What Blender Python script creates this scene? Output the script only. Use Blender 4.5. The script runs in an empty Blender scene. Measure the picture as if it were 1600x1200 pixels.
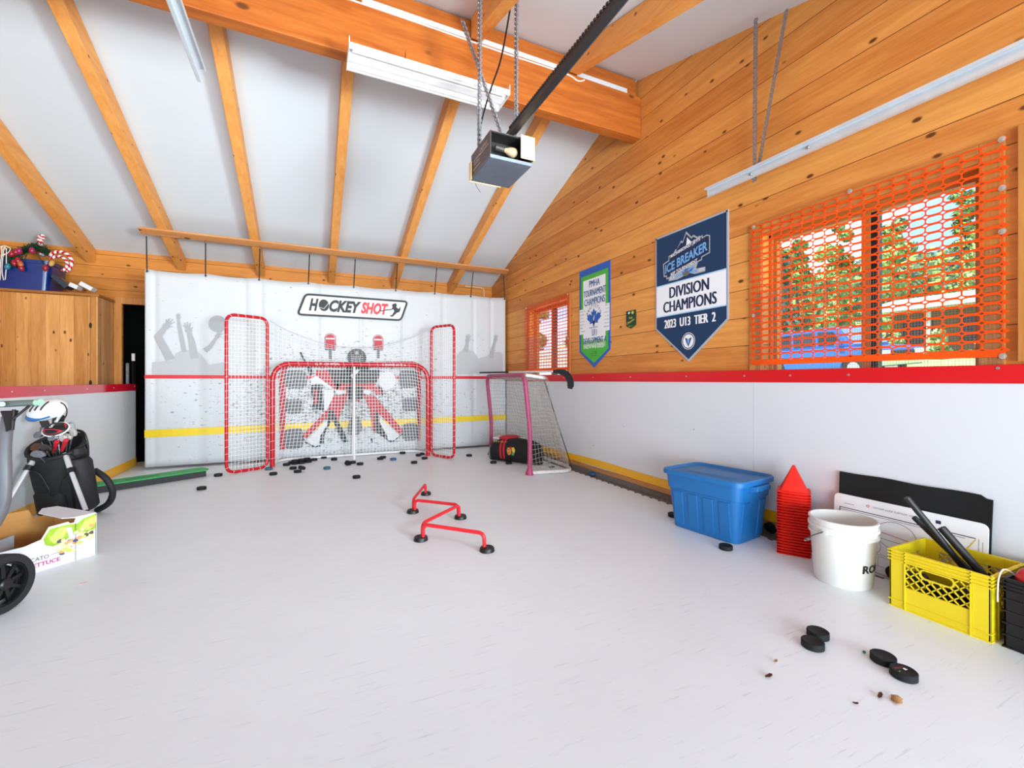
import bpy, math, random
from mathutils import Vector, Matrix, noise as mnoise
R = random.Random(7)
SC = bpy.context.scene
COL = SC.collection
PI = math.pi

# ------------------------------------------------------------------ camera, world, light, exposure
CAMZ = 1.01
FOC = 685.0                      # focal length in pixels of a 1600 wide frame
YAW = math.radians(24.7)
HORIZ = 594.0                    # image row of the horizon
cam_d = bpy.data.cameras.new('camera')
cam_d.sensor_width = 36.0
cam_d.sensor_fit = 'HORIZONTAL'
cam_d.lens = FOC / 1600.0 * 36.0
cam_d.shift_y = -(600.0 - HORIZ) / 1600.0
cam_d.clip_start = 0.05
cam = bpy.data.objects.new('camera', cam_d)
cam.location = (0, 0, CAMZ)
cam.rotation_euler = (PI / 2, 0, -YAW)
COL.objects.link(cam)
SC.camera = cam

w = bpy.data.worlds.new('sky')
SC.world = w
w.use_nodes = True
nt = w.node_tree
nt.nodes.clear()
wo = nt.nodes.new('ShaderNodeOutputWorld')
bg = nt.nodes.new('ShaderNodeBackground')
tc = nt.nodes.new('ShaderNodeTexCoord')
mp = nt.nodes.new('ShaderNodeMapping'); mp.inputs['Scale'].default_value = (1.0, 1.0, 2.6)
nz = nt.nodes.new('ShaderNodeTexNoise'); nz.inputs['Scale'].default_value = 4.5; nz.inputs['Detail'].default_value = 6
cr = nt.nodes.new('ShaderNodeValToRGB')
cr.color_ramp.elements[0].position = 0.42; cr.color_ramp.elements[0].color = (0.30, 0.50, 0.86, 1)
cr.color_ramp.elements[1].position = 0.60; cr.color_ramp.elements[1].color = (1.0, 1.0, 1.0, 1)
nt.links.new(tc.outputs['Generated'], mp.inputs['Vector'])
nt.links.new(mp.outputs['Vector'], nz.inputs['Vector'])
nt.links.new(nz.outputs['Fac'], cr.inputs['Fac'])
nt.links.new(cr.outputs['Color'], bg.inputs['Color'])
bg.inputs['Strength'].default_value = 1.5
nt.links.new(bg.outputs['Background'], wo.inputs['Surface'])

def lamp(name, kind, loc, rot, energy, color=(1, 1, 1), **kw):
    d = bpy.data.lights.new(name, kind)
    d.energy = energy; d.color = color
    for k, v in kw.items():
        setattr(d, k, v)
    o = bpy.data.objects.new(name, d)
    o.location = loc; o.rotation_euler = rot
    COL.objects.link(o)
    return o
lamp('sun', 'SUN', (-10, 12, 20), (math.radians(38), 0, math.radians(-128)), 6.0, (1.0, 0.96, 0.9), angle=0.01)
# broad daylight from the yard, coming in through the open garage doors behind the camera
lamp('yard_daylight', 'AREA', (0.8, -5.0, 0.7), (PI / 2 + 0.36, 0, 0), 800, (0.80, 0.93, 1.0), shape='RECTANGLE', size=8.0, size_y=2.4)
# added soft fill lamp, unseen at right behind the camera, aimed at the far roof
_fl = lamp('soft_fill', 'AREA', (2.1, -0.5, 1.5), (0, 0, 0), 41, (0.86, 0.96, 1.0), shape='RECTANGLE', size=0.7, size_y=0.7, spread=math.radians(95))
_fl.rotation_euler = Vector((-2.8, 4.6, 1.25)).to_track_quat('-Z', 'Y').to_euler()

vs = SC.view_settings
vs.view_transform = 'Standard'; vs.look = 'None'; vs.gamma = 1.0; vs.use_curve_mapping = False
vs.exposure = 0.65
SC.display_settings.display_device = 'sRGB'
SC.cycles.max_bounces = 8
SC.cycles.diffuse_bounces = 5
SC.cycles.transparent_max_bounces = 16
SC.cycles.caustics_reflective = False
SC.cycles.caustics_refractive = False
SC.cycles.sample_clamp_indirect = 8.0
SC.cycles.use_denoising = True

# ------------------------------------------------------------------ photograph row/column -> place on a known plane
_s, _c = math.sin(YAW), math.cos(YAW)
def _ray(px, py):
    u = (px - 800.0) / FOC; v = (HORIZ - py) / FOC
    return (_s + u * _c, _c - u * _s, v)
def onZ(px, py, z=0.0):
    r = _ray(px, py); t = (z - CAMZ) / r[2]
    return (r[0] * t, r[1] * t, z)
def onX(px, py, x):
    r = _ray(px, py); t = x / r[0]
    return (x, r[1] * t, CAMZ + r[2] * t)
def onY(px, py, y):
    r = _ray(px, py); t = y / r[1]
    return (r[0] * t, y, CAMZ + r[2] * t)

# ------------------------------------------------------------------ materials
def lin(c):
    if isinstance(c, str):
        c = tuple(int(c[i:i + 2], 16) / 255 for i in (0, 2, 4))
    return tuple((x / 12.92 if x <= 0.04045 else ((x + 0.055) / 1.055) ** 2.4) for x in c) + (1.0,)
_M = {}
def mat(name, col, rough=0.5, metal=0.0, var=0.0, scale=30.0, bump=0.0, spec=0.5, trans=0.0, stretch=None):
    if name in _M:
        return _M[name]
    m = bpy.data.materials.new(name); m.use_nodes = True
    n = m.node_tree.nodes; l = m.node_tree.links
    b = n['Principled BSDF']
    b.inputs['Base Color'].default_value = lin(col)
    b.inputs['Roughness'].default_value = rough
    b.inputs['Metallic'].default_value = metal
    b.inputs['Specular IOR Level'].default_value = spec
    if trans:
        b.inputs['Transmission Weight'].default_value = trans
    if var or bump:
        t = n.new('ShaderNodeTexCoord'); mpn = n.new('ShaderNodeMapping')
        if stretch: mpn.inputs['Scale'].default_value = stretch
        z = n.new('ShaderNodeTexNoise'); z.inputs['Scale'].default_value = scale; z.inputs['Detail'].default_value = 4
        l.new(t.outputs['Object'], mpn.inputs['Vector']); l.new(mpn.outputs['Vector'], z.inputs['Vector'])
        if var:
            mx = n.new('ShaderNodeMix'); mx.data_type = 'RGBA'
            c = lin(col)
            mx.inputs[6].default_value = tuple(max(0, x * (1 - var)) for x in c[:3]) + (1,)
            mx.inputs[7].default_value = tuple(min(1, x * (1 + var)) for x in c[:3]) + (1,)
            l.new(z.outputs['Fac'], mx.inputs[0]); l.new(mx.outputs[2], b.inputs['Base Color'])
        if bump:
            bp = n.new('ShaderNodeBump'); bp.inputs['Strength'].default_value = bump; bp.inputs['Distance'].default_value = 0.01
            l.new(z.outputs['Fac'], bp.inputs['Height']); l.new(bp.outputs['Normal'], b.inputs['Normal'])
    _M[name] = m
    return m

def math_node(n, l, op, a, b=None, c=None):
    q = n.new('ShaderNodeMath'); q.operation = op
    for i, v in enumerate((a, b, c)):
        if v is None: continue
        if isinstance(v, (int, float)): q.inputs[i].default_value = v
        else: l.new(v, q.inputs[i])
    return q.outputs[0]

def wood(name, light, dark, grain=1, plank=None, knots=1.0, rough=0.55, gap=0.012, tone=0.10, offs=0.0, length=None):
    """Pine: grain runs along axis 'grain'; plank=(axis, board width) lays boards with a narrow dark joint."""
    if name in _M:
        return _M[name]
    m = bpy.data.materials.new(name); m.use_nodes = True
    n = m.node_tree.nodes; l = m.node_tree.links
    b = n['Principled BSDF']; b.inputs['Roughness'].default_value = rough
    b.inputs['Specular IOR Level'].default_value = 0.35
    t = n.new('ShaderNodeTexCoord')
    sp = n.new('ShaderNodeSeparateXYZ'); l.new(t.outputs['Object'], sp.inputs[0])
    coords = [sp.outputs[0], sp.outputs[1], sp.outputs[2]]
    board = None
    if plank:
        ax, wd = plank
        q = math_node(n, l, 'DIVIDE', math_node(n, l, 'ADD', coords[ax], 20.0 + offs), wd)
        board = math_node(n, l, 'FLOOR', q)
        fr = math_node(n, l, 'FRACT', q)
        groove = math_node(n, l, 'LESS_THAN', fr, gap / wd * 0.35)
        wn = n.new('ShaderNodeTexWhiteNoise'); wn.noise_dimensions = '1D'
        l.new(board, wn.inputs['W'])
        shift = math_node(n, l, 'MULTIPLY', wn.outputs['Value'], 7.0)
    cb = n.new('ShaderNodeCombineXYZ')
    for i in range(3):
        s_ = 0.9 if i == grain else 11.0
        o_ = math_node(n, l, 'MULTIPLY', coords[i], s_)
        if plank and i == grain:
            o_ = math_node(n, l, 'ADD', o_, shift)
        l.new(o_, cb.inputs[i])
    z1 = n.new('ShaderNodeTexNoise'); z1.inputs['Scale'].default_value = 1.6; z1.inputs['Detail'].default_value = 5; z1.inputs['Distortion'].default_value = 0.6
    l.new(cb.outputs[0], z1.inputs['Vector'])
    z2 = n.new('ShaderNodeTexNoise'); z2.inputs['Scale'].default_value = 9.0; z2.inputs['Detail'].default_value = 3
    l.new(cb.outputs[0], z2.inputs['Vector'])
    g = math_node(n, l, 'ADD', math_node(n, l, 'MULTIPLY', z1.outputs['Fac'], 0.7), math_node(n, l, 'MULTIPLY', z2.outputs['Fac'], 0.3))
    if plank:
        g = math_node(n, l, 'ADD', g, math_node(n, l, 'MULTIPLY', math_node(n, l, 'SUBTRACT', wn.outputs['Value'], 0.5), tone * 3))
    rp = n.new('ShaderNodeValToRGB')
    rp.color_ramp.elements[0].position = 0.28; rp.color_ramp.elements[0].color = lin(light)
    rp.color_ramp.elements[1].position = 0.72; rp.color_ramp.elements[1].color = lin(dark)
    l.new(g, rp.inputs['Fac'])
    col = rp.outputs['Color']
    if knots:
        vb = n.new('ShaderNodeCombineXYZ')
        for i in range(3):
            o_ = math_node(n, l, 'MULTIPLY', coords[i], 4.6 if i == grain else 8.5)
            if plank and i == grain:
                o_ = math_node(n, l, 'ADD', o_, shift)
            l.new(o_, vb.inputs[i])
        vo = n.new('ShaderNodeTexVoronoi'); vo.inputs['Scale'].default_value = knots
        l.new(vb.outputs[0], vo.inputs['Vector'])
        kr = n.new('ShaderNodeValToRGB')
        kr.color_ramp.elements[0].position = 0.07; kr.color_ramp.elements[0].color = (1, 1, 1, 1)
        kr.color_ramp.elements[1].position = 0.125; kr.color_ramp.elements[1].color = (0, 0, 0, 1)
        l.new(vo.outputs['Distance'], kr.inputs['Fac'])
        mx = n.new('ShaderNodeMix'); mx.data_type = 'RGBA'
        l.new(kr.outputs['Color'], mx.inputs[0]); l.new(col, mx.inputs[6]); mx.inputs[7].default_value = lin('63350F')
        col = mx.outputs[2]
    if plank:
        mx = n.new('ShaderNodeMix'); mx.data_type = 'RGBA'
        l.new(groove, mx.inputs[0]); l.new(col, mx.inputs[6]); mx.inputs[7].default_value = lin('5A2F10')
        col = mx.outputs[2]
    l.new(col, b.inputs['Base Color'])
    _M[name] = m
    return m

# ------------------------------------------------------------------ mesh builder
class MB:
    def __init__(s, m=None):
        s.v = []; s.f = []; s.mi = []; s.ms = []; s.cur = 0
        if m: s.use(m)
    def use(s, m):
        if m not in s.ms: s.ms.append(m)
        s.cur = s.ms.index(m)
        return s
    def add(s, vs_, fs):
        k = len(s.v)
        s.v.extend([tuple(p) for p in vs_])
        for f in fs:
            s.f.append(tuple(i + k for i in f)); s.mi.append(s.cur)
        return s
    def box(s, a, b):
        x0, y0, z0 = a; x1, y1, z1 = b
        return s.add([(x0, y0, z0), (x1, y0, z0), (x1, y1, z0), (x0, y1, z0), (x0, y0, z1), (x1, y0, z1), (x1, y1, z1), (x0, y1, z1)],
                     [(0, 3, 2, 1), (4, 5, 6, 7), (0, 1, 5, 4), (1, 2, 6, 5), (2, 3, 7, 6), (3, 0, 4, 7)])
    def beam(s, p, q, wd, ht, up=(0, 0, 1)):
        """rectangular bar from p to q, wd across, ht along up"""
        p, q, up = Vector(p), Vector(q), Vector(up)
        d = (q - p).normalized(); a = d.cross(up)
        if a.length < 1e-6: a = d.cross(Vector((1, 0, 0)))
        a.normalize(); b = a.cross(d).normalized()
        a *= wd / 2; b *= ht / 2
        return s.add([p - a - b, p + a - b, p + a + b, p - a + b, q - a - b, q + a - b, q + a + b, q - a + b],
                     [(0, 1, 2, 3), (7, 6, 5, 4), (0, 4, 5, 1), (1, 5, 6, 2), (2, 6, 7, 3), (3, 7, 4, 0)])
    def tube(s, pts, r, n=8, closed=False, caps=True):
        pts = [Vector(p) for p in pts]
        N = len(pts)
        rs = r if isinstance(r, (list, tuple)) else [r] * N
        tang = []
        for i in range(N):
            if closed: t = pts[(i + 1) % N] - pts[i - 1]
            elif i == 0: t = pts[1] - pts[0]
            elif i == N - 1: t = pts[-1] - pts[-2]
            else: t = (pts[i + 1] - pts[i]).normalized() + (pts[i] - pts[i - 1]).normalized()
            if t.length < 1e-9: t = Vector((0, 0, 1))
            tang.append(t.normalized())
        up = Vector((0, 0, 1)) if abs(tang[0].z) < 0.9 else Vector((1, 0, 0))
        a = tang[0].cross(up).normalized()
        vs_ = []; fs = []
        for i in range(N):
            a = (a - tang[i] * a.dot(tang[i]))
            if a.length < 1e-6: a = tang[i].orthogonal()
            a.normalize(); b = tang[i].cross(a)
            for k in range(n):
                an = 2 * PI * k / n
                vs_.append(pts[i] + (a * math.cos(an) + b * math.sin(an)) * rs[i])
        M_ = N if closed else N - 1
        for i in range(M_):
            for k in range(n):
                j = (i + 1) % N
                fs.append((i * n + k, i * n + (k + 1) % n, j * n + (k + 1) % n, j * n + k))
        if caps and not closed:
            fs.append(tuple(range(n - 1, -1, -1))); fs.append(tuple((N - 1) * n + k for k in range(n)))
        return s.add(vs_, fs)
    def loft(s, rings, cap0=True, cap1=True):
        n = len(rings[0]); vs_ = [p for r in rings for p in r]; fs = []
        for i in range(len(rings) - 1):
            for k in range(n):
                fs.append((i * n + k, i * n + (k + 1) % n, (i + 1) * n + (k + 1) % n, (i + 1) * n + k))
        if cap0: fs.append(tuple(range(n - 1, -1, -1)))
        if cap1: fs.append(tuple((len(rings) - 1) * n + k for k in range(n)))
        return s.add(vs_, fs)
    def lathe(s, prof, c=(0, 0, 0), n=32, axis=(0, 0, 1), cap0=True, cap1=True):
        ax = Vector(axis).normalized()
        a = ax.orthogonal().normalized(); b = ax.cross(a); c = Vector(c)
        rings = [[c + ax * h + (a * math.cos(2 * PI * k / n) + b * math.sin(2 * PI * k / n)) * max(r, 1e-4) for k in range(n)] for r, h in prof]
        return s.loft(rings, cap0, cap1)
    def ball(s, c, r, nu=14, nv=8, sc=(1, 1, 1), rot=None):
        c = Vector(c); rings = []
        for j in range(nv + 1):
            th = -PI / 2 + PI * j / nv
            rr = max(math.cos(th), 1e-3); ring = []
            for k in range(nu):
                p = Vector((rr * math.cos(2 * PI * k / nu) * sc[0], rr * math.sin(2 * PI * k / nu) * sc[1], math.sin(th) * sc[2])) * r
                if rot: p = rot @ p
                ring.append(c + p)
            rings.append(ring)
        return s.loft(rings)
    def flat(s, pts, fr, off=0.0):
        o, u, v, nn = fr
        vs_ = [Vector(o) + Vector(u) * p[0] + Vector(v) * p[1] + Vector(nn) * off for p in pts]
        return s.add(vs_, [tuple(range(len(pts)))])
    def slab(s, pts, fr, off0, off1):
        o, u, v, nn = fr; N = len(pts)
        vs_ = [Vector(o) + Vector(u) * p[0] + Vector(v) * p[1] + Vector(nn) * h for h in (off0, off1) for p in pts]
        fs = [tuple(range(N - 1, -1, -1)), tuple(range(N, 2 * N))]
        for k in range(N):
            fs.append((k, (k + 1) % N, N + (k + 1) % N, N + k))
        return s.add(vs_, fs)
    def stroke(s, pts, wd, fr, off=0.0, closed=False):
        P_ = [Vector((p[0], p[1])) for p in pts]; N = len(P_); L = []; Rr = []
        for i in range(N):
            a = P_[i - 1] if (closed or i > 0) else None
            b = P_[(i + 1) % N] if (closed or i < N - 1) else None
            d1 = (P_[i] - a).normalized() if a is not None else None
            d2 = (b - P_[i]).normalized() if b is not None else None
            d1 = d1 or d2; d2 = d2 or d1
            t = (d1 + d2)
            t = t.normalized() if t.length > 1e-6 else d1
            nn = Vector((-t.y, t.x)); k = max(0.4, abs(nn.dot(Vector((-d1.y, d1.x)))))
            L.append(P_[i] + nn * wd / 2 / k); Rr.append(P_[i] - nn * wd / 2 / k)
        o, u, v, n3 = [Vector(q) for q in fr]
        vs_ = [o + u * p.x + v * p.y + n3 * off for p in L + Rr]
        fs = [(i, N + i, N + (i + 1) % N, (i + 1) % N) for i in range(N if closed else N - 1)]
        return s.add(vs_, fs)
    def text(s, body, fr, cx, cy, wd, ht, off=0.0, shear=0.0, bold=0.0):
        cu = bpy.data.curves.new('lettering', 'FONT')
        cu.body = body; cu.shear = shear; cu.offset = bold; cu.resolution_u = 3; cu.fill_mode = 'FRONT'
        ob = bpy.data.objects.new('lettering', cu)
        me = bpy.data.meshes.new_from_object(ob)
        co = [v.co.copy() for v in me.vertices]; fs = [tuple(p.vertices) for p in me.polygons]
        bpy.data.objects.remove(ob); bpy.data.curves.remove(cu); bpy.data.meshes.remove(me)
        if not co: return s
        x0 = min(p.x for p in co); x1 = max(p.x for p in co); y0 = min(p.y for p in co); y1 = max(p.y for p in co)
        o, u, v, nn = [Vector(q) for q in fr]
        vs_ = [o + u * (cx + ((p.x - x0) / (x1 - x0) - 0.5) * wd) + v * (cy + ((p.y - y0) / (y1 - y0) - 0.5) * ht) + nn * off for p in co]
        return s.add(vs_, fs)
    def btext(s, body, fr, cx, cy, wd, ht, off, d):
        for k, dx in enumerate((-d, 0, d)):
            s.text(body, fr, cx + dx, cy, wd, ht, off + .00008 * k)
        return s
    def build(s, name, parent=None, smooth=40, loc=None, bevel=0.0, label=None, m=None):
        """one mesh object; vertices are given in the root's frame (world when the root is unrotated)"""
        if m is not None and not s.ms: s.use(m)
        me = bpy.data.meshes.new(name)
        base = Vector((0, 0, 0))
        if parent is None:
            if loc is None:
                xs = [p[0] for p in s.v]; ys = [p[1] for p in s.v]; zs = [p[2] for p in s.v]
                base = Vector(((min(xs) + max(xs)) / 2, (min(ys) + max(ys)) / 2, min(zs)))
            else:
                base = Vector(loc)
        else:
            base = Vector(parent.get('_org', (0, 0, 0)))
        me.from_pydata([tuple(Vector(p) - base) for p in s.v], [], s.f)
        for q in s.ms: me.materials.append(q)
        me.polygons.foreach_set('material_index', s.mi)
        if smooth:
            me.polygons.foreach_set('use_smooth', [True] * len(me.polygons))
            me.set_sharp_from_angle(angle=math.radians(smooth))
        me.update()
        o = bpy.data.objects.new(name, me)
        COL.objects.link(o)
        if parent is not None: o.parent = parent
        else: o.location = base
        o['_org'] = tuple(base)
        if bevel:
            bv = o.modifiers.new('bevel', 'BEVEL'); bv.width = bevel; bv.segments = 2; bv.limit_method = 'ANGLE'; bv.angle_limit = math.radians(40)
        if label: o['label'] = label
        return o

def thing(name, label, cat, loc=(0, 0, 0), group=None, rotz=0.0):
    o = bpy.data.objects.new(name, None)
    o.empty_display_size = 0.1
    o.location = loc; o.rotation_euler = (0, 0, rotz)
    COL.objects.link(o)
    o['label'] = label; o['category'] = cat; o['_org'] = tuple(loc)
    if group: o['group'] = group
    return o
def lthing(name, label, cat, loc, group=None, rotz=0.0):
    """thing whose parts are modelled round its own origin"""
    o = thing(name, label, cat, loc, group, rotz); o['_org'] = (0, 0, 0)
    return o
def tag(o, label, cat, group=None):
    o['label'] = label; o['category'] = cat
    if group: o['group'] = group
    return o
def struct(name, mb, **kw):
    o = mb.build(name, loc=(0, 0, 0), **kw); o['kind'] = 'structure'
    return o
def dup(root, loc=None, rot=None, label=None, group=None):
    r = root.copy(); COL.objects.link(r)
    if loc is not None: r.location = loc
    if rot is not None: r.rotation_euler = rot
    if label: r['label'] = label
    if group: r['group'] = group
    for ch in list(root.children):
        c = ch.copy(); COL.objects.link(c); c.parent = r
        for g in ch.children:
            d = g.copy(); COL.objects.link(d); d.parent = c
    return r
def rrect(hx, hy, r, n=5, c=(0, 0)):
    """rounded rectangle outline, counter-clockwise"""
    out = []
    for (sx, sy, a0) in ((1, 1, 0), (-1, 1, PI / 2), (-1, -1, PI), (1, -1, 1.5 * PI)):
        for k in range(n + 1):
            a = a0 + PI / 2 * k / n
            out.append((c[0] + sx * (hx - r) + r * math.cos(a), c[1] + sy * (hy - r) + r * math.sin(a)))
    return out
def ell(cx, cy, rx, ry, n=20, a0=0.0, a1=2 * PI):
    full = abs(a1 - a0 - 2 * PI) < 1e-6
    return [(cx + rx * math.cos(a0 + (a1 - a0) * k / (n if full else n - 1)), cy + ry * math.sin(a0 + (a1 - a0) * k / (n if full else n - 1))) for k in range(n)]
def smooth_path(pts, n=6):
    """Catmull-Rom through pts"""
    P_ = [Vector(p) for p in pts]; out = []
    for i in range(len(P_) - 1):
        p0 = P_[max(i - 1, 0)]; p1 = P_[i]; p2 = P_[i + 1]; p3 = P_[min(i + 2, len(P_) - 1)]
        for k in range(n):
            t = k / n
            out.append(0.5 * ((2 * p1) + (p2 - p0) * t + (2 * p0 - 5 * p1 + 4 * p2 - p3) * t * t + (3 * p1 - p0 - 3 * p2 + p3) * t ** 3))
    out.append(P_[-1])
    return out
def bend_path(pts, r, n=6):
    """polyline with rounded corners of radius r"""
    P_ = [Vector(p) for p in pts]; out = [P_[0]]
    for i in range(1, len(P_) - 1):
        a = (P_[i - 1] - P_[i]); b = (P_[i + 1] - P_[i])
        k = min(r, a.length * 0.49, b.length * 0.49)
        s0 = P_[i] + a.normalized() * k; s1 = P_[i] + b.normalized() * k
        for j in range(n + 1):
            t = j / n
            out.append(s0 * (1 - t) ** 2 + P_[i] * 2 * t * (1 - t) + s1 * t * t)
    out.append(P_[-1])
    return out
def scribble(mb, fr, x0, x1, z, h, off):
    """a run of print too small to read"""
    x = x0
    while x < x1 - h * .3:
        w_ = h * R.uniform(.35, .6)
        if R.random() < .16: x += h * .6; continue
        q = R.choice((0, 1, 2))
        mb.flat([(x, z - h / 2), (x + h * .16, z - h / 2), (x + h * .16, z + h / 2), (x, z + h / 2)], fr, off)
        if q: mb.flat([(x + h * .16, z + h * .34), (x + w_, z + h * .34), (x + w_, z + h / 2), (x + h * .16, z + h / 2)], fr, off)
        if q == 2: mb.flat([(x + h * .16, z - h * .1), (x + w_, z - h * .1), (x + w_, z + h * .06), (x + h * .16, z + h * .06)], fr, off)
        elif q == 0: mb.flat([(x + h * .16, z - h / 2), (x + w_, z - h / 2), (x + w_, z - h * .34), (x + h * .16, z - h * .34)], fr, off)
        x += w_ + h * .22
# ------------------------------------------------------------------ the room
WX = 2.775          # face of the right timber wall
BY = 6.85           # face of the back wall
TY = 6.20           # shooting tarp
def zfar(y): return 2.575 + 0.3405 * (6.85 - y)        # far roof slope (white panels)
RIDGE_Y = 3.235
def znear(y): return zfar(RIDGE_Y) - 0.30 * (RIDGE_Y - y)

m_wallwood = wood('pine_wall_boards', 'E6A050', 'C47632', grain=1, plank=(2, 0.1965), knots=1.0, offs=0.1685, gap=0.012)
m_backwood = wood('pine_back_boards', 'D98A38', 'B06A20', grain=0, plank=(2, 0.140), knots=1.0, offs=0.02, gap=0.012)
m_raft = wood('pine_rafter', 'F4B062', 'DC8C3E', grain=1, knots=1.35)
m_beam = wood('pine_beam', 'C8732C', '984812', grain=0, knots=0.55)
m_batten = wood('pine_batten', 'E2A26A', 'C07C40', grain=0, knots=0.7)
m_trimw = wood('pine_trim', 'CE8C46', 'A8662A', grain=2, knots=0.0)
m_trimy = wood('pine_trim_level', 'CE8C46', 'A8662A', grain=1, knots=0.0)
m_ceil = mat('white_ceiling_panel', 'D6DCE0', 0.75, var=0.02, scale=4)
m_conc = mat('grey_concrete', '77706A', 0.9, var=0.25, scale=40)
m_dark = mat('dark_room', '050505', 0.9)  # near-black, the darkness of the unlit room is put into the colour

def floor_material():
    m = mat('white_rink_floor', 'E5EDF2', 0.42, var=0.035, scale=3)
    n = m.node_tree.nodes; l = m.node_tree.links; b = n['Principled BSDF']
    t = n.new('ShaderNodeTexCoord')
    last = b.inputs['Base Color'].links[0].from_socket
    for k, (rot, sc, thr, colr) in enumerate([(0.5, (3.5, 52, 1), 0.635, 'ABB3B9'), (-0.4, (2.5, 44, 1), 0.645, 'B0B8BE'), (0.1, (26, 30, 1), 0.70, '8C8D8F')]):
        mpn = n.new('ShaderNodeMapping'); mpn.inputs['Rotation'].default_value = (0, 0, rot); mpn.inputs['Scale'].default_value = sc
        z = n.new('ShaderNodeTexNoise'); z.inputs['Scale'].default_value = 1.7; z.inputs['Detail'].default_value = 7; z.inputs['Roughness'].default_value = 0.65
        l.new(t.outputs['Object'], mpn.inputs['Vector']); l.new(mpn.outputs['Vector'], z.inputs['Vector'])
        rp = n.new('ShaderNodeValToRGB'); rp.color_ramp.elements[0].position = thr - 0.03; rp.color_ramp.elements[1].position = thr + 0.05
        rp.color_ramp.elements[1].color = (0.38, 0.38, 0.38, 1)
        l.new(z.outputs['Fac'], rp.inputs['Fac'])
        mx = n.new('ShaderNodeMix'); mx.data_type = 'RGBA'
        l.new(rp.outputs['Color'], mx.inputs[0]); l.new(last, mx.inputs[6]); mx.inputs[7].default_value = lin(colr)
        last = mx.outputs[2]
    l.new(last, b.inputs['Base Color'])
    z = n.new('ShaderNodeTexNoise'); z.inputs['Scale'].default_value = 60
    bp = n.new('ShaderNodeBump'); bp.inputs['Strength'].default_value = 0.06
    l.new(t.outputs['Object'], z.inputs['Vector']); l.new(z.outputs['Fac'], bp.inputs['Height']); l.new(bp.outputs['Normal'], b.inputs['Normal'])
    return m
m_floor = floor_material()
FX = 2.64                                   # edge of the tiled floor
mb = MB(m_floor).box((-4.4, -1.2, -0.03), (FX, BY, 0.0))
y = 0.2
while y < 6.3:                              # interlocking tile teeth
    mb.box((FX - 0.001, y, -0.02), (FX + 0.022, y + 0.055, 0.0)); y += 0.098
struct('floor', mb)
struct('floor_slab', MB(m_conc).box((-4.5, -1.3, -0.12), (WX + 0.16, BY + 0.15, -0.031)))

struct('floor_edge', MB(m_conc).box((2.60, -1.2, -0.031), (WX, BY, -0.012)))
# right wall with two window holes
W1 = (0.925, 1.985, 1.02, 1.995)            # y0 y1 z0 z1
W2 = (4.44, 5.44, 1.02, 1.98)
def wall_with_holes():
    mb = MB(m_wallwood); T = 0.15
    ys = sorted({-1.3, W1[0], W1[1], RIDGE_Y, W2[0], W2[1], BY + 0.15})
    def quadcol(y0, y1, z0, f1):
        mb.add([(x, y, z) for x in (WX, WX + T) for (y, z) in ((y0, z0), (y1, z0), (y1, f1(y1)), (y0, f1(y0)))],
               [(0, 3, 2, 1), (4, 5, 6, 7), (0, 1, 5, 4), (2, 3, 7, 6), (0, 4, 7, 3), (1, 2, 6, 5)])
    top = lambda y: (zfar(y) if y >= RIDGE_Y else znear(y)) + 0.02
    for a, b_ in zip(ys[:-1], ys[1:]):
        hole = None
        for W in (W1, W2):
            if a >= W[0] - 1e-6 and b_ <= W[1] + 1e-6: hole = W
        if hole:
            quadcol(a, b_, -0.12, lambda y: hole[2]); quadcol(a, b_, hole[3], top)
        else:
            quadcol(a, b_, -0.12, top)
    return mb
struct('wall_right', wall_with_holes(), smooth=0)

# back wall with a doorway at the left
DX0, DX1, DZ = -2.085, -1.25, 1.94
mb = MB(m_backwood)
T = 0.15
zb = zfar(BY) + 0.03; T = 0.03
mb.box((-4.5, BY, -0.12), (DX0, BY + T, zb)); mb.box((DX1, BY, -0.12), (WX + T, BY + T, zb)); mb.box((DX0, BY, DZ), (DX1, BY + T, zb))
struct('wall_back', mb, smooth=0)
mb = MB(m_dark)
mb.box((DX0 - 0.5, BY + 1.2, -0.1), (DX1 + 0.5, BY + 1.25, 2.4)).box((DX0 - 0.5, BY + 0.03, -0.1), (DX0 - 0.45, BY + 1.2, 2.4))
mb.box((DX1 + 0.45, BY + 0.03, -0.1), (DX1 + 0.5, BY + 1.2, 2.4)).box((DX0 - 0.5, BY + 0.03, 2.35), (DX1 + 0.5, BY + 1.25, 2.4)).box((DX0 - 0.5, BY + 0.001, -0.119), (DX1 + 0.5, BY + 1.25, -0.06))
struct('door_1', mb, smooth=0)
mb = MB(m_trimw)
mb.box((DX0 - 0.075, BY - 0.02, 0), (DX0, BY - 0.001, DZ + 0.075)).box((DX0, BY - 0.02, DZ), (DX1, BY - 0.001, DZ + 0.075))
struct('trim_1', mb, smooth=0)
struct('wall_left', MB(m_backwood).box((-4.5, -1.3, -0.12), (-4.4, BY + 0.15, zfar(RIDGE_Y) + 0.05)), smooth=0)
# front wall: header and piers round two open garage doors
mb = MB(m_backwood)
mb.box((-4.4, -1.3, 2.35), (WX, -1.2, znear(-1.2) + 0.05) if znear(-1.2) > 2.36 else (WX, -1.2, 2.42))
for a, b_ in ((-4.4, -4.05), (-1.05, -0.5), (2.68, WX)):
    mb.box((a, -1.3, -0.12), (b_, -1.2, 2.35))
struct('wall_front', mb, smooth=0)

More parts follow.
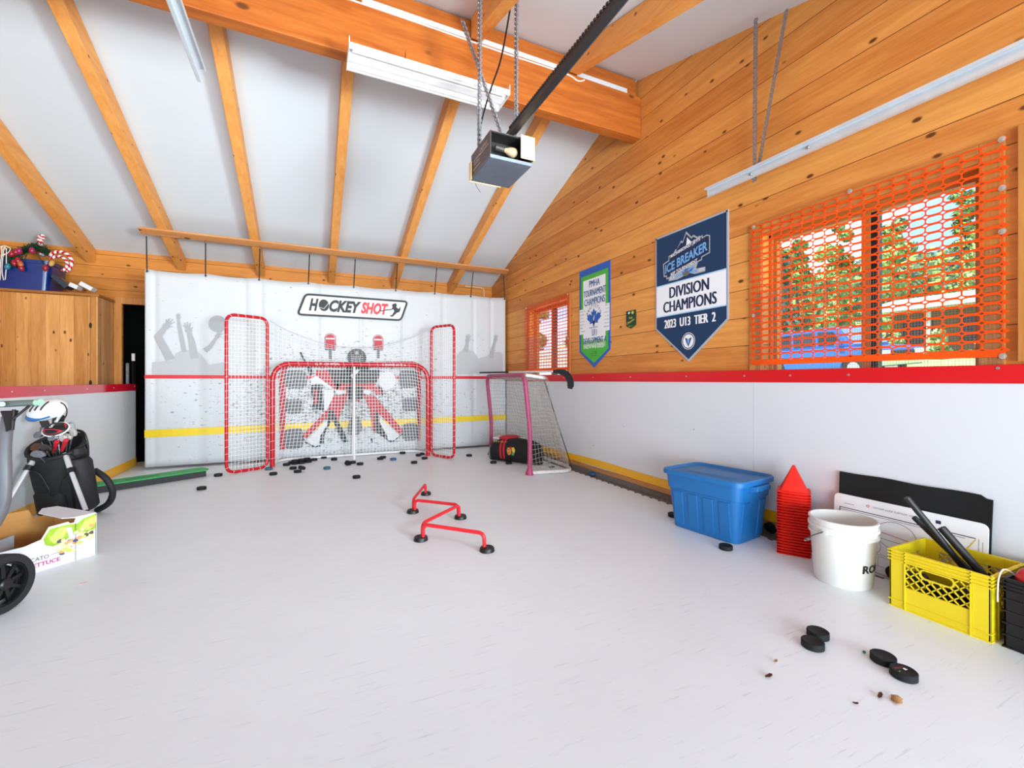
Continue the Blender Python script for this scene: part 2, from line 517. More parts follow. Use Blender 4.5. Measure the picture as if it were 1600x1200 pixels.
# roof: two white panelled slopes
def roof(name, ya, yb, fz):
    mb = MB(m_ceil)
    x0, x1 = -4.5, WX + 0.15; th = 0.12
    mb.add([(x0, ya, fz(ya)), (x1, ya, fz(ya)), (x1, yb, fz(yb)), (x0, yb, fz(yb)), (x0, ya, fz(ya) + th), (x1, ya, fz(ya) + th), (x1, yb, fz(yb) + th), (x0, yb, fz(yb) + th)],
           [(0, 1, 2, 3), (7, 6, 5, 4), (0, 4, 5, 1), (1, 5, 6, 2), (2, 6, 7, 3), (3, 7, 4, 0)])
    return struct(name, mb, smooth=0)
roof('ceiling', RIDGE_Y, BY + 0.15, zfar)
roof('ceiling_near_slope', -1.3, RIDGE_Y, znear)

# rafters, one thing each
ORD = {2: 'nearest to the right wall', 1: 'second from the right wall', 0: 'third from the right wall', -1: 'fourth from the right wall', -2: 'fifth from the right wall', -3: 'sixth from the right wall, above the candy canes', -4: 'seventh from the right wall, farthest left'}
RD = 0.165
for k in range(-4, 3):
    xc = 0.276 + 0.885 * k
    y0, y1 = RIDGE_Y + 0.045, BY - 0.005
    mb = MB(m_raft)
    a, b_ = xc - 0.045, xc + 0.045
    P_ = [(y0, zfar(y0) - .003), (y1, zfar(y1) - .003), (y1, zfar(y1) - RD), (y0, zfar(y0) - RD)]
    mb.slab(P_, ((a, 0, 0), (0, 1, 0), (0, 0, 1), (1, 0, 0)), 0, b_ - a)
    tag(mb.build('rafter', smooth=0, bevel=0.004), 'pine rafter on the far roof slope, ' + ORD[k], 'rafter', 'rafters of the far roof slope')
for k in range(-4, 3):
    xc = 0.276 + 0.885 * k
    y0, y1 = -1.25, RIDGE_Y - 0.06
    mb = MB(m_raft)
    P_ = [(y0, znear(y0) - .003), (y0, znear(y0) - RD), (y1, znear(y1) - RD), (y1, znear(y1) - .003)]
    mb.slab(P_, ((xc - 0.045, 0, 0), (0, 1, 0), (0, 0, 1), (1, 0, 0)), 0, 0.09)
    lb = {2: 'nearest to the right wall', 1: 'second from the right wall', 0: 'third from the right wall', -1: 'fourth from the right wall', -2: 'fifth from the right wall', -3: 'sixth from the right wall', -4: 'seventh from the right wall'}[k]
    tag(mb.build('rafter', smooth=0, bevel=0.004), 'pine rafter on the near roof slope, ' + lb, 'rafter', 'rafters of the near roof slope')
t = thing('ridge_beam', 'heavy glued pine ridge beam crossing the room below the roof peak', 'beam', (-0.8, 3.235, 3.24))
MB(m_beam).box((-4.38, 3.18, 3.24), (WX - 0.002, 3.285, 3.62)).build('beam', t, smooth=0, bevel=0.006)
MB(m_beam).box((-4.38, 3.215, 3.621), (WX - 0.03, 3.26, 3.79)).build('ridge_board', t, smooth=0)
mb = MB(m_ceil)
for k in range(-4, 3):
    xc = 0.276 + 0.885 * k
    xa, xb = xc + 0.05, min(xc + 0.835, WX - 0.14)
    mb.box((xa, 3.206, 3.622), (xb, 3.2145, 3.678))
mb.build('insulation_strip', t, smooth=0, label='white strip above the beam')
# beam splice plate and cable clipped to the beam
MB(m_beam).box((0.62, 3.168, 3.242), (1.05, 3.1795, 3.36)).build('splice_board', t, smooth=0)
m_wcab = mat('white_cable', 'E6DDD2', 0.5)
pts = smooth_path([(-0.6, 3.176, 3.60), (0.5, 3.176, 3.605), (1.4, 3.176, 3.598), (1.95, 3.176, 3.60), (2.08, 3.176, 3.575), (2.15, 3.176, 3.60)], 5)
tag(MB(m_wcab).tube(pts, 0.006, 6).build('cable'), 'thin white cable stapled along the top of the ridge beam', 'cable')
pts = smooth_path([(2.30, 6.835, 2.548), (2.55, 6.835, 2.545), (2.62, 6.835, 2.52), (2.63, 6.835, 2.40), (2.63, 6.835, 2.2)], 5)
tag(MB(m_wcab).tube(pts, 0.006, 6).build('cable'), 'white cable dropping down the back corner behind the tarp', 'cable')

# ------------------------------------------------------------------ windows
m_glass = bpy.data.materials.new('window_glass'); m_glass.use_nodes = True
n = m_glass.node_tree.nodes; l = m_glass.node_tree.links
n.remove(n['Principled BSDF'])
gt = n.new('ShaderNodeBsdfTransparent'); gt.inputs[0].default_value = (0.96, 0.98, 0.97, 1)
gg = n.new('ShaderNodeBsdfGlossy'); gg.inputs['Roughness'].default_value = 0.02
gm = n.new('ShaderNodeMixShader'); gm.inputs[0].default_value = 0.05
l.new(gt.outputs[0], gm.inputs[1]); l.new(gg.outputs[0], gm.inputs[2]); l.new(gm.outputs[0], n['Material Output'].inputs['Surface'])
m_alu = mat('dark_aluminium', '23272D', 0.4, 0.3)
m_steel = mat('galvanised_steel', 'A9ADB2', 0.38, 0.85, var=0.15, scale=25)
def window(name, W, mull):
    y0, y1, z0, z1 = W
    t = bpy.data.objects.new(name, None); t.location = (WX + 0.075, (y0 + y1) / 2, z0); COL.objects.link(t); t['kind'] = 'structure'; t['_org'] = tuple(t.location)
    f = MB(m_trimy); xa, xb = WX + 0.085, WX + 0.13; s_ = 0.045
    f.box((xa, y0, z0), (xb, y1, z0 + s_)).box((xa, y0, z1 - s_), (xb, y1, z1)).box((xa, y0, z0 + s_), (xb, y0 + s_, z1 - s_)).box((xa, y1 - s_, z0 + s_), (xb, y1, z1 - s_))
    f.box((xa - 0.005, mull + 0.005, z0 + s_), (xb, mull + 0.05, z1 - s_))
    f.box((xa - 0.02, y0 - 0.001, z0), (xa + 0.002, y0 + 0.022, z1)).box((xa - 0.02, y1 - 0.022, z0), (xa + 0.002, y1 + 0.001, z1)).box((xa - 0.02, y0, z1 - 0.022), (xa + 0.002, y1, z1 + 0.001))
    f.build('window_frame', t, smooth=0, bevel=0.003)
    MB(m_alu).box((xa, mull - 0.028, z0 + s_), (xb, mull + 0.004, z1 - s_)).build('sash_rail', t, smooth=0)
    MB(m_glass).box((xa + 0.02, y0 + s_, z0 + s_), (xa + 0.024, y1 - s_, z1 - s_)).build('pane', t, smooth=0)
    return t
window('window_1', W1, 1.39)
window('window_2', W2, 4.93)
# casings on the wall face
def casing(name, W, wd):
    y0, y1, z0, z1 = W; mb = MB(m_trimw); a, b_ = WX - 0.016, WX - 0.001
    mb.box((a, y0 - wd, z0 - 0.02), (b_, y0, z1 + wd)).box((a, y1, z0 - 0.02), (b_, y1 + wd, z1 + wd)).use(m_trimy).box((a, y0, z1), (b_, y1, z1 + wd))
    struct(name, mb, smooth=0, bevel=0.003)
casing('trim_2', W1, 0.085)
casing('trim_3', W2, 0.06)
struct('trim_4', MB(m_trimw).box((WX - 0.03, 0.755, 1.09), (WX - 0.001, 0.80, 2.10)), smooth=0, bevel=0.003)

# orange barrier net
m_or = mat('orange_plastic', 'FF5A12', 0.45, spec=0.3)
_n = m_or.node_tree.nodes; _l = m_or.node_tree.links
_tr = _n.new('ShaderNodeBsdfTranslucent'); _tr.inputs[0].default_value = lin('FF5A12')
_mx = _n.new('ShaderNodeMixShader'); _mx.inputs[0].default_value = 0.3
_l.new(_n['Principled BSDF'].outputs[0], _mx.inputs[1]); _l.new(_tr.outputs[0], _mx.inputs[2]); _l.new(_mx.outputs[0], _n['Material Output'].inputs['Surface'])
m_wash = mat('steel_washer', 'C9C9C6', 0.35, 0.7)
def barrier(label, y0, y1, z0, z1, nc, nr, wav, washers, xf=0.022, bandlow=0.03):
    t = thing('barrier_net', label, 'net', (WX - xf, (y0 + y1) / 2, z0), 'orange barrier nets over the windows')
    mb = MB(m_or); cw = (y1 - y0) / nc; ch = (z1 - z0 - bandlow) / nr; K = 16; th = 0.0025
    def xw(y, z): return WX - xf - wav * (math.sin(y * 9.1 + z * 3.0) * 0.5 + math.sin(z * 17 + y * 4) * 0.4 + 0.9)
    for i in range(nc):
        for j in range(nr):
            cy, cz = y0 + cw * (i + .5), z0 + bandlow + ch * (j + .5)
            vo = []; vi = []
            for k in range(K):
                a = 2 * PI * (k + 0.5) / K; ca, sa = math.cos(a), math.sin(a)
                m_ = max(abs(ca), abs(sa)); oy, oz = ca / m_, sa / m_
                e = 0.62
                iy = math.copysign(abs(ca) ** e, ca) * 0.93; iz = math.copysign(abs(sa) ** e, sa) * 0.74
                vo.append((cy + oy * cw / 2, cz + oz * ch / 2)); vi.append((cy + iy * cw / 2, cz + iz * ch / 2))
            base = []
            for (dx, L) in ((0, vo), (0, vi), (th, vi), (th, vo)):
                base += [(xw(p[0], p[1]) + dx, p[0], p[1]) for p in L]
            fs = []
            for k in range(K):
                q = (k + 1) % K
                fs += [(k, q, K + q, K + k), (K + k, K + q, 2 * K + q, 2 * K + k), (2 * K + k, 2 * K + q, 3 * K + q, 3 * K + k)]
            mb.add(base, fs)
    M_ = nc * 2
    for k in range(M_):
        ya, yb = y0 + (y1 - y0) * k / M_, y0 + (y1 - y0) * (k + 1) / M_
        mb.add([(xw(ya, z0), ya, z0), (xw(yb, z0), yb, z0), (xw(yb, z0 + bandlow), yb, z0 + bandlow), (xw(ya, z0 + bandlow), ya, z0 + bandlow)], [(0, 3, 2, 1)])
    # torn tabs along both edges
    for (ye, sg) in ((y0, -1), (y1, 1)):
        for j in range(nr + 1):
            z = z0 + bandlow + ch * j
            mb.add([(xw(ye, z), ye, z - ch * 0.36), (xw(ye, z), ye + sg * cw * 0.34, z), (xw(ye, z), ye, z + ch * 0.36)], [(0, 1, 2)])
    mb.build('netting', t, smooth=30)
    for (yy, zz) in washers:
        x_ = xw(yy, zz)
        wm = MB(m_wash).lathe([(0.0, -0.0032), (0.006, -0.0030), (0.0065, -0.0015), (0.013, -0.001), (0.013, 0.0)], (x_ - 0.001, yy, zz), 14, axis=(1, 0, 0))
        wm.build('washer', t)
    return t
barrier('big orange barrier net stretched over the wide window with the truck outside', 0.845, 2.036, 1.112, 2.062, 18, 22, 0.006,
        [(0.845, 2.062), (1.44, 2.068), (2.03, 2.055), (0.845, 1.85), (0.845, 1.66), (0.845, 1.115), (2.03, 1.45)])
barrier('small orange barrier net over the narrow far window beside the tarp', 4.385, 5.53, 1.13, 2.03, 17, 22, 0.006, [(4.40, 2.02), (5.5, 2.02), (4.40, 1.5)])
m_wire = mat('grey_wire', '8C8F90', 0.45, 0.6)
def wiremesh(label, y0, y1, z0, z1, st):
    mb = MB(m_wire); x = WX - 0.0185; r = 0.0005
    k = 0
    while y0 + k * st <= y1:
        mb.box((x - r, y0 + k * st - r, z0), (x + r, y0 + k * st + r, z1)); k += 1
    k = 0
    while z0 + k * st <= z1:
        mb.box((x - r, y0, z0 + k * st - r), (x + r, y1, z0 + k * st + r)); k += 1
    return tag(mb.build('wire_mesh', smooth=0), label, 'wire mesh', 'wire mesh over the windows')
wiremesh('fine grey wire mesh behind the orange net of the wide window', 0.85, 2.03, 1.06, 1.60, 0.0127)
wiremesh('fine grey wire mesh behind the orange net of the narrow far window', 4.39, 5.5, 1.06, 1.60, 0.0127)

# ------------------------------------------------------------------ dasher boards
m_board = mat('white_puckboard', 'D8DBDF', 0.30, var=0.015, scale=5)
m_red = mat('red_puckboard', 'D3101C', 0.28)
m_yel = mat('yellow_puckboard', 'F2B418', 0.35)
m_sill = wood('pine_sill', 'CC9058', 'A8703E', grain=1, knots=0.0)
m_screw = mat('screw_head', 'B9B9B9', 0.35, 0.8)
BX = 2.755
t = thing('dasher_board', 'white dasher board wall with red cap along the right side of the rink floor', 'dasher board', (BX, 2.8, 0), 'dasher boards')
for (ya, yb) in ((-1.15, 2.035), (2.037, 4.36), (4.362, 6.60)):
    MB(m_board).box((BX, ya, 0.0866), (WX - 0.001, yb, 1.0)).build('panel', t, smooth=0)
mb = MB(m_red); mb.box((BX - 0.006, -1.15, 0.995), (WX - 0.003, 4.36, 1.078)).box((BX - 0.006, 4.361, 0.995), (WX - 0.003, 6.38, 1.078)); mb.build('red_cap', t, smooth=0, bevel=0.002)
# slightly wavy yellow kick strip
mb = MB(m_yel); ys = [-1.1 + 0.1 * i for i in range(75)]
def wob(y): return 0.006 * math.sin(y * 2.1) + 0.003 * math.sin(y * 5.3)
rings = [[(BX - 0.008 + wob(y) * 0.4, y, 0.088 + wob(y)), (BX - 0.001, y, 0.088 + wob(y)), (BX - 0.001, y, 0.160 + wob(y)), (BX - 0.008 + wob(y) * 0.4, y, 0.160 + wob(y))] for y in ys]
mb.loft(rings).build('kick_strip', t, smooth=30)
MB(m_sill).box((BX - 0.014, -1.1, 0.046), (WX - 0.001, 6.36, 0.0865)).build('sill', t, smooth=0)
MB(m_conc).box((BX - 0.002, -1.1, -0.0115), (WX - 0.001, 6.36, 0.0455)).build('curb', t, smooth=0)
for (yy, zz) in [(0.86, 1.063), (1.45, 1.04), (1.78, 1.04), (2.10, 1.04), (2.62, 1.04), (3.3, 1.04), (3.9, 1.04), (4.5, 1.04), (0.60, 0.60), (2.55, 0.62), (3.4, 0.56), (3.9, 0.31), (2.06, 0.12), (2.9, 0.11)]:
    xx = BX - (0.006 if zz > 1.0 else (0.007 if zz < 0.2 else 0.0))
    MB(m_screw).lathe([(0.007, 0), (0.006, -0.0025), (0.0, -0.0028)], (xx, yy, zz), 10, axis=(1, 0, 0)).build('screw', t)

# left side: board on a partition in front of the cabinet
LX = -1.87
t = thing('dasher_board', 'lower white dasher board with glossy red cap before the pine cabinet at left', 'dasher board', (LX, 4.5, 0), 'dasher boards')
m_red2 = mat('glossy_red_cap', 'CC1830', 0.12)
def lx(y): return LX - 0.02 * max(0.0, (5.0 - y)) * 0.6
for (ya, yb) in ((1.6, 5.75), (5.753, 6.55)):
    N_ = 8; rings = []
    for i in range(N_ + 1):
        y = ya + (yb - ya) * i / N_
        rings.append([(lx(y) - 0.012, y, 0.03), (lx(y), y, 0.03), (lx(y), y, 0.895), (lx(y) - 0.012, y, 0.895)])
    MB(m_board).loft(rings).build('panel', t, smooth=20)
rings = [[(lx(y) - 0.014, y, 0.888), (lx(y) + 0.004, y, 0.888), (lx(y) + 0.004, y, 0.968), (lx(y) - 0.014, y, 0.968)] for y in (1.6, 3, 4, 5, 6, 6.55)]
MB(m_red2).loft(rings).build('red_cap', t, smooth=20, bevel=0.002)
rings = [[(lx(y) - 0.004, y, 0.005), (lx(y) + 0.006, y, 0.005), (lx(y) + 0.006, y, 0.098), (lx(y) - 0.004, y, 0.098)] for y in (1.6, 3, 4, 5, 6, 6.55)]
MB(m_yel).loft(rings).build('kick_strip', t, smooth=20)
m_stud = wood('pine_stud', 'B07A40', '86571F', grain=2, knots=0)
for y in (2.0, 3.2, 4.4, 5.6, 6.48):
    MB(m_stud).box((lx(y) - 0.10, y - 0.02, 0.0), (lx(y) - 0.0125, y + 0.02, 0.885)).build('stud', t, smooth=0)
for (yy, zz) in [(4.2, 0.93), (4.6, 0.93), (5.3, 0.93), (5.9, 0.93), (6.5, 0.94)]:
    MB(m_screw).lathe([(0.007, 0), (0.006, 0.0025), (0.0, 0.0028)], (lx(yy) + 0.004, yy, zz), 10, axis=(1, 0, 0)).build('screw', t)
# ------------------------------------------------------------------ shooting tarp
def tarp_material():
    m = mat('white_vinyl_tarp', 'CDD0D2', 0.45, var=0.03, scale=5, bump=0.6)
    n = m.node_tree.nodes; l = m.node_tree.links; b = n['Principled BSDF']
    t = n.new('ShaderNodeTexCoord'); last = b.inputs['Base Color'].links[0].from_socket
    sp = n.new('ShaderNodeSeparateXYZ'); l.new(t.outputs['Object'], sp.inputs[0])
    # puck scuffs, thickest round the goal mouth
    def gauss(sock, c0, wd):
        d = math_node(n, l, 'DIVIDE', math_node(n, l, 'SUBTRACT', sock, c0), wd)
        return math_node(n, l, 'EXPONENT', math_node(n, l, 'MULTIPLY', math_node(n, l, 'MULTIPLY', d, d), -1.0))
    mask = math_node(n, l, 'MULTIPLY', gauss(sp.outputs[0], -0.05, 1.35), gauss(sp.outputs[2], 0.72, 0.72))
    for (sx, sz, rot, thr, am, colr) in ((9, 26, 0.15, 0.68, 0.19, '4A4A4C'), (14, 30, -0.3, 0.69, 0.20, '5A5A5C'), (5, 14, 0.2, 0.715, 0.08, '3C3C3E')):
        mpn = n.new('ShaderNodeMapping'); mpn.inputs['Scale'].default_value = (sx, 1, sz); mpn.inputs['Rotation'].default_value = (0, rot, 0)
        z = n.new('ShaderNodeTexNoise'); z.inputs['Scale'].default_value = 1.6; z.inputs['Detail'].default_value = 3
        l.new(t.outputs['Object'], mpn.inputs['Vector']); l.new(mpn.outputs['Vector'], z.inputs['Vector'])
        v_ = math_node(n, l, 'ADD', z.outputs['Fac'], math_node(n, l, 'MULTIPLY', mask, am))
        q = math_node(n, l, 'MULTIPLY', math_node(n, l, 'SUBTRACT', v_, thr), 14.0)
        q.node.use_clamp = True
        q2 = math_node(n, l, 'MULTIPLY', q, 0.75)
        mx = n.new('ShaderNodeMix'); mx.data_type = 'RGBA'
        l.new(q2, mx.inputs[0]); l.new(last, mx.inputs[6]); mx.inputs[7].default_value = lin(colr); last = mx.outputs[2]
    l.new(last, b.inputs['Base Color'])
    return m
m_tarp = tarp_material()
TX0, TX1 = -1.69, 2.742
HOOK = [TX0 + 0.025 + (TX1 - TX0 - 0.05) * i / 8 for i in range(9)]
FOLDS = [(-1.60, -1), (-0.72, 1), (-0.55, -1), (0.09, 1), (0.62, -1), (1.18, 1), (1.75, -1), (2.22, 1), (2.50, -1)]
def tarp_y(x, z):
    y = TY
    for fx, sg in FOLDS:
        d = (x - fx) / 0.022
        if abs(d) < 3: y += 0.013 * math.exp(-d * d) * (0.4 + 0.6 * z / 2.3)
    return y + 0.004 * math.sin(x * 4.0 + z * 1.5)
t = thing('shooting_tarp', 'large white shooting tarp printed with a goalie, hanging across the back wall', 'tarp', (0.5, TY, 0))
NX, NZ = 260, 30
mb = MB(m_tarp)
g = []
for i in range(NX + 1):
    x = TX0 + (TX1 - TX0) * i / NX
    hk = min(abs(x - h) for h in HOOK) / 0.28
    top = 2.272 - 0.016 * (1 - (1 - min(hk, 1)) ** 2) + (0.012 * (x - 0.5) / 2.2)
    for j in range(NZ + 1):
        z = 0.028 + (top - 0.028) * j / NZ
        g.append((x, tarp_y(x, z), z))
fs = []
for i in range(NX):
    for j in range(NZ):
        a = i * (NZ + 1) + j
        fs.append((a, a + NZ + 1, a + NZ + 2, a + 1))
mb.add(g, fs)
k0 = len(g)
sheet = mb.build('sheet', t, smooth=60)
so = sheet.modifiers.new('thickness', 'SOLIDIFY'); so.thickness = 0.002; so.offset = -1
PF = ((0, TY - 0.0135, 0), (1, 0, 0), (0, 0, 1), (0, -1, 0))       # print plane, just proud of the folds
def TP(px, py):
    p = onY(px, py, TY - 0.0135); return (p[0], p[2])
def C1(L): return [TP(430 + .18336 * a, 500 + .18336 * b) for a, b in L]        # goalie detail
def C2(L): return [TP(460 + .125 * a, 440 + .125 * b) for a, b in L]            # logo
def C3(L): return [TP(200 + .2 * a, 350 + .2 * b) for a, b in L]                # left crowd
def C4(L): return [TP(540 + .23333 * a, 480 + .23333 * b) for a, b in L]        # right crowd
p_red = mat('print_red', 'B81A2C', 0.5, var=0.12, scale=40)
p_dred = mat('print_line_red', 'D00F1E', 0.45, var=0.08, scale=30)
p_yel = mat('print_yellow', 'EFCB10', 0.45, var=0.10, scale=30)
p_blk = mat('print_black', '1B1A1D', 0.5, var=0.2, scale=40)
p_dg = mat('print_charcoal', '2C2D31', 0.5, var=0.2, scale=40)
p_gry = mat('print_grey', '626366', 0.5, var=0.15, scale=30)
p_lg = mat('print_pale_grey', 'A6A8AA', 0.5)
p_lg2 = mat('print_paler_grey', 'B5B7B9', 0.5)
p_wht = mat('print_white', 'DFE0E1', 0.5)
# crowd
_off = [0.0006]
def arm(mb, C, base, elbow, hand, w0):
    b_, e, h = [Vector(p) for p in C([base, elbow, hand])]
    def lay(pts):
        mb.flat([(p[0], p[1]) for p in pts], PF, _off[0]); _off[0] += 0.00001
    def seg(a, b2, wa, wb):
        d = (b2 - a).normalized(); nn = Vector((-d.y, d.x))
        lay([a + nn * wa, a - nn * wa, b2 - nn * wb, b2 + nn * wb])
    seg(b_, e, w0, w0 * .8); seg(e, h, w0 * .8, w0 * .55)
    lay(ell(e.x, e.y, w0 * .8, w0 * .8, 10))
    d = (h - e).normalized(); base_a = math.atan2(d.y, d.x)
    pc = h + d * w0 * .7
    lay(ell(pc.x, pc.y, w0 * .85, w0 * .85, 10))
    for k, (da, ln) in enumerate([(-1.1, 1.5), (-.45, 2.3), (-.12, 2.5), (.2, 2.35), (.5, 1.9)]):
        a = base_a + da; f = Vector((math.cos(a), math.sin(a)))
        nn = Vector((-f.y, f.x)) * w0 * .2; tip = pc + f * w0 * ln
        lay([pc + nn, pc - nn, tip - nn * .6, tip + nn * .6])
mb = MB(p_lg2)
mb.flat(C3([(190, 1175), (190, 1080), (300, 1070), (350, 1075), (375, 1010), (430, 985), (500, 985), (560, 1010), (610, 1075), (640, 1100), (755, 1080), (755, 1175)]), PF, 0.0003)
mb.use(p_lg)
arm(mb, C3, (330, 1060), (235, 880), (285, 815), 0.042)
arm(mb, C3, (520, 1050), (500, 930), (478, 850), 0.040)
arm(mb, C3, (440, 1000), (400, 800), (395, 745), 0.022)
arm(mb, C3, (600, 990), (640, 960), (690, 890), 0.030)
q = C3([(700, 780)])[0]; mb.flat(ell(q[0], q[1], 0.09, 0.10, 16), PF, 0.0005)
mb.build('crowd_print', t, smooth=0)
mb = MB(p_lg2)
mb.flat(C4([(745, 450), (745, 320), (775, 290), (820, 280), (860, 300), (890, 345), (940, 330), (1000, 300), (1040, 300), (1052, 320), (1052, 440)]), PF, 0.0003)
mb.use(p_lg)
arm(mb, C4, (800, 300), (810, 270), (815, 235), 0.040)
arm(mb, C4, (975, 340), (985, 290), (1000, 230), 0.035)
mb.build('crowd_print', t, smooth=0)
# lines
zr0, zr1 = TP(300, 591.5)[1], TP(300, 586)[1]
MB(p_dred).flat([(TX0, zr0), (TX1, zr0), (TX1, zr1), (TX0, zr1)], PF, 0.001).build('red_line', t, smooth=0)
zy = [TP(228, 684)[1], TP(228, 672)[1]]
zyr = [TP(775, 656)[1], TP(775, 648)[1]]
MB(p_yel).flat([(TX0, zy[0]), (TX1, zyr[0]), (TX1, zyr[1]), (TX0, zy[1])], PF, 0.001).build('yellow_line', t, smooth=0)
# printed goal frame and target holes
mb = MB(p_red)
mb.flat(C1([(40, 1105), (35, 470), (60, 370), (100, 352), (700, 362), (1180, 352), (1225, 372), (1243, 430), (1238, 1028), (1212, 1028), (1208, 440), (1180, 400), (700, 408), (110, 402), (90, 440), (82, 1105)]), PF, 0.0016)
mb.build('printed_goal_frame', t, smooth=0)
for (x0, y0, x1, y1) in [(80, 430, 270, 585), (85, 675, 232, 800), (80, 920, 238, 1105), (1055, 430, 1215, 578), (1085, 660, 1210, 780), (1085, 875, 1215, 1032)]:
    a = C1([(x0, y1)])[0]; b_ = C1([(x1, y0)])[0]
    hx, hy = (b_[0] - a[0]) / 2, (b_[1] - a[1]) / 2
    MB(p_gry).flat(rrect(hx, hy, min(hx, hy) * .55, 5, (a[0] + hx, a[1] + hy)), PF, 0.0022).build('target_hole', t, smooth=0)
a = C1([(680, 895)])[0]; mb = MB(p_gry); mb.flat([(a[0] + 0.088 * math.cos(k * PI / 10) * (1 - .28 * math.sin(k * PI / 10)), a[1] + 0.135 * math.sin(k * PI / 10)) for k in range(20)], PF, 0.0022).build('target_hole', t, smooth=0)
# goalie
mb = MB(p_red)
O1, O2, O3, O4 = 0.0026, 0.0032, 0.0038, 0.0044
mb.flat(C1([(345, 430), (500, 425), (560, 560), (520, 595), (470, 565), (350, 485)]), PF, O1)
mb.flat(C1([(500, 525), (860, 520), (845, 600), (760, 640), (600, 640), (520, 595)]), PF, O1)
mb.flat(C1([(470, 640), (615, 640), (600, 700), (545, 830), (540, 880), (430, 840), (265, 1015), (228, 985), (425, 785)]), PF, O1)
mb.flat(C1([(750, 640), (845, 640), (1090, 940), (1062, 978), (885, 800), (885, 960), (825, 945), (815, 790)]), PF, O1)
mb.flat(C1([(660, 655), (745, 640), (720, 695), (670, 695)]), PF, O1)
mb.use(p_blk)
mb.flat(C1([(450, 425), (895, 425), (870, 520), (830, 545), (520, 545), (490, 520)]), PF, O2)
mb.flat(C1([(605, 560), (755, 560), (745, 668), (700, 690), (625, 675)]), PF, O2)
mb.flat(C1([(610, 385), (640, 360), (760, 360), (800, 385), (800, 430), (600, 430)]), PF, O2)
mb.flat(C1([(300, 555), (390, 550), (418, 775), (305, 745), (330, 700), (312, 640)]), PF, O2)
mb.flat(C1([(850, 775), (880, 785), (885, 865), (960, 1000), (935, 1012), (870, 960), (845, 960)]), PF, O2)
mb.flat(C1([(450, 755), (500, 770), (470, 880), (420, 975), (410, 1060), (380, 1055), (385, 985), (440, 900)]), PF, O2)
mb.flat(C1([(455, 780), (500, 790), (590, 960), (615, 1035), (580, 1050), (555, 1000)]), PF, O3)
mb.use(p_dg)
mb.flat(C1([(205, 275), (222, 272), (262, 355), (250, 362)]), PF, O3)
mb.flat(C1([(270, 395), (300, 390), (330, 460), (290, 480)]), PF, O2)
mb.use(p_wht)
mb.flat(C1([(300, 500), (350, 475), (480, 570), (480, 590), (380, 540), (310, 550)]), PF, O3)
mb.flat(C1([(415, 600), (495, 595), (500, 640), (440, 770), (415, 770)]), PF, O3)
mb.flat(C1([(515, 600), (605, 600), (605, 628), (515, 628)]), PF, O3)
mb.flat(C1([(755, 595), (820, 600), (800, 640), (755, 625)]), PF, O3)
a = C1([(955, 515)])[0]; mb.flat(ell(a[0], a[1], 0.115, 0.125, 20), PF, O3)
mb.flat(C1([(690, 425), (720, 425), (660, 500), (640, 470)]), PF, O4)
mb.flat(C1([(275, 1020), (440, 855), (470, 880), (400, 985), (350, 1075), (300, 1060)]), PF, O2 - .0008)
mb.flat(C1([(890, 830), (1060, 985), (1005, 1030), (960, 1020), (900, 900)]), PF, O2 - .0008)
mb.use(p_red)
mb.flat(C1([(330, 600), (362, 590), (360, 715), (325, 700), (340, 650)]), PF, O3)
mb.flat(C1([(835, 590), (885, 560), (935, 625), (860, 640)]), PF, O4)
mb.use(p_blk)
mb.stroke(C1([(228, 990), (260, 1045), (340, 1083), (385, 1072)]), 0.014, PF, O3)
mb.stroke(C1([(940, 1000), (965, 1032), (1010, 1032), (1090, 965)]), 0.014, PF, O3)
mb.stroke(C1([(870, 560), (905, 590), (915, 640)]), 0.02, PF, O4 + .0003)
mb.stroke(C1([(368, 560), (380, 760)]), 0.012, PF, O4)
mb.stroke(C1([(820, 1010), (828, 1045)]), 0.02, PF, O2)
mb.stroke(C1([(640, 430), (690, 500), (740, 430)]), 0.008, PF, O4 + .0006)
a = C1([(695, 320)])[0]
mb.flat(ell(a[0], a[1], 0.122, 0.118, 22), PF, O2)
mb.use(p_lg)
for dz in (-.07, -.04, -.01, .02):
    mb.stroke([(a[0] - .075, a[1] + dz), (a[0], a[1] + dz - .015), (a[0] + .075, a[1] + dz)], 0.008, PF, O3)
for dx in (-.045, 0, .045):
    mb.stroke([(a[0] + dx, a[1] + .035), (a[0] + dx * 1.1, a[1] - .09)], 0.008, PF, O3)
mb.flat([(a[0] - .02, a[1] + .045), (a[0] + .02, a[1] + .045), (a[0] + .012, a[1] + .10), (a[0] - .012, a[1] + .10)], PF, O3)
mb.use(p_dg); mb.stroke(ell(a[0], a[1], .10, .09, 20, .3, PI - .3), 0.012, PF, O3)
mb.build('goalie_print', t, smooth=0)
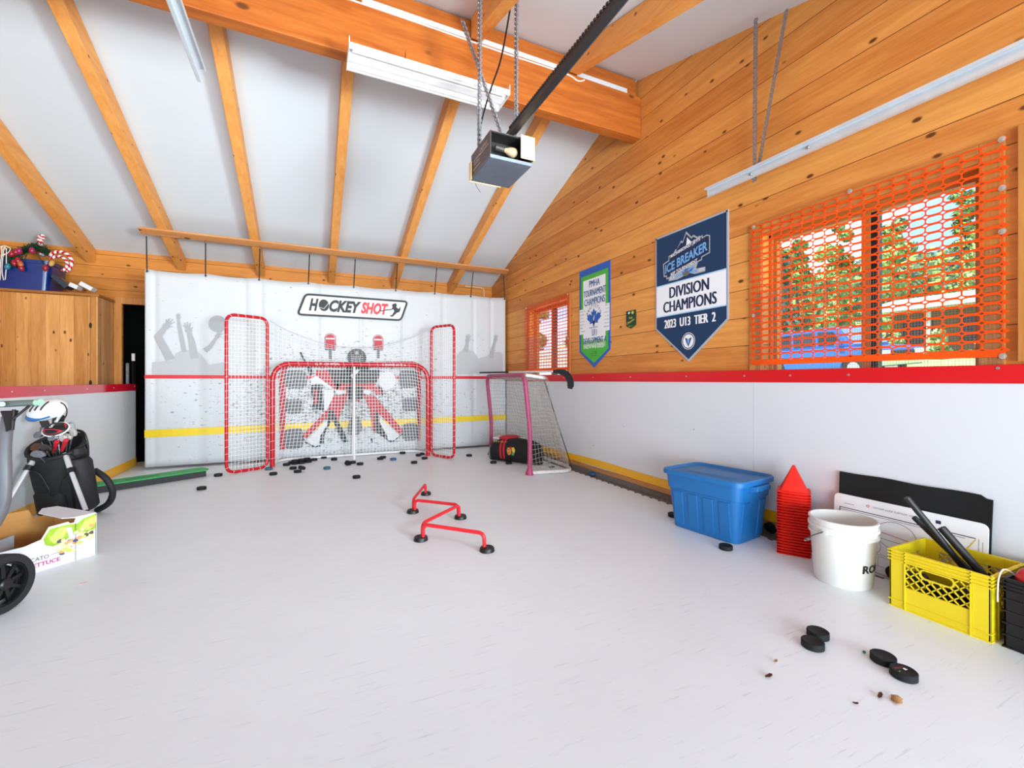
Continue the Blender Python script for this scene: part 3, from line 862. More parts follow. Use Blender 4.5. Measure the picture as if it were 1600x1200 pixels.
# goal lights
for (x0, x1, y0, y1) in ((425, 515, 110, 355), (838, 918, 122, 355)):
    mb = MB(p_wht); X = (x0 + x1) / 2; hw = (x1 - x0) / 2
    c = C1([(X, y0 + 60)])[0]; hw_ = C1([(X + hw, y0 + 60)])[0][0] - c[0]
    zt = C1([(X, y0 + 5)])[0][1]; zb_ = C1([(X, 245)])[0][1]; zc = zt - hw_
    mb.use(p_red); mb.stroke([(c[0] - hw_, zb_), (c[0] - hw_, zc)] + ell(c[0], zc, hw_, hw_, 12, PI, 0) + [(c[0] + hw_, zb_)], 0.006, PF, 0.0026)
    k = hw_ * 0.82
    mb.flat([(c[0] - k, zb_ + .004), (c[0] + k, zb_ + .004)] + ell(c[0], zc, k, k, 12, 0, PI), PF, 0.0026)
    mb.use(p_wht); mb.flat([(c[0] - k, zc - .012), (c[0] + k, zc - .012), (c[0] + k, zc + .006), (c[0] - k, zc + .006)], PF, 0.0032)
    mb.use(p_gry); mb.flat([(c[0] - k * 1.2, zb_ - .022), (c[0] + k * 1.2, zb_ - .022), (c[0] + k * 1.2, zb_), (c[0] - k * 1.2, zb_)], PF, 0.0032)
    mb.flat([(c[0] - .018, zb_ - .13), (c[0] + .018, zb_ - .13), (c[0] + .018, zb_ - .02), (c[0] - .018, zb_ - .02)], PF, 0.0028)
    mb.build('goal_light_print', t, smooth=0)
# logo plate
mb = MB(p_wht)
q = C2([(40, 415), (140, 160), (1405, 248), (1330, 478)])
z0_, z1_ = (q[0][1] + q[3][1]) / 2, (q[1][1] + q[2][1]) / 2
xa, xb, sh = q[0][0], q[3][0], q[1][0] - q[0][0]
outl = bend_path([(( xa + xb) / 2, z0_, 0), (xb, z0_, 0), (xb + sh, z1_, 0), (xa + sh, z1_, 0), (xa, z0_, 0), ((xa + xb) / 2, z0_, 0)], 0.05, 5)
outl = [(p.x, p.y) for p in outl][:-1]
mb.flat(outl, PF, 0.002)
mb.use(p_blk); mb.stroke(outl, 0.026, PF, 0.0026, closed=True)
hh = z1_ - z0_; cz = (z0_ + z1_) / 2 + .005; Wd = xb - xa + sh
def lx_(f): return xa + Wd * f
mb.text('H', PF, lx_(.135), cz, .115, hh * .60, 0.0028, shear=.3, bold=.05)
mb.flat(ell(lx_(.222), cz, .062, hh * .29, 18), PF, 0.0028)
mb.text('CKEY', PF, lx_(.412), cz, .40, hh * .60, 0.0028, shear=.3, bold=.05)
mb.use(p_wht); mb.stroke([(lx_(.222) - .055, cz - .03), (lx_(.222), cz - .045), (lx_(.222) + .058, cz + .035)], .006, PF, 0.0034)
mb.use(mat('print_bright_red', 'E0323C', 0.5)); mb.text('SHOT', PF, lx_(.682), cz, .36, hh * .60, 0.0028, shear=.3, bold=.05)
mb.use(p_blk)
s_ = hh
def LG(L): return [(lx_(.865) + a * s_, cz + b * s_) for a, b in L]
mb.flat(LG([(-.06, .30), (.10, .36), (.16, .26), (.12, .16), (.22, .06), (.30, .12), (.30, .20), (.34, .16), (.33, .02), (.28, -.10), (.16, -.14), (-.06, -.36), (-.16, -.36), (-.22, -.30), (-.10, -.28), (.02, -.08), (-.02, .04), (-.16, .02), (-.42, -.02), (-.44, -.05), (-.16, -.03), (-.06, .14), (-.10, .22)]), PF, 0.0040)
mb.stroke(LG([(-.30, 0), (-.62, -.10), (-.74, -.06)]), .012, PF, 0.0040)
mb.build('logo', t, smooth=0)
m_grom = mat('brass_grommet', '8E8A80', 0.35, 0.8)
for h in HOOK:
    MB(m_grom).lathe([(0.008, 0), (0.013, 0.002), (0.014, 0.004), (0.008, 0.005)], (h, TY - 0.006, 2.246 + .012 * (h - .5) / 2.2), 12, axis=(0, -1, 0)).build('grommet', t)

# batten and bungee cords that carry it
byy = 6.085; bz = zfar(byy) - RD - .0125
t = thing('batten', 'thin pine batten screwed under the rafters to hang the shooting tarp', 'batten', (0.53, byy, bz - .04))
sl_ = Vector((0, .9466, -.3223)); nb_ = Vector((0, .3223, .9466))
MB(m_batten).loft([[Vector((x, byy, bz)) + sl_ * a + nb_ * b_ for a, b_ in ((-.056, -.011), (.056, -.011), (.056, .0105), (-.056, .0105))] for x in (-1.705, 2.722)]).build('board', t, smooth=0, bevel=.003)
m_cord = mat('black_bungee', '151515', 0.6)
WHICH = ['first', 'second', 'third', 'fourth', 'fifth', 'sixth', 'seventh', 'eighth', 'ninth']
for i, h in enumerate(HOOK):
    zb_ = 2.246 + .012 * (h - .5) / 2.2
    h0 = h + (.012 if i < 8 else -.045)
    o = thing('bungee_cord', 'black bungee cord, %s from the left of the nine holding up the shooting tarp' % WHICH[i], 'cord', (h, byy, zb_), 'bungee cords along the tarp top')
    y0 = byy + .022; zt = bz - .024
    hk = [(h0, y0, zt + .002), (h0, y0 - .004, zt - .02), (h0, y0 + .012, zt - .035), (h0, y0 + .022, zt - .022)]
    MB(m_steel).tube(smooth_path(hk, 4), .003, 6).build('hook', o)
    e0 = Vector((h0, y0 + .006, zt - .03)); e1 = Vector((h, TY - .022, zb_ + .03))
    MB(m_cord).tube([e0, e1], .0065, 8).tube(smooth_path([e1, (h, TY - .022, zb_ + .005), (h, TY - .018, zb_ - .012)], 4), .005, 6).build('elastic', o)

# ------------------------------------------------------------------ nets and goals
m_cordw = mat('white_net_cord', 'F4F4F2', 0.7)
m_cordg = mat('dirty_net_cord', '9C958A', 0.8)
m_gred = mat('red_goal_tube', 'BC0D1E', 0.25)
m_wpaint = mat('white_painted_steel', 'E6E6E4', 0.35)
def netgrid(mb, f, nu, nv, r, seg=10, wob_=0.0):
    def F(u, v):
        p = Vector(f(u, v))
        if wob_:
            p += Vector(mnoise.noise_vector(p * 9)) * wob_
        return p
    for i in range(nu + 1):
        mb.tube([F(i / nu, k / seg) for k in range(seg + 1)], r, 4, caps=False)
    for j in range(nv + 1):
        mb.tube([F(k / (seg * 2), j / nv) for k in range(seg * 2 + 1)], r, 4, caps=False)
GX0, GX1, GY, GH = -0.40, 1.425, 5.78, 1.205
t = thing('hockey_goal', 'big red hockey goal with white net and tall side backstops before the tarp', 'goal', (0.51, GY, 0))
tp = bend_path([(GX0, GY, 0), (GX0, GY, GH), (GX1, GY, GH), (GX1, GY, 0)], 0.22, 8)
MB(m_gred).tube(tp, 0.027, 14).build('front_frame', t)
GB = GY + 0.385
MB(m_wpaint).tube(bend_path([(GX0, GY, .02), (GX0 + .04, GB, .02), (GX1 - .04, GB, .02), (GX1, GY, .02)], 0.25, 6), 0.016, 10).build('base_frame', t)
MB(m_wpaint).tube([(0.51, GY + .02, GH), (0.51, GY + .2, GH - .02), (0.51, GB, .03)], 0.014, 8).tube([(0.50, GY + .03, GH - .02), (.50, GY + .03, .02)], .0 + .014, 8).build('center_support', t)
def goal_net(u, v):
    # u runs round the back from the left post to the right one, v from the base up to the crossbar
    dep = (GB - GY) * (1 - v) + 0.13 * v
    pts = [(GX0, GY), (GX0 + .05, GY + dep), (GX1 - .05, GY + dep), (GX1, GY)]
    L = [dep, GX1 - GX0 - .1, dep]; s = u * sum(L)
    for k in range(3):
        if s <= L[k] + 1e-9 or k == 2:
            q = min(1, s / L[k]); a, b_ = pts[k], pts[k + 1]
            x = a[0] + (b_[0] - a[0]) * q; y = a[1] + (b_[1] - a[1]) * q; break
        s -= L[k]
    zt = GH - .015
    if x < GX0 + .22: zt -= .07 * ((GX0 + .22 - x) / .22) ** 2
    if x > GX1 - .22: zt -= .07 * ((x - GX1 + .22) / .22) ** 2
    return (x, y, .02 + (zt - .02) * v)
mb = MB(m_cordw)
netgrid(mb, goal_net, 58, 27, .0026, 12)
def shelf(u, v): return (GX0 + .16 + (GX1 - GX0 - .32) * u, GY + .13 * v, GH - .012)
netgrid(mb, shelf, 36, 3, .0026, 3)
mb.build('net', t, smooth=60)
mb = MB(m_cordw)                      # lacing round the frame
for k in range(len(tp) - 1): pass
def lace(path, r, step, rc):
    mbl = MB(m_cordw); P_ = [Vector(p) for p in path]; acc = 0; d0 = 0
    for a, b_ in zip(P_[:-1], P_[1:]):
        L = (b_ - a).length
        while d0 <= L:
            d = (b_ - a).normalized(); c = a + d * d0; q = d.orthogonal().normalized(); w_ = d.cross(q)
            mbl.tube([c + (q * math.cos(2 * PI * k / 10) + w_ * math.sin(2 * PI * k / 10)) * (r + rc * .5) + d * (k / 10 - .5) * r * 1.2 for k in range(10)], rc, 4, closed=True)
            d0 += step
        d0 -= L
    return mbl
lace(tp, 0.027, 0.10, .0014).build('lacing', t, smooth=60)
for cx in (.08, .88):
    mbd = MB(mat('decal_white', 'E9E9EA', 0.4)); scribble(mbd, ((0, GY - .0285, 0), (1, 0, 0), (0, 0, 1), (0, -1, 0)), cx - .05, cx + .25, GH, .022, 0); mbd.build('decal', t, smooth=0)
def sidepanel(A, B, nm):
    A = Vector((A[0], A[1], 0)); B = Vector((B[0], B[1], 0)); d = (B - A); L = d.length; d.normalize(); H_ = 1.715; r = .09
    Q = lambda s, z: A + d * s + Vector((0, 0, z))
    pth = bend_path([Q(L / 2, .018), Q(L - .018, .018), Q(L - .018, H_), Q(.018, H_), Q(.018, .018), Q(L / 2, .018)], r, 6)[:-1]
    f = MB(m_gred).tube(pth, .017, 10, closed=True).build(nm, t)
    mbn = MB(m_cordw)
    netgrid(mbn, lambda u, v: Q(.03 + (L - .06) * u, .03 + (H_ - .06) * v), 11, 40, .0017, 4)
    mbn.build('net', f, smooth=60)
    lace(pth + [pth[0]], .017, .075, .0014).build('lacing', f, smooth=60)
sidepanel((-.432, 5.735), (-.83, 5.515), 'side_backstop')
sidepanel((1.455, 5.765), (1.672, 5.365), 'side_backstop')
# sagging top backstop net between the side panels
def topnet(u, v):
    x = -.43 + 1.885 * u; y = 5.745 + .02 * u + .22 * math.sin(PI * u) * v
    sag = 1.70 - .27 * math.sin(PI * u) ** .8
    return (x, y, GH + .03 + (sag - GH - .03) * v)
mb = MB(m_cordw); netgrid(mb, topnet, 42, 8, .0012, 8)
mb.use(mat('grey_cord', 'B9BCC4', 0.7)).tube([topnet(k / 24, 1.0) for k in range(25)], .004, 6)
mb.build('top_backstop_net', t, smooth=60)

# second goal on the right, opening to the left
m_pink = mat('faded_pink_tube', 'A23A60', 0.5, var=0.45, scale=45)
m_scuf = mat('scuffed_white_tube', 'D6D1CC', 0.55, var=0.25, scale=30)
t = thing('hockey_goal', 'smaller faded pink hockey goal with saggy dirty net standing sideways by the right boards', 'goal', (2.35, 4.85, 0))
N0, N1 = Vector((2.125, 4.17, 0)), Vector((2.225, 5.52, 0))
HH = 1.065; tilt = Vector((-.065, -.01, 0))
a0 = N0 + tilt + Vector((0, 0, HH)); a1 = N1 + tilt + Vector((0, 0, HH))
mid0 = N0 + Vector((.005, 0, .45)); mid1 = N1 + Vector((.005, 0, .45))
fp = bend_path([N0 + Vector((0, 0, .02)), mid0, a0, a1, mid1, N1 + Vector((0, 0, .02))], .12, 6)
MB(m_pink).tube(fp, .024, 12).build('front_frame', t)
MB(m_pink).lathe([(.0, 0), (.045, 0), (.045, .012), (.03, .06), (.02, .08)], N0, 14).lathe([(.0, 0), (.045, 0), (.045, .012), (.03, .06), (.02, .08)], N1, 14).build('post_foot', t)
bb = [N0 + Vector((.01, -.01, .022)), Vector((2.60, 4.075, .022)), Vector((2.69, 4.35, .022)), Vector((2.70, 5.40, .022)), N1 + Vector((.01, .01, .022))]
MB(m_scuf).tube(bend_path(bb, .15, 6), .02, 10).build('base_frame', t)
b0 = a0 + Vector((.27, -.02, -.035)); b1 = a1 + Vector((.27, .02, -.02))
MB(m_scuf).tube(bend_path([a0 + Vector((.01, 0, 0)), b0, b1, a1 + Vector((.01, 0, 0))], .12, 6), .019, 10).build('top_frame', t)
MB(mat('dark_lacing', '2E2B2C', .8)).tube(smooth_path([b0 + Vector((-.03, .03, -.01)), b0.lerp(Vector((2.64, 4.14, .03)), .5) + Vector((-.03, 0, 0)), Vector((2.64, 4.14, .03))], 6), .005, 6).build('back_brace', t)
def gnet(u, v):
    lo = [N0, Vector((2.58, 4.09, .03)), Vector((2.67, 4.40, .03)), Vector((2.68, 5.40, .03)), N1]
    hi = [a0, b0, b0 + Vector((.0, .25, 0)), b1, a1]
    s = u * 4; k = min(3, int(s)); q = s - k
    p = lo[k].lerp(lo[k + 1], q); h = hi[k].lerp(hi[k + 1], q)
    r = p.lerp(h, v); bulge = math.sin(PI * v) * math.sin(PI * u)
    return r + Vector((-.03 * bulge, .0, .02 - .01 * v))
mb = MB(m_cordg); netgrid(mb, gnet, 44, 21, .0019, 14, wob_=.016)
def gtop(u, v): return a0.lerp(a1, u).lerp(b0.lerp(b1, u), v) + Vector((0, 0, -.05 * math.sin(PI * u) * math.sin(PI * v)))
netgrid(mb, gtop, 26, 5, .002, 6, wob_=.01)
mb.build('net', t, smooth=60)

# stick lying on the pink goal
m_blk = mat('black_plastic', '0D0D0E', 0.45)
m_blk2 = mat('black_composite', '121214', 0.5, var=0.2, scale=40)
m_tape = mat('black_cloth_tape', '121213', 0.9)
t = thing('hockey_stick', 'hockey stick lying along the top of the pink goal, black blade hanging over', 'stick', (2.45, 4.7, 1.05))
p0 = Vector((2.10, 5.60, 1.112)); p1 = Vector((2.43, 4.20, 1.106))
MB(m_blk2).beam(p0, p0.lerp(p1, .45), .030, .020).build('taped_grip', t, smooth=0, bevel=.004)
MB(m_scuf).beam(p0.lerp(p1, .45), p1, .029, .020).build('shaft', t, smooth=0, bevel=.004)
bl = smooth_path([p1, p1 + Vector((.06, -.07, -.005)), p1 + Vector((.12, -.10, -.04)), p1 + Vector((.15, -.12, -.12)), p1 + Vector((.145, -.115, -.19))], 4)
rings = []
for i, p in enumerate(bl):
    f = i / (len(bl) - 1); tg = (bl[min(i + 1, len(bl) - 1)] - bl[max(i - 1, 0)]).normalized()
    sd = Vector((.55, .83, 0)).normalized(); up = tg.cross(sd).normalized()
    wd = .014 + .022 * min(1, f * 3); th = .008 - .003 * f
    if f > .9: wd *= .75
    rings.append([p + sd * th + up * wd, p - sd * th + up * wd, p - sd * th - up * wd, p + sd * th - up * wd])
MB(m_tape).loft(rings).build('blade', t, smooth=30)
# ------------------------------------------------------------------ banners on the right wall
def wall_frame(y, z, off=0.001):
    return ((WX - off, y, z), (0, -1, 0), (0, 0, 1), (-1, 0, 0))
b_navy = mat('navy_felt', '0F3357', 0.85)
b_navy2 = mat('dark_navy_felt', '14284A', 0.85)
b_silver = mat('silver_edging', 'A9B0BA', 0.5)
b_white = mat('white_felt', 'EDEFF2', 0.8)
b_sky = mat('sky_blue_felt', '6FA9E0', 0.8)
b_lsky = mat('pale_blue_felt', 'A9D3EE', 0.8)
b_blue = mat('royal_blue_felt', '1F5FB8', 0.8)
b_grey = mat('grey_felt', '6B6660', 0.8)
# big navy pennant banner
YL, YR = 2.985, 2.243
Zt, Zs, Zp = 2.258, 1.455, 1.160
fr = wall_frame(YL, 0)
W_ = YL - YR
t = thing('banner', 'large navy and white hockey tournament banner with a mountain crest, ending in a point', 'banner', (WX, (YL + YR) / 2, Zp), 'hockey banners on the timber wall')
outl = [(0, Zs), (W_ / 2, Zp), (W_, Zs), (W_, Zt), (0, Zt)]
MB(b_silver).slab(outl, fr, 0.0, 0.006).build('edging', t, smooth=0)
e_ = .016
inn = [(e_, Zs + .006), (W_ / 2, Zp + .02), (W_ - e_, Zs + .006), (W_ - e_, Zt - e_), (e_, Zt - e_)]
mb = MB(b_navy).slab(inn, fr, 0.006, 0.0085)
mb.build('panel', t, smooth=0)
mb = MB(b_lsky).flat([(e_, 1.555), (W_ - e_, 1.555), (W_ - e_, 1.83), (e_, 1.83)], fr, .0092)
mb.use(b_white).flat([(e_, 1.565), (W_ - e_, 1.565), (W_ - e_, 1.82), (e_, 1.82)], fr, .0098)
mb.build('white_band', t, smooth=0)
mb = MB(b_navy2)
mb.btext('DIVISION', fr, W_ * .50, 1.748, .40, .092, .0104, .0045)
mb.btext('CHAMPIONS', fr, W_ * .50, 1.632, .54, .092, .0104, .0045)
mb.build('lettering', t, smooth=0)
MB(b_white).btext('2023  U13  TIER  2', fr, W_ * .50, 1.488, .52, .072, .0092, .004).build('lettering', t, smooth=0, label='white lettering')
# crest
mb = MB(b_silver)
cx = W_ * .47
mt = [(-.20, 1.985), (-.115, 2.10), (-.10, 2.095), (-.055, 2.155), (-.035, 2.145), (.0, 2.215), (.055, 2.155), (.075, 2.165), (.115, 2.135), (.135, 2.14), (.15, 2.12), (.21, 2.105), (.215, 2.02), (.17, 2.0), (.165, 1.975), (.13, 1.965), (.12, 1.94), (.10, 1.89), (.19, 1.885), (.19, 1.85), (.09, 1.85), (.03, 1.872), (-.02, 1.86), (-.09, 1.845), (-.19, 1.85), (-.19, 1.885), (-.11, 1.895), (-.16, 1.905), (-.20, 1.91), (-.235, 1.94), (-.255, 1.99)]
mb.flat([(cx + a, b_) for a, b_ in mt], fr, .0092)
mb.use(b_navy2)
mt2 = [(-.185, 1.985), (-.105, 2.088), (-.055, 2.14), (-.035, 2.13), (.0, 2.195), (.055, 2.14), (.075, 2.15), (.115, 2.12), (.14, 2.11), (.2, 2.09), (.2, 2.03), (.16, 1.975), (-.19, 1.925), (-.24, 1.985)]
mb.flat([(cx + a, b_) for a, b_ in mt2], fr, .0096)
mb.use(b_white)
mb.flat([(cx + a, b_) for a, b_ in [(.01, 2.165), (.035, 2.135), (.06, 2.11), (.085, 2.125), (.125, 2.08), (.05, 2.065), (-.06, 2.02), (-.10, 2.01), (-.055, 2.045), (-.02, 2.05), (-.03, 2.085), (.0, 2.10), (.005, 2.125)]], fr, .0100)
def tfr(x, z): return (Vector(fr[0]) + Vector((0, -x, z)), Vector((0, -1, .20)), Vector((0, 0, 1)), fr[3])
mb.use(b_silver).flat([(cx - .245, 1.895), (cx - .215, 1.895), (cx - .215, 1.868), (cx + .16, 1.945), (cx + .16, 1.965), (cx + .235, 1.98), (cx + .235, 2.115), (cx + .20, 2.128), (cx + .165, 2.118), (cx + .165, 2.136), (cx - .19, 2.062), (cx - .19, 2.028), (cx - .255, 2.01)], fr, .01045)
mb.use(b_navy2).flat([(cx - .235, 1.905), (cx - .207, 1.905), (cx - .207, 1.880), (cx + .152, 1.953), (cx + .152, 1.972), (cx + .226, 1.987), (cx + .226, 2.11), (cx + .20, 2.118), (cx + .157, 2.108), (cx + .157, 2.126), (cx - .182, 2.054), (cx - .182, 2.02), (cx - .245, 2.003)], fr, .01065)
mb.use(b_white).text('RICHMOND JETS', tfr(cx - .012, 2.078), 0, 0, .315, .026, .0112, shear=.2, bold=.02)
mb.text('REP TOURNAMENT', tfr(cx - .025, 1.928), 0, 0, .28, .026, .0112, bold=.02)
mb.use(b_sky).text('ICE BREAKER', tfr(cx - .008, 2.000), 0, 0, .44, .076, .0112, bold=.03)
mb.use(b_blue).flat([(cx - .06, 1.912), (cx + .085, 1.912), (cx + .05, 1.872), (cx + .02, 1.862), (cx - .03, 1.875)], fr, .0100)
mb.use(b_sky).stroke([(cx - .11, 1.872), (cx - .04, 1.875), (cx + .08, 1.915)], .014, fr, .0103).stroke([(cx + .11, 1.872), (cx + .04, 1.875), (cx - .08, 1.915)], .014, fr, .0103)
mb.use(b_white); scribble(mb, fr, cx - .18, cx - .12, 1.868, .022, .0103); scribble(mb, fr, cx + .12, cx + .18, 1.868, .022, .0103)
mb.use(b_grey).flat(ell(cx, 1.876, .036, .022, 18), fr, .0108)
mb.build('mountain_crest', t, smooth=0)
mb = MB(b_white).flat(ell(W_ * .5, 1.325, .068, .068, 24), fr, .0092)
mb.use(b_navy).stroke(ell(W_ * .5, 1.325, .059, .059, 24), .008, fr, .0096, closed=True).flat([(W_ * .5 + a, 1.325 + b_) for a, b_ in [(-.035, .03), (0, .015), (.035, .03), (.02, -.01), (0, -.045), (-.02, -.01)]], fr, .0096)
mb.use(b_sky).flat([(W_ * .5 + a, 1.325 + b_) for a, b_ in [(-.015, .015), (.015, .015), (.008, -.015), (0, -.03), (-.008, -.015)]], fr, .0100)
mb.build('round_crest', t, smooth=0)
for yy, zz in ((YL - .012, Zt - .012), (YR + .012, Zt - .012)):
    MB(m_blk).lathe([(.007, 0), (.006, -.004), (0, -.005)], (WX - .008, yy, zz), 10, axis=(1, 0, 0)).build('screw', t)

# blue and green club banner
b_green = mat('green_felt', '4BB33C', 0.8)
b_lgreen = mat('pale_green_felt', '9CC98F', 0.8)
b_cobalt = mat('cobalt_felt', '2E5FB5', 0.8)
YL, YR = 4.19, 3.632
Zt, Zs, Zp = 2.236, 1.325, 1.147
fr = wall_frame(YL, 0); W_ = YL - YR
t = thing('banner', 'narrow white banner with blue and green borders and a blue maple leaf', 'banner', (WX, (YL + YR) / 2, Zp), 'hockey banners on the timber wall')
def pent(e, top, e2=None):
    k = e * 1.1
    return [(e, Zs + k * .25), (W_ / 2, Zp + k * 1.25), (W_ - e, Zs + k * .25), (W_ - e, Zt - top), (e, Zt - top)]
MB(b_cobalt).slab(pent(0, 0), fr, 0, .005).build('border', t, smooth=0)
MB(b_green).slab(pent(.034, .075), fr, .005, .0062).build('green_panel', t, smooth=0)
mb = MB(b_white).flat([(.075, 1.44), (W_ - .075, 1.44), (W_ - .075, Zt - .125), (.075, Zt - .125)], fr, .0068)
mb.flat([(.006, 1.52), (W_ - .006, 1.52), (W_ - .006, 1.80), (.006, 1.80)], fr, .0072)
mb.use(b_lgreen).flat([(.075, 1.36), (W_ - .075, 1.36), (W_ - .075, 1.44), (.075, 1.44)], fr, .0068)
mb.build('white_panel', t, smooth=0)
mb = MB(mat('lettering_blue', '1B558F', .8))
for s_, z_, wd, ht in (('PMHA', 2.055, .19, .070), ('TOURNAMENT', 1.958, .40, .072), ('CHAMPIONS', 1.862, .37, .075), ('U11', 1.520, .085, .062), ('DEVELOPMENT A', 1.440, .42, .062)):
    mb.btext(s_, fr, W_ / 2 + .01, z_, wd, ht, .0080, .002)
mb.build('lettering', t, smooth=0)
mb = MB(b_white); mb.text('NOV 4-6 2022', fr, W_ / 2, 1.375, .35, .045, .0078); mb.build('lettering', t, smooth=0, label='white lettering')
def prow(*a):
    mb = MB(b_navy2); scribble(mb, fr, *a); mb.build('small_print', t, smooth=0)
for z_ in (1.315, 1.295, 1.275): prow(W_ / 2 - .055, W_ / 2 + .055, z_, .011, .0080)
for k in range(7):
    z_ = 1.775 - k * .037
    prow(.015, .115 - .02 * (k % 3), z_, .012, .0080)
    prow(W_ - .10 + .02 * (k % 2), W_ - .012, z_ + .01, .012, .0080)
leaf = [(0, .115), (.022, .075), (.045, .085), (.035, .035), (.07, .065), (.08, .048), (.112, .052), (.10, .022), (.115, .012), (.06, -.035), (.068, -.055), (.008, -.045), (.008, -.09), (-.008, -.09), (-.008, -.045), (-.068, -.055), (-.06, -.035), (-.115, .012), (-.10, .022), (-.112, .052), (-.08, .048), (-.07, .065), (-.035, .035), (-.045, .085), (-.022, .075)]
mb = MB(b_cobalt).flat([(W_ / 2 + a * 1.15, 1.672 + b_ * .98) for a, b_ in leaf], fr, .0080)
mb.use(b_navy2).flat([(W_ / 2 + a, 1.672 + b_) for a, b_ in [(-.012, -.01), (.012, .0), (.02, -.05), (0, -.085), (-.02, -.05)]], fr, .0086)
mb.use(b_white).flat([(W_ / 2 + a, 1.672 + b_) for a, b_ in [(-.01, -.005), (.0, -.03), (.016, .035), (.008, .035)]], fr, .0090)
mb.use(b_navy2)
wd = 'PENTICTON'
for k, ch in enumerate(wd):
    a = math.radians(150 - 120 * k / (len(wd) - 1)); cxx, czz = W_ / 2 + .135 * math.cos(a), 1.665 + .145 * math.sin(a)
    u_ = Vector((0, -math.sin(a), math.cos(a) * -1)); 
    ux = Vector((0, -1, 0)) * math.sin(a) + Vector((0, 0, 1)) * (-math.cos(a)); uz = Vector((0, -1, 0)) * math.cos(a) + Vector((0, 0, 1)) * math.sin(a)
    o_ = Vector(fr[0]) + Vector((0, -1, 0)) * cxx + Vector((0, 0, 1)) * czz
    mb.text(ch, (o_, ux, uz, (-1, 0, 0)), 0, 0, .022 if ch != 'I' else .006, .030, .0082, bold=.015)
mb.text('MINOR HOCKEY', fr, W_ / 2, 1.578, .15, .014, .0080, bold=.01)
mb.text('BC 1962', fr, W_ / 2, 1.556, .07, .012, .0080, bold=.01)
mb.build('maple_leaf_crest', t, smooth=0)

# small dark green pennant
b_dgreen = mat('dark_green_felt', '16402C', 0.85); b_gold = mat('gold_print', 'C9C23A', 0.7)
YL, YR = 3.385, 3.243; Zt, Zs, Zp = 1.672, 1.530, 1.500
fr = wall_frame(YL, 0); W_ = YL - YR
t = thing('banner', 'tiny dark green pennant pinned between the two large banners', 'banner', (WX, (YL + YR) / 2, Zp), 'hockey banners on the timber wall')
MB(b_dgreen).slab([(.004, Zs), (W_ / 2, Zp), (W_, Zs), (W_ - .002, Zt), (.002, Zt)], fr, .003, .006).build('cloth', t, smooth=0)
mb = MB(b_white).flat([(.035, 1.64), (.055, 1.645), (.06, 1.655), (.05, 1.665), (.03, 1.655)], fr, .0068)
mb.use(b_gold).flat(ell(W_ * .68, 1.65, .018, .016, 12), fr, .0068).text('1st', fr, W_ / 2, 1.605, .05, .022, .0068, bold=.02).text('Champions', (fr[0], Vector((0, -1, .32)).normalized(), (0, 0, 1), fr[3]), W_ / 2, 1.56 - .015, .11, .028, .0068, shear=.3, bold=.02)
scribble(mb, fr, W_ / 2 - .03, W_ / 2 + .03, 1.525, .012, .0068)
mb.build('print', t, smooth=0)
MB(m_blk).ball((WX - .008, YR + .03, Zt - .004), .006, 8, 6).build('pin', t)

# ------------------------------------------------------------------ garage door hardware
m_galv = mat('galvanised_strut', '9B9EA3', 0.45, 0.75, var=0.25, scale=60)
m_hole = mat('strut_hole', '26262A', 0.8)
def strut(mb_parent, name, p, q, side, wd=.032, holes=True):
    """perforated angle iron from p to q; side = direction the second leg points to"""
    p, q = Vector(p), Vector(q); d = (q - p).normalized(); s_ = Vector(side); s_ = (s_ - d * s_.dot(d)).normalized(); o_ = d.cross(s_)
    L = (q - p).length; th = .003
    mb = MB(m_galv); step = .032; N = max(2, int(L / step))
    # each leg is a strip of ring-holed plates
    for (a, b_) in ((s_, o_), (o_, s_)):
        for k in range(N):
            z0 = L * k / N; z1 = L * (k + 1) / N; zc = (z0 + z1) / 2; hr = .0065; K = 8
            outer = []; inner = []
            for j in range(K):
                an = 2 * PI * (j + .5) / K; ca, sa = math.cos(an), math.sin(an); m_ = max(abs(ca), abs(sa))
                outer.append((wd / 2 + ca / m_ * wd / 2, zc + sa / m_ * (z1 - z0) / 2)); inner.append((wd / 2 + ca * hr, zc + sa * hr * 1.15))
            vs_ = [p + a * x + d * z + b_ * h for h in (0, th) for x, z in outer + inner]
            fs = []
            for j in range(K):
                j2 = (j + 1) % K
                fs += [(j, j2, K + j2, K + j), (2 * K + j, 3 * K + j, 3 * K + j2, 2 * K + j2), (K + j, K + j2, 3 * K + j2, 3 * K + j)]
            mb.add(vs_, fs)
    return mb.build(name, mb_parent, smooth=0)
OX0, OX1, OY0, OY1, OZ = 0.985, 1.265, 2.455, 2.80, 2.352
t = thing('garage_door_opener', 'garage door opener motor box with bare bulb, hung from perforated angle irons', 'garage door opener', (1.125, 2.63, OZ))
m_obox = mat('brown_grey_casing', '5A4C48', 0.5, var=0.08, scale=40)
m_opan = mat('slate_pan', '5E6673', 0.45, 0.2, var=0.2, scale=20)
m_cream = mat('cream_lens', 'F0D79A', 0.4)
m_oblk = mat('black_casing', '1A1818', 0.5)
HB = .17
mb = MB(m_obox)
mb.box((OX0, OY0, OZ + .02), (OX0 + .004, OY1, OZ + HB)).box((OX1 - .004, OY0, OZ + .02), (OX1, OY1, OZ + HB)).box((OX0, OY0, OZ + HB - .004), (OX1, OY1, OZ + HB)).box((OX0, OY1 - .004, OZ + .02), (OX1, OY1, OZ + HB))
mb.box((OX0 + .004, OY0 + .11, OZ + .02), (OX1 - .004, OY0 + .115, OZ + HB - .004))
mb.build('casing', t, smooth=0, bevel=.003)
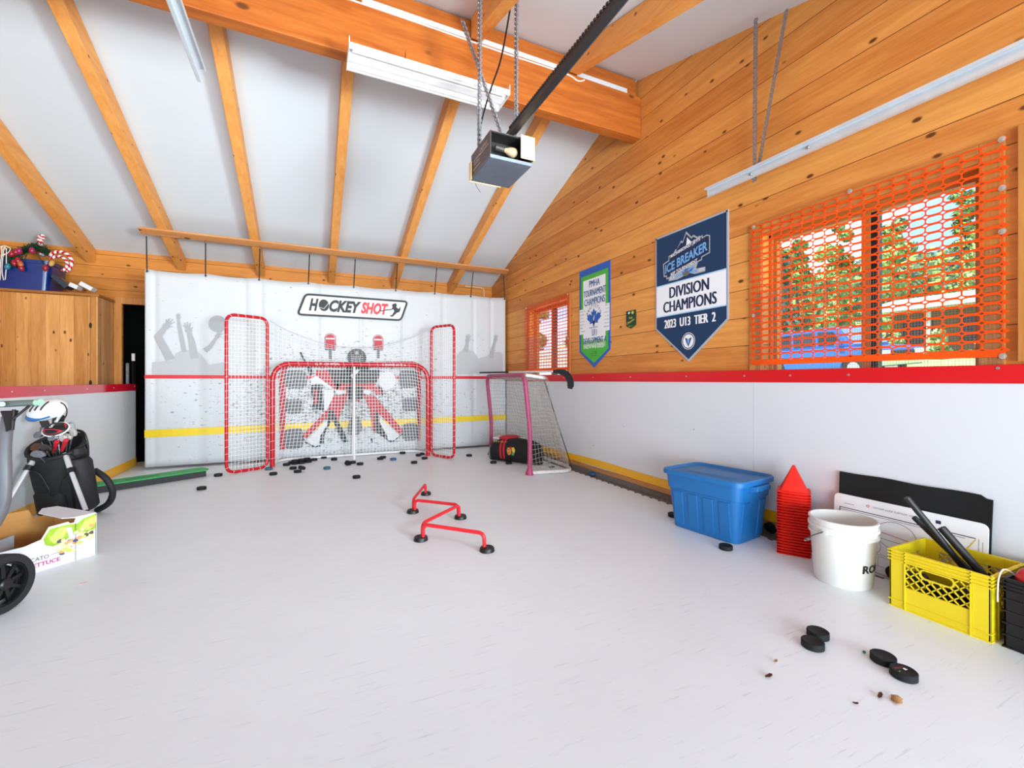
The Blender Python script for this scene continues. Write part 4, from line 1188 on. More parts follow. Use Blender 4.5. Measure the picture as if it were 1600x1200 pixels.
mb = MB(m_oblk).box((OX0 + .0045, OY0 + .105, OZ + .022), (OX1 - .0045, OY0 + .1095, OZ + HB - .0045)).box((OX0 + .0042, OY0 + .002, OZ + HB - .012), (OX1 - .0042, OY0 + .1, OZ + HB - .0045)).box((OX0 + .0042, OY0, OZ + .022), (OX0 + .008, OY0 + .1, OZ + HB - .013))
mb.build('lamp_compartment', t, smooth=0)
MB(m_opan).loft([[(OX0 - .003, OY0 - .005, OZ + .022), (OX1 + .003, OY0 - .005, OZ + .022), (OX1 + .003, OY1 + .005, OZ + .022), (OX0 - .003, OY1 + .005, OZ + .022)],
                [(OX0, OY0, OZ + .002), (OX1, OY0, OZ + .002), (OX1, OY1, OZ + .002), (OX0, OY1, OZ + .002)],
                [(OX0 + .025, OY0 + .035, OZ), (OX1 - .025, OY0 + .035, OZ), (OX1 - .025, OY1 - .03, OZ), (OX0 + .025, OY1 - .03, OZ)]]).build('bottom_pan', t, smooth=0, bevel=.002)
MB(m_cream).box((OX1 - .085, OY0 - .022, OZ + .03), (OX1 + .012, OY0 - .017, OZ + HB + .005)).box((OX1 + .007, OY0 - .017, OZ + .03), (OX1 + .012, OY0 + .07, OZ + HB + .005)).build('light_lens', t, smooth=0, bevel=.004)
MB(m_cream).box((OX0 - .012, OY1 + .006, OZ + .0), (OX0 + .22, OY1 + .012, OZ + .12)).box((OX0 - .012, OY1 - .03, OZ), (OX0 - .006, OY1 + .006, OZ + .12)).build('rear_lens', t, smooth=0, label='cream rear light lens')
m_bulb = mat('clear_bulb', 'B79A78', 0.12, 0.0, spec=0.8)
bq = Vector((OX0 + .10, OY0 + .05, OZ + .095))
ob = MB(m_bulb).lathe([(.0, .10), (.016, .098), (.028, .085), (.031, .068), (.026, .045), (.015, .022), (.013, .01)], bq + Vector((-.0, .0, 0)), 16, axis=(1, -.1, -.15)).build('bulb', t)
MB(mat('bulb_socket', '3A3430', 0.5)).lathe([(.018, -.045), (.018, .012), (.014, .014)], bq, 14, axis=(1, -.1, -.15)).build('socket', t)
for dx in (.035, .07):
    p = (OX0 + dx + .01, OY0 + .103, OZ + .05)
    MB(mat('wire_white', 'CFCFCF', .4)).tube([(p[0] + .014 * math.cos(a), p[1] - .004, p[2] + .014 * math.sin(a)) for a in [k * PI / 6 for k in range(12)]], .002, 5, closed=True).build('emblem', t)
sf = ((OX0 - .0005, OY1 - .03, OZ + .02), (0, -1, 0), (0, 0, 1), (-1, 0, 0))
mb = MB(mat('label_white', 'D8D3CC', .5))
scribble(mb, sf, .02, .13, .060, .016, .0004); scribble(mb, sf, .14, .285, .105, .018, .0004)
mb.stroke([(.015, .03), (.14, .03)], .004, sf, .0004).stroke([(.015, .085), (.14, .085)], .004, sf, .0004).stroke([(.13, .08), (.29, .08)], .004, sf, .0004)
mb.build('side_label', t, smooth=0)
MB(m_oblk).beam((1.125, OY0 + .14, OZ + HB + .012), (1.125, -.30, OZ + HB + .016), .034, .030).build('rail', t, smooth=0)
MB(mat('rail_steel', '4A4E56', 0.35, 0.6)).beam((1.146, OY0 - .02, OZ + HB + .012), (1.146, -.30, OZ + HB + .016), .006, .032).build('rail_face', t, smooth=0, label='shiny steel side of the rail')
mb = MB(m_oblk)
yy = OY0 - .02
while yy > -.28:
    mb.box((1.104, yy, OZ + HB + .028), (1.112, yy + .012, OZ + HB + .040)); yy -= .022
mb.build('chain', t, smooth=0)
strut(t, 'angle_iron', (OX0 + .005, 2.70, OZ + HB - .02), (OX0 + .01, 2.70, znear(2.70)), (0, -1, 0))
strut(t, 'angle_iron', (OX1 - .01, 2.70, OZ + HB - .02), (OX1 - .005, 2.70, znear(2.70)), (0, -1, 0))
strut(t, 'angle_iron', (OX1 - .04, 2.735, OZ + HB + .01), (OX0 - .10, 2.735, 3.35), (0, -1, 0))
tag(MB(m_blk).tube(smooth_path([(1.03, 2.78, OZ + HB + .005), (1.05, 2.78, 2.75), (1.12, 2.78, 3.0), (1.20, 2.78, 3.25), (1.27, 2.76, znear(2.76))], 6), .006, 6).build('power_cord'), 'black power cord hanging from the roof to the garage door opener', 'cord')
tag(MB(m_cord).tube(smooth_path([(1.02, 2.815, OZ + .005), (1.03, 2.82, OZ - .02), (1.06, 2.82, OZ - .055)], 4), .0015, 5).build('antenna_wire'), 'thin antenna wire dangling under the garage door opener', 'wire')

# horizontal door tracks
m_track = mat('track_steel', 'D3DADF', 0.3, 0.35, var=0.12, scale=12)
def track(label, x, y1, z1, y0, z0, sg):
    t = thing('door_track', label, 'track', (x, (y0 + y1) / 2, z1), 'garage door tracks')
    prof = [(0, 0), (.012, -.006), (.0, -.006), (-.004, 0), (-.004, .052), (.028, .062), (.030, .046), (.026, .046), (.024, .057), (0, .048)]
    rings = [[Vector((x + sg * a, y, z + b_)) for a, b_ in prof] for y, z in ((y1, z1), (y0, z0))]
    MB(m_track).loft(rings).build('rail', t, smooth=0)
    MB(m_track).beam((x - sg * .012, y1, z1 + .055), (x - sg * .012, y0, z0 + .055), .022, .003).build('angle', t, smooth=0)
    return t
TRX = 2.635
t = track('galvanised overhead door track running along the right wall above the wide window', TRX, 2.315, 2.345, -1.0, 2.30, -1)
strut(t, 'angle_iron', (TRX + .012, 1.965, 2.315), (TRX + .012, 1.955, 3.38), (0, -1, 0), wd=.030)
strut(t, 'angle_iron', (TRX + .030, 1.945, 2.42), (TRX + .030, 1.76, 3.30), (0, -1, 0), wd=.026)
mb = MB(m_steel)
for yy in (1.965, 1.60): mb.lathe([(.010, 0), (.009, -.006), (.0, -.008)], (TRX - .004, yy, 2.365), 8, axis=(1, 0, 0))
mb.build('bolt', t)
t = track('galvanised overhead door track hanging at the upper left under the white ceiling', -.455, 2.36, 2.345, -1.0, 2.30, 1)
strut(t, 'angle_iron', (-.47, 1.60, 2.33), (-.47, 1.595, 3.26), (0, -1, 0), wd=.030)

# fluorescent fixture under the ridge beam
m_fix = mat('white_enamel', 'F2F2F2', 0.35)
t = thing('light_fixture', 'long white fluorescent strip fixture hanging under the ridge beam', 'light fixture', (.74, 3.08, 3.12))
fx0, fx1 = .226, 1.335
prof = [(2.945, 3.150), (2.945, 3.118), (2.958, 3.116), (3.010, 3.150), (3.028, 3.128), (3.095, 3.128), (3.113, 3.150), (3.165, 3.116), (3.178, 3.118), (3.178, 3.150), (3.105, 3.185), (3.02, 3.185)]
MB(m_fix).loft([[Vector((x, a, b_)) for a, b_ in prof] for x in (fx0, fx1)]).build('housing', t, smooth=0)
for q_ in (fx0 - .004, fx1 + .0005): MB(m_fix).box((q_, 2.943, 3.115), (q_ + .0035, 3.18, 3.187)).build('end_cap', t, smooth=0)
m_tube = mat('white_lamp_tube', 'F7F7F7', 0.3)
for yy in (2.984, 3.139):
    MB(m_tube).tube([(fx0 + .02, yy, 3.128), (fx1 - .02, yy, 3.128)], .0125, 12).build('lamp_tube', t)
MB(m_galv).beam((.33, 3.05, 3.185), (.33, 3.19, 3.262), .02, .003).beam((1.25, 3.05, 3.185), (1.25, 3.19, 3.262), .02, .003).build('bracket', t, smooth=0)

# ------------------------------------------------------------------ pucks
m_puck = mat('black_rubber', '161719', 0.7, spec=0.3, var=0.2, scale=60)
m_puckb = mat('blue_rubber', '2C5580', 0.6, var=0.15, scale=60)
m_puckt = mat('teal_rubber', '2F5A6C', 0.6, var=0.15, scale=60)
def puck_mesh(m):
    mb = MB(m)
    mb.lathe([(.0, 0), (.0355, 0), (.0381, .0022), (.0381, .0232), (.0355, .0254), (.034, .0254), (.033, .0246), (.0, .0246)], (0, 0, 0), 28, cap0=True)
    me = mb.build('tmp', loc=(0, 0, 0)); d = me.data; bpy.data.objects.remove(me); d.name = 'puck'
    return d
PM = {'black': puck_mesh(m_puck), 'blue': puck_mesh(m_puckb), 'teal': puck_mesh(m_puckt)}
def puck(px, py, label, z=0.0, kind='black', rot=(0, 0, 0), group='hockey pucks on the floor', at=None):
    o = bpy.data.objects.new('hockey_puck', PM[kind]); COL.objects.link(o)
    p = at if at else onZ(px, py - 2, z)
    o.location = (p[0], p[1], p[2] + 0.0005); o.rotation_euler = rot
    return tag(o, label, 'puck', group)
puck(1278, 997, 'black puck in the right foreground touching the back of another, nearer the yellow crate side')
puck(1270, 1013, 'black puck in the right foreground, front one of the pair left of the crate')
puck(1380, 1036, 'black puck in the right foreground, just behind the puck with a red print')
o = puck(1412, 1060, 'black puck with red and white print on top, nearest the camera')
pr = MB(mat('puck_red_print', 'B5324A', .5)); pf = ((0, 0, .0247), (math.cos(.2), -math.sin(.2), 0), (math.sin(.2), math.cos(.2), 0), (0, 0, 1))
scribble(pr, pf, -.022, .018, .012, .008, .0002)
pr.use(b_white).flat([(.002, -.004), (.014, -.003), (.012, .007), (.003, .006)], pf, .0004).use(b_green).flat([(-.026, -.006), (-.018, -.004), (-.018, .0), (-.026, -.002)], pf, .0004)
po = pr.build('print', o, smooth=0)
po.data.transform(Matrix.Identity(4))
puck(1134, 860, 'black puck on the floor in front of the blue tote')
puck(1052, 809, 'dark brown puck tucked against the far side of the blue tote')
puck(315, 767, 'lone black puck in front of the right end of the green topped rebounder')
puck(341, 746, 'black puck between the rebounder and the left side backstop')
puck(427, 744, 'black puck in front of the left post of the big red goal')
puck(420, 736, 'teal puck wedged at the foot of the left goal post', kind='teal')
puck(511, 735, 'teal blue puck standing alone in front of the goal mouth', kind='teal')
puck(506, 718, 'black puck on the goal line, left of the goal middle')
puck(522, 721, 'black puck just right of the goal-line puck, left of the goal middle')
puck(543, 727, 'black puck propped up on its edge at the middle of the goal mouth', rot=(.5, .4, 0), z=.012)
puck(551, 726, 'middle puck of the three lying at the centre of the goal mouth')
puck(556, 728.5, 'right puck of the three lying at the centre of the goal mouth', at=tuple(Vector(onZ(556.5, 726.5, 0)) + Vector((.042, -.012, 0))))
puck(557, 749, 'lone black puck farthest forward before the middle of the goal')
puck(594, 720, 'black puck half hidden by its neighbour, right of the goal middle')
puck(597, 717, 'black puck behind its neighbour, right of the goal middle', at=tuple(Vector(onZ(594, 718, 0)) + Vector((.045, .075, 0))))
puck(614.5, 721, 'blue puck on the right half of the goal mouth', kind='blue')
puck(629, 711, 'black puck far back on the right half of the goal mouth')
puck(654, 714.5, 'black puck left of the right goal post')
puck(660.5, 712.5, 'black puck tucked behind the right goal post')
puck(665, 718.5, 'black puck at the foot of the right goal post', at=tuple(Vector(onZ(664, 716, 0)) + Vector((-.02, -.06, 0))))
puck(647, 726, 'black puck in front of the right goal post, forward of the others')
puck(748, 698, 'black puck by the tarp bottom, left of the hockey bag')
puck(733, 715, 'black puck right of the right side backstop')
puck(771, 726, 'black puck before the left end of the hockey bag')
puck(795, 727, 'black puck under the red stripes of the hockey bag')
puck(926, 744, 'blue puck at the edge of the floor right of the pink goal', kind='blue')
puck(886, 732, 'black puck on the floor inside the corner of the pink goal net')
# heap at the left post
base = Vector(onZ(452, 727, 0))
heap = [(0, 0, 0), (.085, .04, 0), (.16, .05, 0), (.235, .10, 0), (.05, .11, 0), (.135, .15, 0), (.225, .19, 0), (.09, .055, .026), (.155, .09, .026), (.22, .14, .026), (.30, .21, .0)]
HL = ['heap puck touching the left goal post', 'heap puck lying in front of the pile', 'heap puck at the front middle of the pile', 'heap puck at the right front of the pile', 'heap puck behind the one at the post', 'heap puck at the back of the pile', 'heap puck at the back right of the pile', 'upper puck at the left end of the heap', 'upper puck in the middle of the heap', 'upper puck at the right end of the heap', 'puck just off the right end of the heap']
for k, (dx, dy, dz) in enumerate(heap):
    puck(0, 0, 'black ' + HL[k], rot=(0, 0, k), group='heap of pucks by the left goal post', at=tuple(base + Vector((dx - .03, dy, dz))))
puck(458, 735, 'black puck right of the post, a little forward of the heap')
pp = onZ(469, 738, 0)
puck(0, 0, 'lower puck of the stacked pair forward of the heap', at=tuple(Vector(pp) + Vector((-.025, 0, 0))))
puck(0, 0, 'tilted upper puck of the stacked pair forward of the heap', at=tuple(Vector(pp) + Vector((.012, .015, .034))), rot=(.1, .32, 0))
puck(1207, 838, 'black puck standing on edge against the boards behind the red cone stack', at=(2.733, 1.905, .039), rot=(0, PI / 2 - .25, 0))
puck(1385, 893, 'black puck leaning on the whiteboard beside the yellow crate', at=(2.655, 1.195, .0385), rot=(0, PI / 2 - .12, 0))

# red puck weaving trainer
m_tred = mat('red_plastic_tube', 'D81E2C', 0.35)
FT = [Vector(onZ(*p)) for p in [(665.5, 773), (645, 801), (719.5, 810), (657.5, 844), (761, 861)]]
t = thing('stickhandling_trainer', 'red zigzag stickhandling trainer standing on black puck feet in mid floor', 'trainer', tuple((FT[0] + FT[4]) / 2))
for k, p in enumerate(FT):
    f = MB(m_blk).lathe([(.0, 0), (.043, 0), (.045, .003), (.042, .020), (.039, .024), (.0, .024)], p, 26).build('foot', t)
    hm = MB(mat('deep_black', '060606', .8))
    for a in (.6, 2.2, 3.8, 5.4):
        hm.flat(ell(.022 * math.cos(a), .022 * math.sin(a), .009, .009, 10), (p + Vector((0, 0, .0243)), (1, 0, 0), (0, 1, 0), (0, 0, 1)), 0)
    hm.build('peg_hole', f, smooth=0)
for k in range(4):
    a, b_ = FT[k], FT[k + 1]; d = (b_ - a).normalized() * .018; h = .098 if k < 2 else .102
    pth = bend_path([a + d + Vector((0, 0, .02)), a + d + Vector((0, 0, h)), b_ - d + Vector((0, 0, h)), b_ - d + Vector((0, 0, .02))], .05, 7)
    MB(m_tred).tube(pth, .0115, 12).build('bar', t)

# ------------------------------------------------------------------ blue tote
m_tote = mat('blue_polythene', '1468A8', 0.42, var=0.06, scale=6)
A0, A1 = Vector((2.235, 1.815, 0)), Vector((2.325, 2.365, 0))         # near side, bottom-left/right of the lid
t = lthing('storage_tote', 'blue lidded plastic storage tote standing against the right boards', 'tote', (2.485, 2.11, 0), None, math.radians(8))
def rr3(hx, hy, r, z, n=6): return [(x, y, z) for x, y in rrect(hx, hy, r, n)]
mb = MB(m_tote)
mb.loft([rr3(.150, .225, .05, 0.0), rr3(.158, .233, .055, .004), rr3(.183, .258, .055, .268), rr3(.190, .266, .055, .272), rr3(.197, .272, .055, .372)], cap1=False)
for hx_, y_ in ((1, -.13), (1, .0), (1, .13)):
    pass
body = mb.build('body', t, smooth=45)
mb = MB(m_tote)
for y_ in (-.165, -.055, .055, .165):
    for sx in (-1, 1):
        mb.loft([[(sx * (.157 + .0), y_ - .036, .03), (sx * .164, y_ - .033, .03), (sx * .164, y_ + .033, .03), (sx * .157, y_ + .036, .03)], [(sx * .1795, y_ - .036, .255), (sx * .187, y_ - .033, .252), (sx * .187, y_ + .033, .252), (sx * .1795, y_ + .036, .255)]])
for sy in (-1, 1):
    for x_ in (-.09, .09):
        mb.loft([[(x_ - .035, sy * .232, .03), (x_ - .032, sy * .239, .03), (x_ + .032, sy * .239, .03), (x_ + .035, sy * .232, .03)], [(x_ - .035, sy * .2545, .255), (x_ - .032, sy * .262, .252), (x_ + .032, sy * .262, .252), (x_ + .035, sy * .2545, .255)]])
mb.build('side_panel', t, smooth=30)
for sy in (-1, 1):
    MB(m_tote).loft([[(-.085, sy * .262, .315), (.085, sy * .262, .315), (.085, sy * .262, .3615), (-.085, sy * .262, .3615)], [(-.075, sy * .318, .332), (.075, sy * .318, .332), (.075, sy * .318, .3615), (-.075, sy * .318, .3615)]]).build('handle', t, smooth=0, bevel=.004)
MB(m_tote).loft([rr3(.198, .274, .06, .362), rr3(.214, .292, .065, .364), rr3(.214, .292, .065, .388), rr3(.209, .287, .062, .396), rr3(.200, .278, .058, .396), rr3(.186, .262, .05, .380), rr3(.17, .245, .05, .382), rr3(.10, .18, .05, .3825), rr3(.09, .17, .045, .388), rr3(.06, .13, .04, .388)]).build('lid', t, smooth=30)

# red cone stack
m_cone = mat('red_cone_plastic', 'EE2414', 0.5, spec=0.35)
_n = m_cone.node_tree.nodes; _l = m_cone.node_tree.links
_tr = _n.new('ShaderNodeBsdfTranslucent'); _tr.inputs[0].default_value = lin('EE2414')
_mx = _n.new('ShaderNodeMixShader'); _mx.inputs[0].default_value = 0.2
_l.new(_n['Principled BSDF'].outputs[0], _mx.inputs[1]); _l.new(_tr.outputs[0], _mx.inputs[2]); _l.new(_mx.outputs[0], _n['Material Output'].inputs['Surface'])
def sq(h, z, r=.012): return [(x, y, z) for x, y in rrect(h, h, r if h > r else h * .9, 3)]
def hollow_pyramid(raised):
    mb = MB(m_cone); H_ = .150; h0 = .074
    # outer skin with rolled rim, inner skin so that the cones nest
    mb.loft([sq(h0 + .009, 0), sq(h0 + .010, .0025), sq(h0 + .009, .005), sq(h0 - .006, .0065), sq(.006, H_, .004), sq(.0035, H_ + .0005, .003)], cap0=False)
    mb.loft([sq(.002, H_ - .006, .0015), sq(h0 - .009, .003), sq(h0 + .009, 0)], cap0=True, cap1=False)
    # raised triangle on each face
    for k in range(4 if raised else 0):
        R_ = Matrix.Rotation(k * PI / 2, 3, 'Z')
        def onface(u, z): 
            q = h0 - .006 + (.006 - h0 + .006) * (z - .0065) / (H_ - .0065)
            return R_ @ Vector((q + .0008, u, z))
        tri = [(-.040, .022), (.040, .022), (0, .105)]
        tri2 = [(-.028, .029), (.028, .029), (0, .088)]
        vs_ = [onface(*p) for p in tri] + [onface(*p) + R_ @ Vector((.0012, 0, 0)) for p in tri2]
        mb.add(vs_, [(0, 1, 4, 3), (1, 2, 5, 4), (2, 0, 3, 5)])
    o = mb.build('tmp', loc=(0, 0, 0), smooth=35); d = o.data; bpy.data.objects.remove(o); d.name = 'marker_cone'; return d
CM = hollow_pyramid(False); CMT = hollow_pyramid(True)
NC = 23
for k in range(NC):
    o = bpy.data.objects.new('marker_cone', CMT if k == NC - 1 else CM); COL.objects.link(o)
    o.location = (2.59, 1.655, .0005 + .0163 * k)
    o.rotation_euler = (0, 0, math.radians(33) + .012 * (k % 3 - 1))
    lb = 'red pyramid marker cone on the very top of the stack beside the blue tote' if k == NC - 1 else ('red pyramid marker cone at the bottom of the stack, on the floor' if k == 0 else 'red pyramid marker cone nested inside the stack between blue tote and white bucket')
    tag(o, lb, 'cone', 'stacked red marker cones')

# white bucket
m_buck = mat('white_bucket_plastic', 'DEDDD8', 0.4, var=0.02, scale=8)
bc = (2.445, 1.315)
t = lthing('bucket', 'white plastic bucket with wire handle and dark store lettering, standing before the whiteboard', 'bucket', (bc[0], bc[1], 0))
MB(m_buck).lathe([(0, .004), (.112, .004), (.118, .0), (.121, .004), (.136, .235), (.145, .237), (.145, .248), (.1375, .249), (.138, .270), (.147, .272), (.147, .284), (.139, .285), (.1395, .306), (.145, .308), (.145, .316), (.1365, .317), (.1335, .24), (.117, .012), (0, .012)], (0, 0, 0), 48).build('body', t, smooth=35)
va = math.atan2(-bc[1], -bc[0])              # direction to the camera
def bpt(a, z, r): return Vector((r * math.cos(a), r * math.sin(a), z))
ha = va - .55
for s_ in (0, PI):
    MB(m_buck).lathe([(.016, 0), (.016, .006), (.006, .008), (0, .008)], bpt(ha + s_, .262, .137), 14, axis=(math.cos(ha + s_), math.sin(ha + s_), 0)).build('handle_lug', t)
q0, q1 = bpt(ha, .262, .150), bpt(ha + PI, .262, .150)
side = Vector((math.cos(ha - PI / 2), math.sin(ha - PI / 2), 0))
pts = [q0, q0 + side * .02 + Vector((0, 0, -.012))]
pts = [q0] + [q0.lerp(q1, .5) + (q0 - q1) * .5 * math.cos(k * PI / 10) * 1.03 + side * .165 * math.sin(k * PI / 10) + Vector((0, 0, -.11 * math.sin(k * PI / 10))) for k in range(1, 10)] + [q1]
MB(mat('dark_wire', '4A4C50', .4, .6)).tube(smooth_path(pts, 3), .0024, 6).build('handle', t)
mid = q0.lerp(q1, .5) + side * .165 + Vector((0, 0, -.11)); ax = (q1 - q0).normalized()
MB(m_buck).tube([mid - ax * .04, mid + ax * .04], .006, 10).build('grip', t)
# lettering wraps the bucket
mb = MB(mat('dark_green_print', '1E2A26', .5))
cu = MB(); fl = ((0, 0, 0), (1, 0, 0), (0, 1, 0), (0, 0, 1)); cu.use(_M['dark_green_print']); cu.text('RONA', fl, 0, 0, .165, .040, 0, bold=.045)
def wrap(cu, a0, z0):
    vs_ = []
    for (x, y, z) in cu.v:
        zz = z0 + y; r = .121 + (.136 - .121) * zz / .235 + .0006
        a = a0 + x / r
        vs_.append((r * math.cos(a), r * math.sin(a), zz))
    return vs_
mb.add(wrap(cu, va + 1.28, .105), cu.f)
mb.build('lettering', t, smooth=0)

# black cover and tactics board leaning on the boards
m_fab = mat('black_fabric', '0B0B0C', 0.9, var=0.25, scale=25, bump=0.3)
mb = MB(m_fab)
ya, yb = 1.487, .872; N_ = 30
front = []; back = []
for i in range(N_ + 1):
    y = ya + (yb - ya) * i / N_
    for j in range(9):
        z = -.009 + (.505 + .002 * math.sin(y * 21) + (-.012 if i > N_ - 2 else 0) - .004) * j / 8
        x = 2.705 + .034 * (z / .49) + .004 * math.sin(y * 17 + z * 9)
        front.append((min(x, 2.744), y, z))
g = front + [(min(p[0] + .008, 2.7515), p[1], p[2]) for p in front]; K = 9; M_ = (N_ + 1) * K
fs = []
for i in range(N_):
    for j in range(8):
        a = i * K + j
        fs += [(a, a + 1, a + K + 1, a + K), (M_ + a, M_ + a + K, M_ + a + K + 1, M_ + a + 1)]
for i in range(N_):
    a = i * K; fs += [(a, a + K, M_ + a + K, M_ + a), (a + 8, M_ + a + 8, M_ + a + K + 8, a + K + 8)]
for j in range(8):
    fs += [(j, M_ + j, M_ + j + 1, j + 1), (N_ * K + j, N_ * K + j + 1, M_ + N_ * K + j + 1, M_ + N_ * K + j)]
mb.add(g, fs)
tag(mb.build('fabric_cover', smooth=60), 'flat black fabric cover leaning against the white boards behind the tactics board', 'cover')
t = thing('tactics_board', 'white hockey tactics board with printed rink leaning on the black cover behind the yellow crate', 'whiteboard', (2.66, 1.19, 0))
tl = Vector((2.716, 1.502, .372)); bl_ = Vector((2.690, 1.502, -.010)); right = Vector((0, -1, 0)); upv = (tl - bl_).normalized()
nn = right.cross(upv).normalized()
if nn.x > 0: nn = -nn
Wb, Hb = .625, (tl - bl_).length
tf = (bl_, right, upv, nn)
m_wb = mat('whiteboard_face', 'EDEEF0', 0.25)
MB(m_wb).slab(rrect(Wb / 2, Hb / 2, .025, 4, (Wb / 2, Hb / 2)), tf, -.007, 0).build('board', t, smooth=30)
m_ln = mat('marker_navy', '20284A', .5); m_lr = mat('marker_red', 'C8303A', .5); m_ly = mat('marker_yellow', 'D9B93A', .5)
mb = MB(m_ln)
mb.stroke([(.03, .06), (.03, .31), (.585, .31)], .004, tf, .0004).stroke([(.03, .30), (.55, .30)], .002, tf, .0004)
mb.stroke(ell(.29, .225, .085, .068, 28), .0022, tf, .0004, closed=True).stroke(ell(.17, .15, .06, .05, 24), .0016, tf, .0004, closed=True)
mb.stroke([(.12, .20), (.40, .19)], .0018, tf, .0004).stroke([(.13, .11), (.27, .11)], .0012, tf, .0004).stroke([(.13, .05), (.30, .05), (.30, .10), (.22, .10), (.22, .05)], .0012, tf, .0004)
mb.stroke([(.595, .04), (.595, .31)], .0014, tf, .0004).stroke([(.608, .05), (.608, .30)], .0014, tf, .0004)
scribble(mb, tf, .19, .43, .345, .008, .0004)
mb.stroke([(.05, .335), (.10, .335)], .002, tf, .0004)
mb.flat(rrect(.010, .008, .003, 3, (.455, .345)), tf, .0004)
mb.use(m_lr).stroke([(.14, .237), (.40, .21)], .0028, tf, .0006).flat(ell(.46, .285, .011, .006, 10), tf, .0006).stroke(ell(.165, .346, .006, .006, 10), .003, tf, .0006, closed=True)
mb.stroke([(.45, .02), (.53, .20)], .003, tf, .0006).stroke([(.10, .015), (.30, .012)], .003, tf, .0006)
mb.use(m_ly).stroke([(.585, .305), (.52, .19)], .004, tf, .0006)
mb.build('rink_print', t, smooth=0)

# milk crates
m_ycr = mat('yellow_crate_plastic', 'E6CE18', 0.45, var=0.05, scale=10)
m_bcr = mat('black_crate_plastic', '0D0D0E', 0.5, var=0.15, scale=30)
def crate(t, m, W_, D_, H_, lattice):
    mb = MB(m); th = .008
    for sx in (-1, 1):
        for sy in (-1, 1):
            mb.box((sx * W_ / 2 - (th if sx > 0 else 0), sy * D_ / 2 - (.055 if sy > 0 else 0), 0), (sx * W_ / 2 + (th if sx < 0 else 0), sy * D_ / 2 + (.055 if sy < 0 else 0), H_))
            mb.box((sx * W_ / 2 - (.055 if sx > 0 else 0), sy * D_ / 2 - (th if sy > 0 else 0), 0), (sx * W_ / 2 + (.055 if sx < 0 else 0), sy * D_ / 2 + (th if sy < 0 else 0), H_))
    mb.box((-W_ / 2 + th, -D_ / 2 + th, .012), (W_ / 2 - th, D_ / 2 - th, .018))
    mb.build('corner_post', t, smooth=0, bevel=.002)
    for k in range(4):
        ang = k * PI / 2; Rm = Matrix.Rotation(ang, 3, 'Z')
        half, dep = (D_ / 2, W_ / 2) if k % 2 == 0 else (W_ / 2, D_ / 2)
        fr = (Rm @ Vector((dep, 0, 0)), Rm @ Vector((0, 1, 0)), Vector((0, 0, 1)), Rm @ Vector((1, 0, 0)))
        e = half - .055; mb = MB(m)
        Bx = lambda a, b_, o0, o1: mb.slab([(a[0], a[1]), (b_[0], a[1]), (b_[0], b_[1]), (a[0], b_[1])], fr, o0, o1)
        Bx((-e, H_ - .048), (e, H_), -th, 0)
        for zz in (H_ - .007, H_ - .02, H_ - .034, H_ - .048): Bx((-half - .0049, zz), (half + .0049, zz + .005), 0, .005)
        if lattice:
            Bx((-e, .0), (e, .100), -th, 0)
            for zz in (0, .03): Bx((-half - .0029, zz), (half + .0029, zz + .005), 0, .003)
            for xx in (-e, e - .004): Bx((xx, 0), (xx + .004, H_), 0, .005)
            z0, z1 = .100, H_ - .048
            # handle slot ring
            hw, hz = .058, z1 - .026; ring = rrect(hw, .022, .0215, 5, (0, hz))
            N = len(ring)
            inner = rrect(hw - .006, .016, .0155, 5, (0, hz))
            o_, u_, v_, n_ = [Vector(q) for q in fr]
            vs_ = [o_ + u_ * p[0] + v_ * p[1] + n_ * h for h in (-th, 0) for p in ring + inner]
            fs = []
            for j in range(N):
                j2 = (j + 1) % N
                fs += [(j, j2, N + j2, N + j), (2 * N + j, 3 * N + j, 3 * N + j2, 2 * N + j2), (N + j, N + j2, 3 * N + j2, 3 * N + j), (j, 2 * N + j, 2 * N + j2, j2)]
            mb.add(vs_, fs)
            def inslot(x, z): return (abs(x) < hw - .003 and abs(z - hz) < .019)
            sp = .036
            for sg in (1, -1):
                for q in range(-12, 13):
                    # bar through (q*sp, z0) sloping at about 45 degrees, cut at the slot
                    seg = []
                    for s_ in range(0, 41):
                        z = z0 + (z1 - z0) * s_ / 40; x = q * sp + sg * (z - z0) * 1.05
                        ok = abs(x) <= e and not inslot(x, z)
                        if ok: seg.append((x, z))
                        if (not ok or s_ == 40) and len(seg) > 1:
                            mb.beam(o_ + u_ * seg[0][0] + v_ * seg[0][1] - n_ * .004, o_ + u_ * seg[-1][0] + v_ * seg[-1][1] - n_ * .004, .0045, .006, up=n_)
                            seg = []
                        elif not ok: seg = []
        else:
            Bx((-e, 0), (e, H_ - .048), -th, -.003)
            for zz in (0, .045, .09, .135, .18): Bx((-half - .0039, zz), (half + .0039, zz + .006), -.003, .004)
            for q in range(-3, 4): Bx((q * e / 3 - .003, 0), (q * e / 3 + .003, H_ - .048), -.003, .003)
        mb.build('side_wall', t, smooth=0)
t = lthing('milk_crate', 'yellow plastic milk crate with lattice sides holding black sticks', 'crate', (2.524, .922, 0), 'milk crates', 0)
crate(t, m_ycr, .305, .325, .255, True)
tc_ = Vector((2.524, .922, 0))
t = lthing('milk_crate', 'black plastic crate at the right edge of the picture beside the yellow crate', 'crate', (2.555, .567, 0), 'milk crates', 0)
crate(t, m_bcr, .33, .33, .262, False)
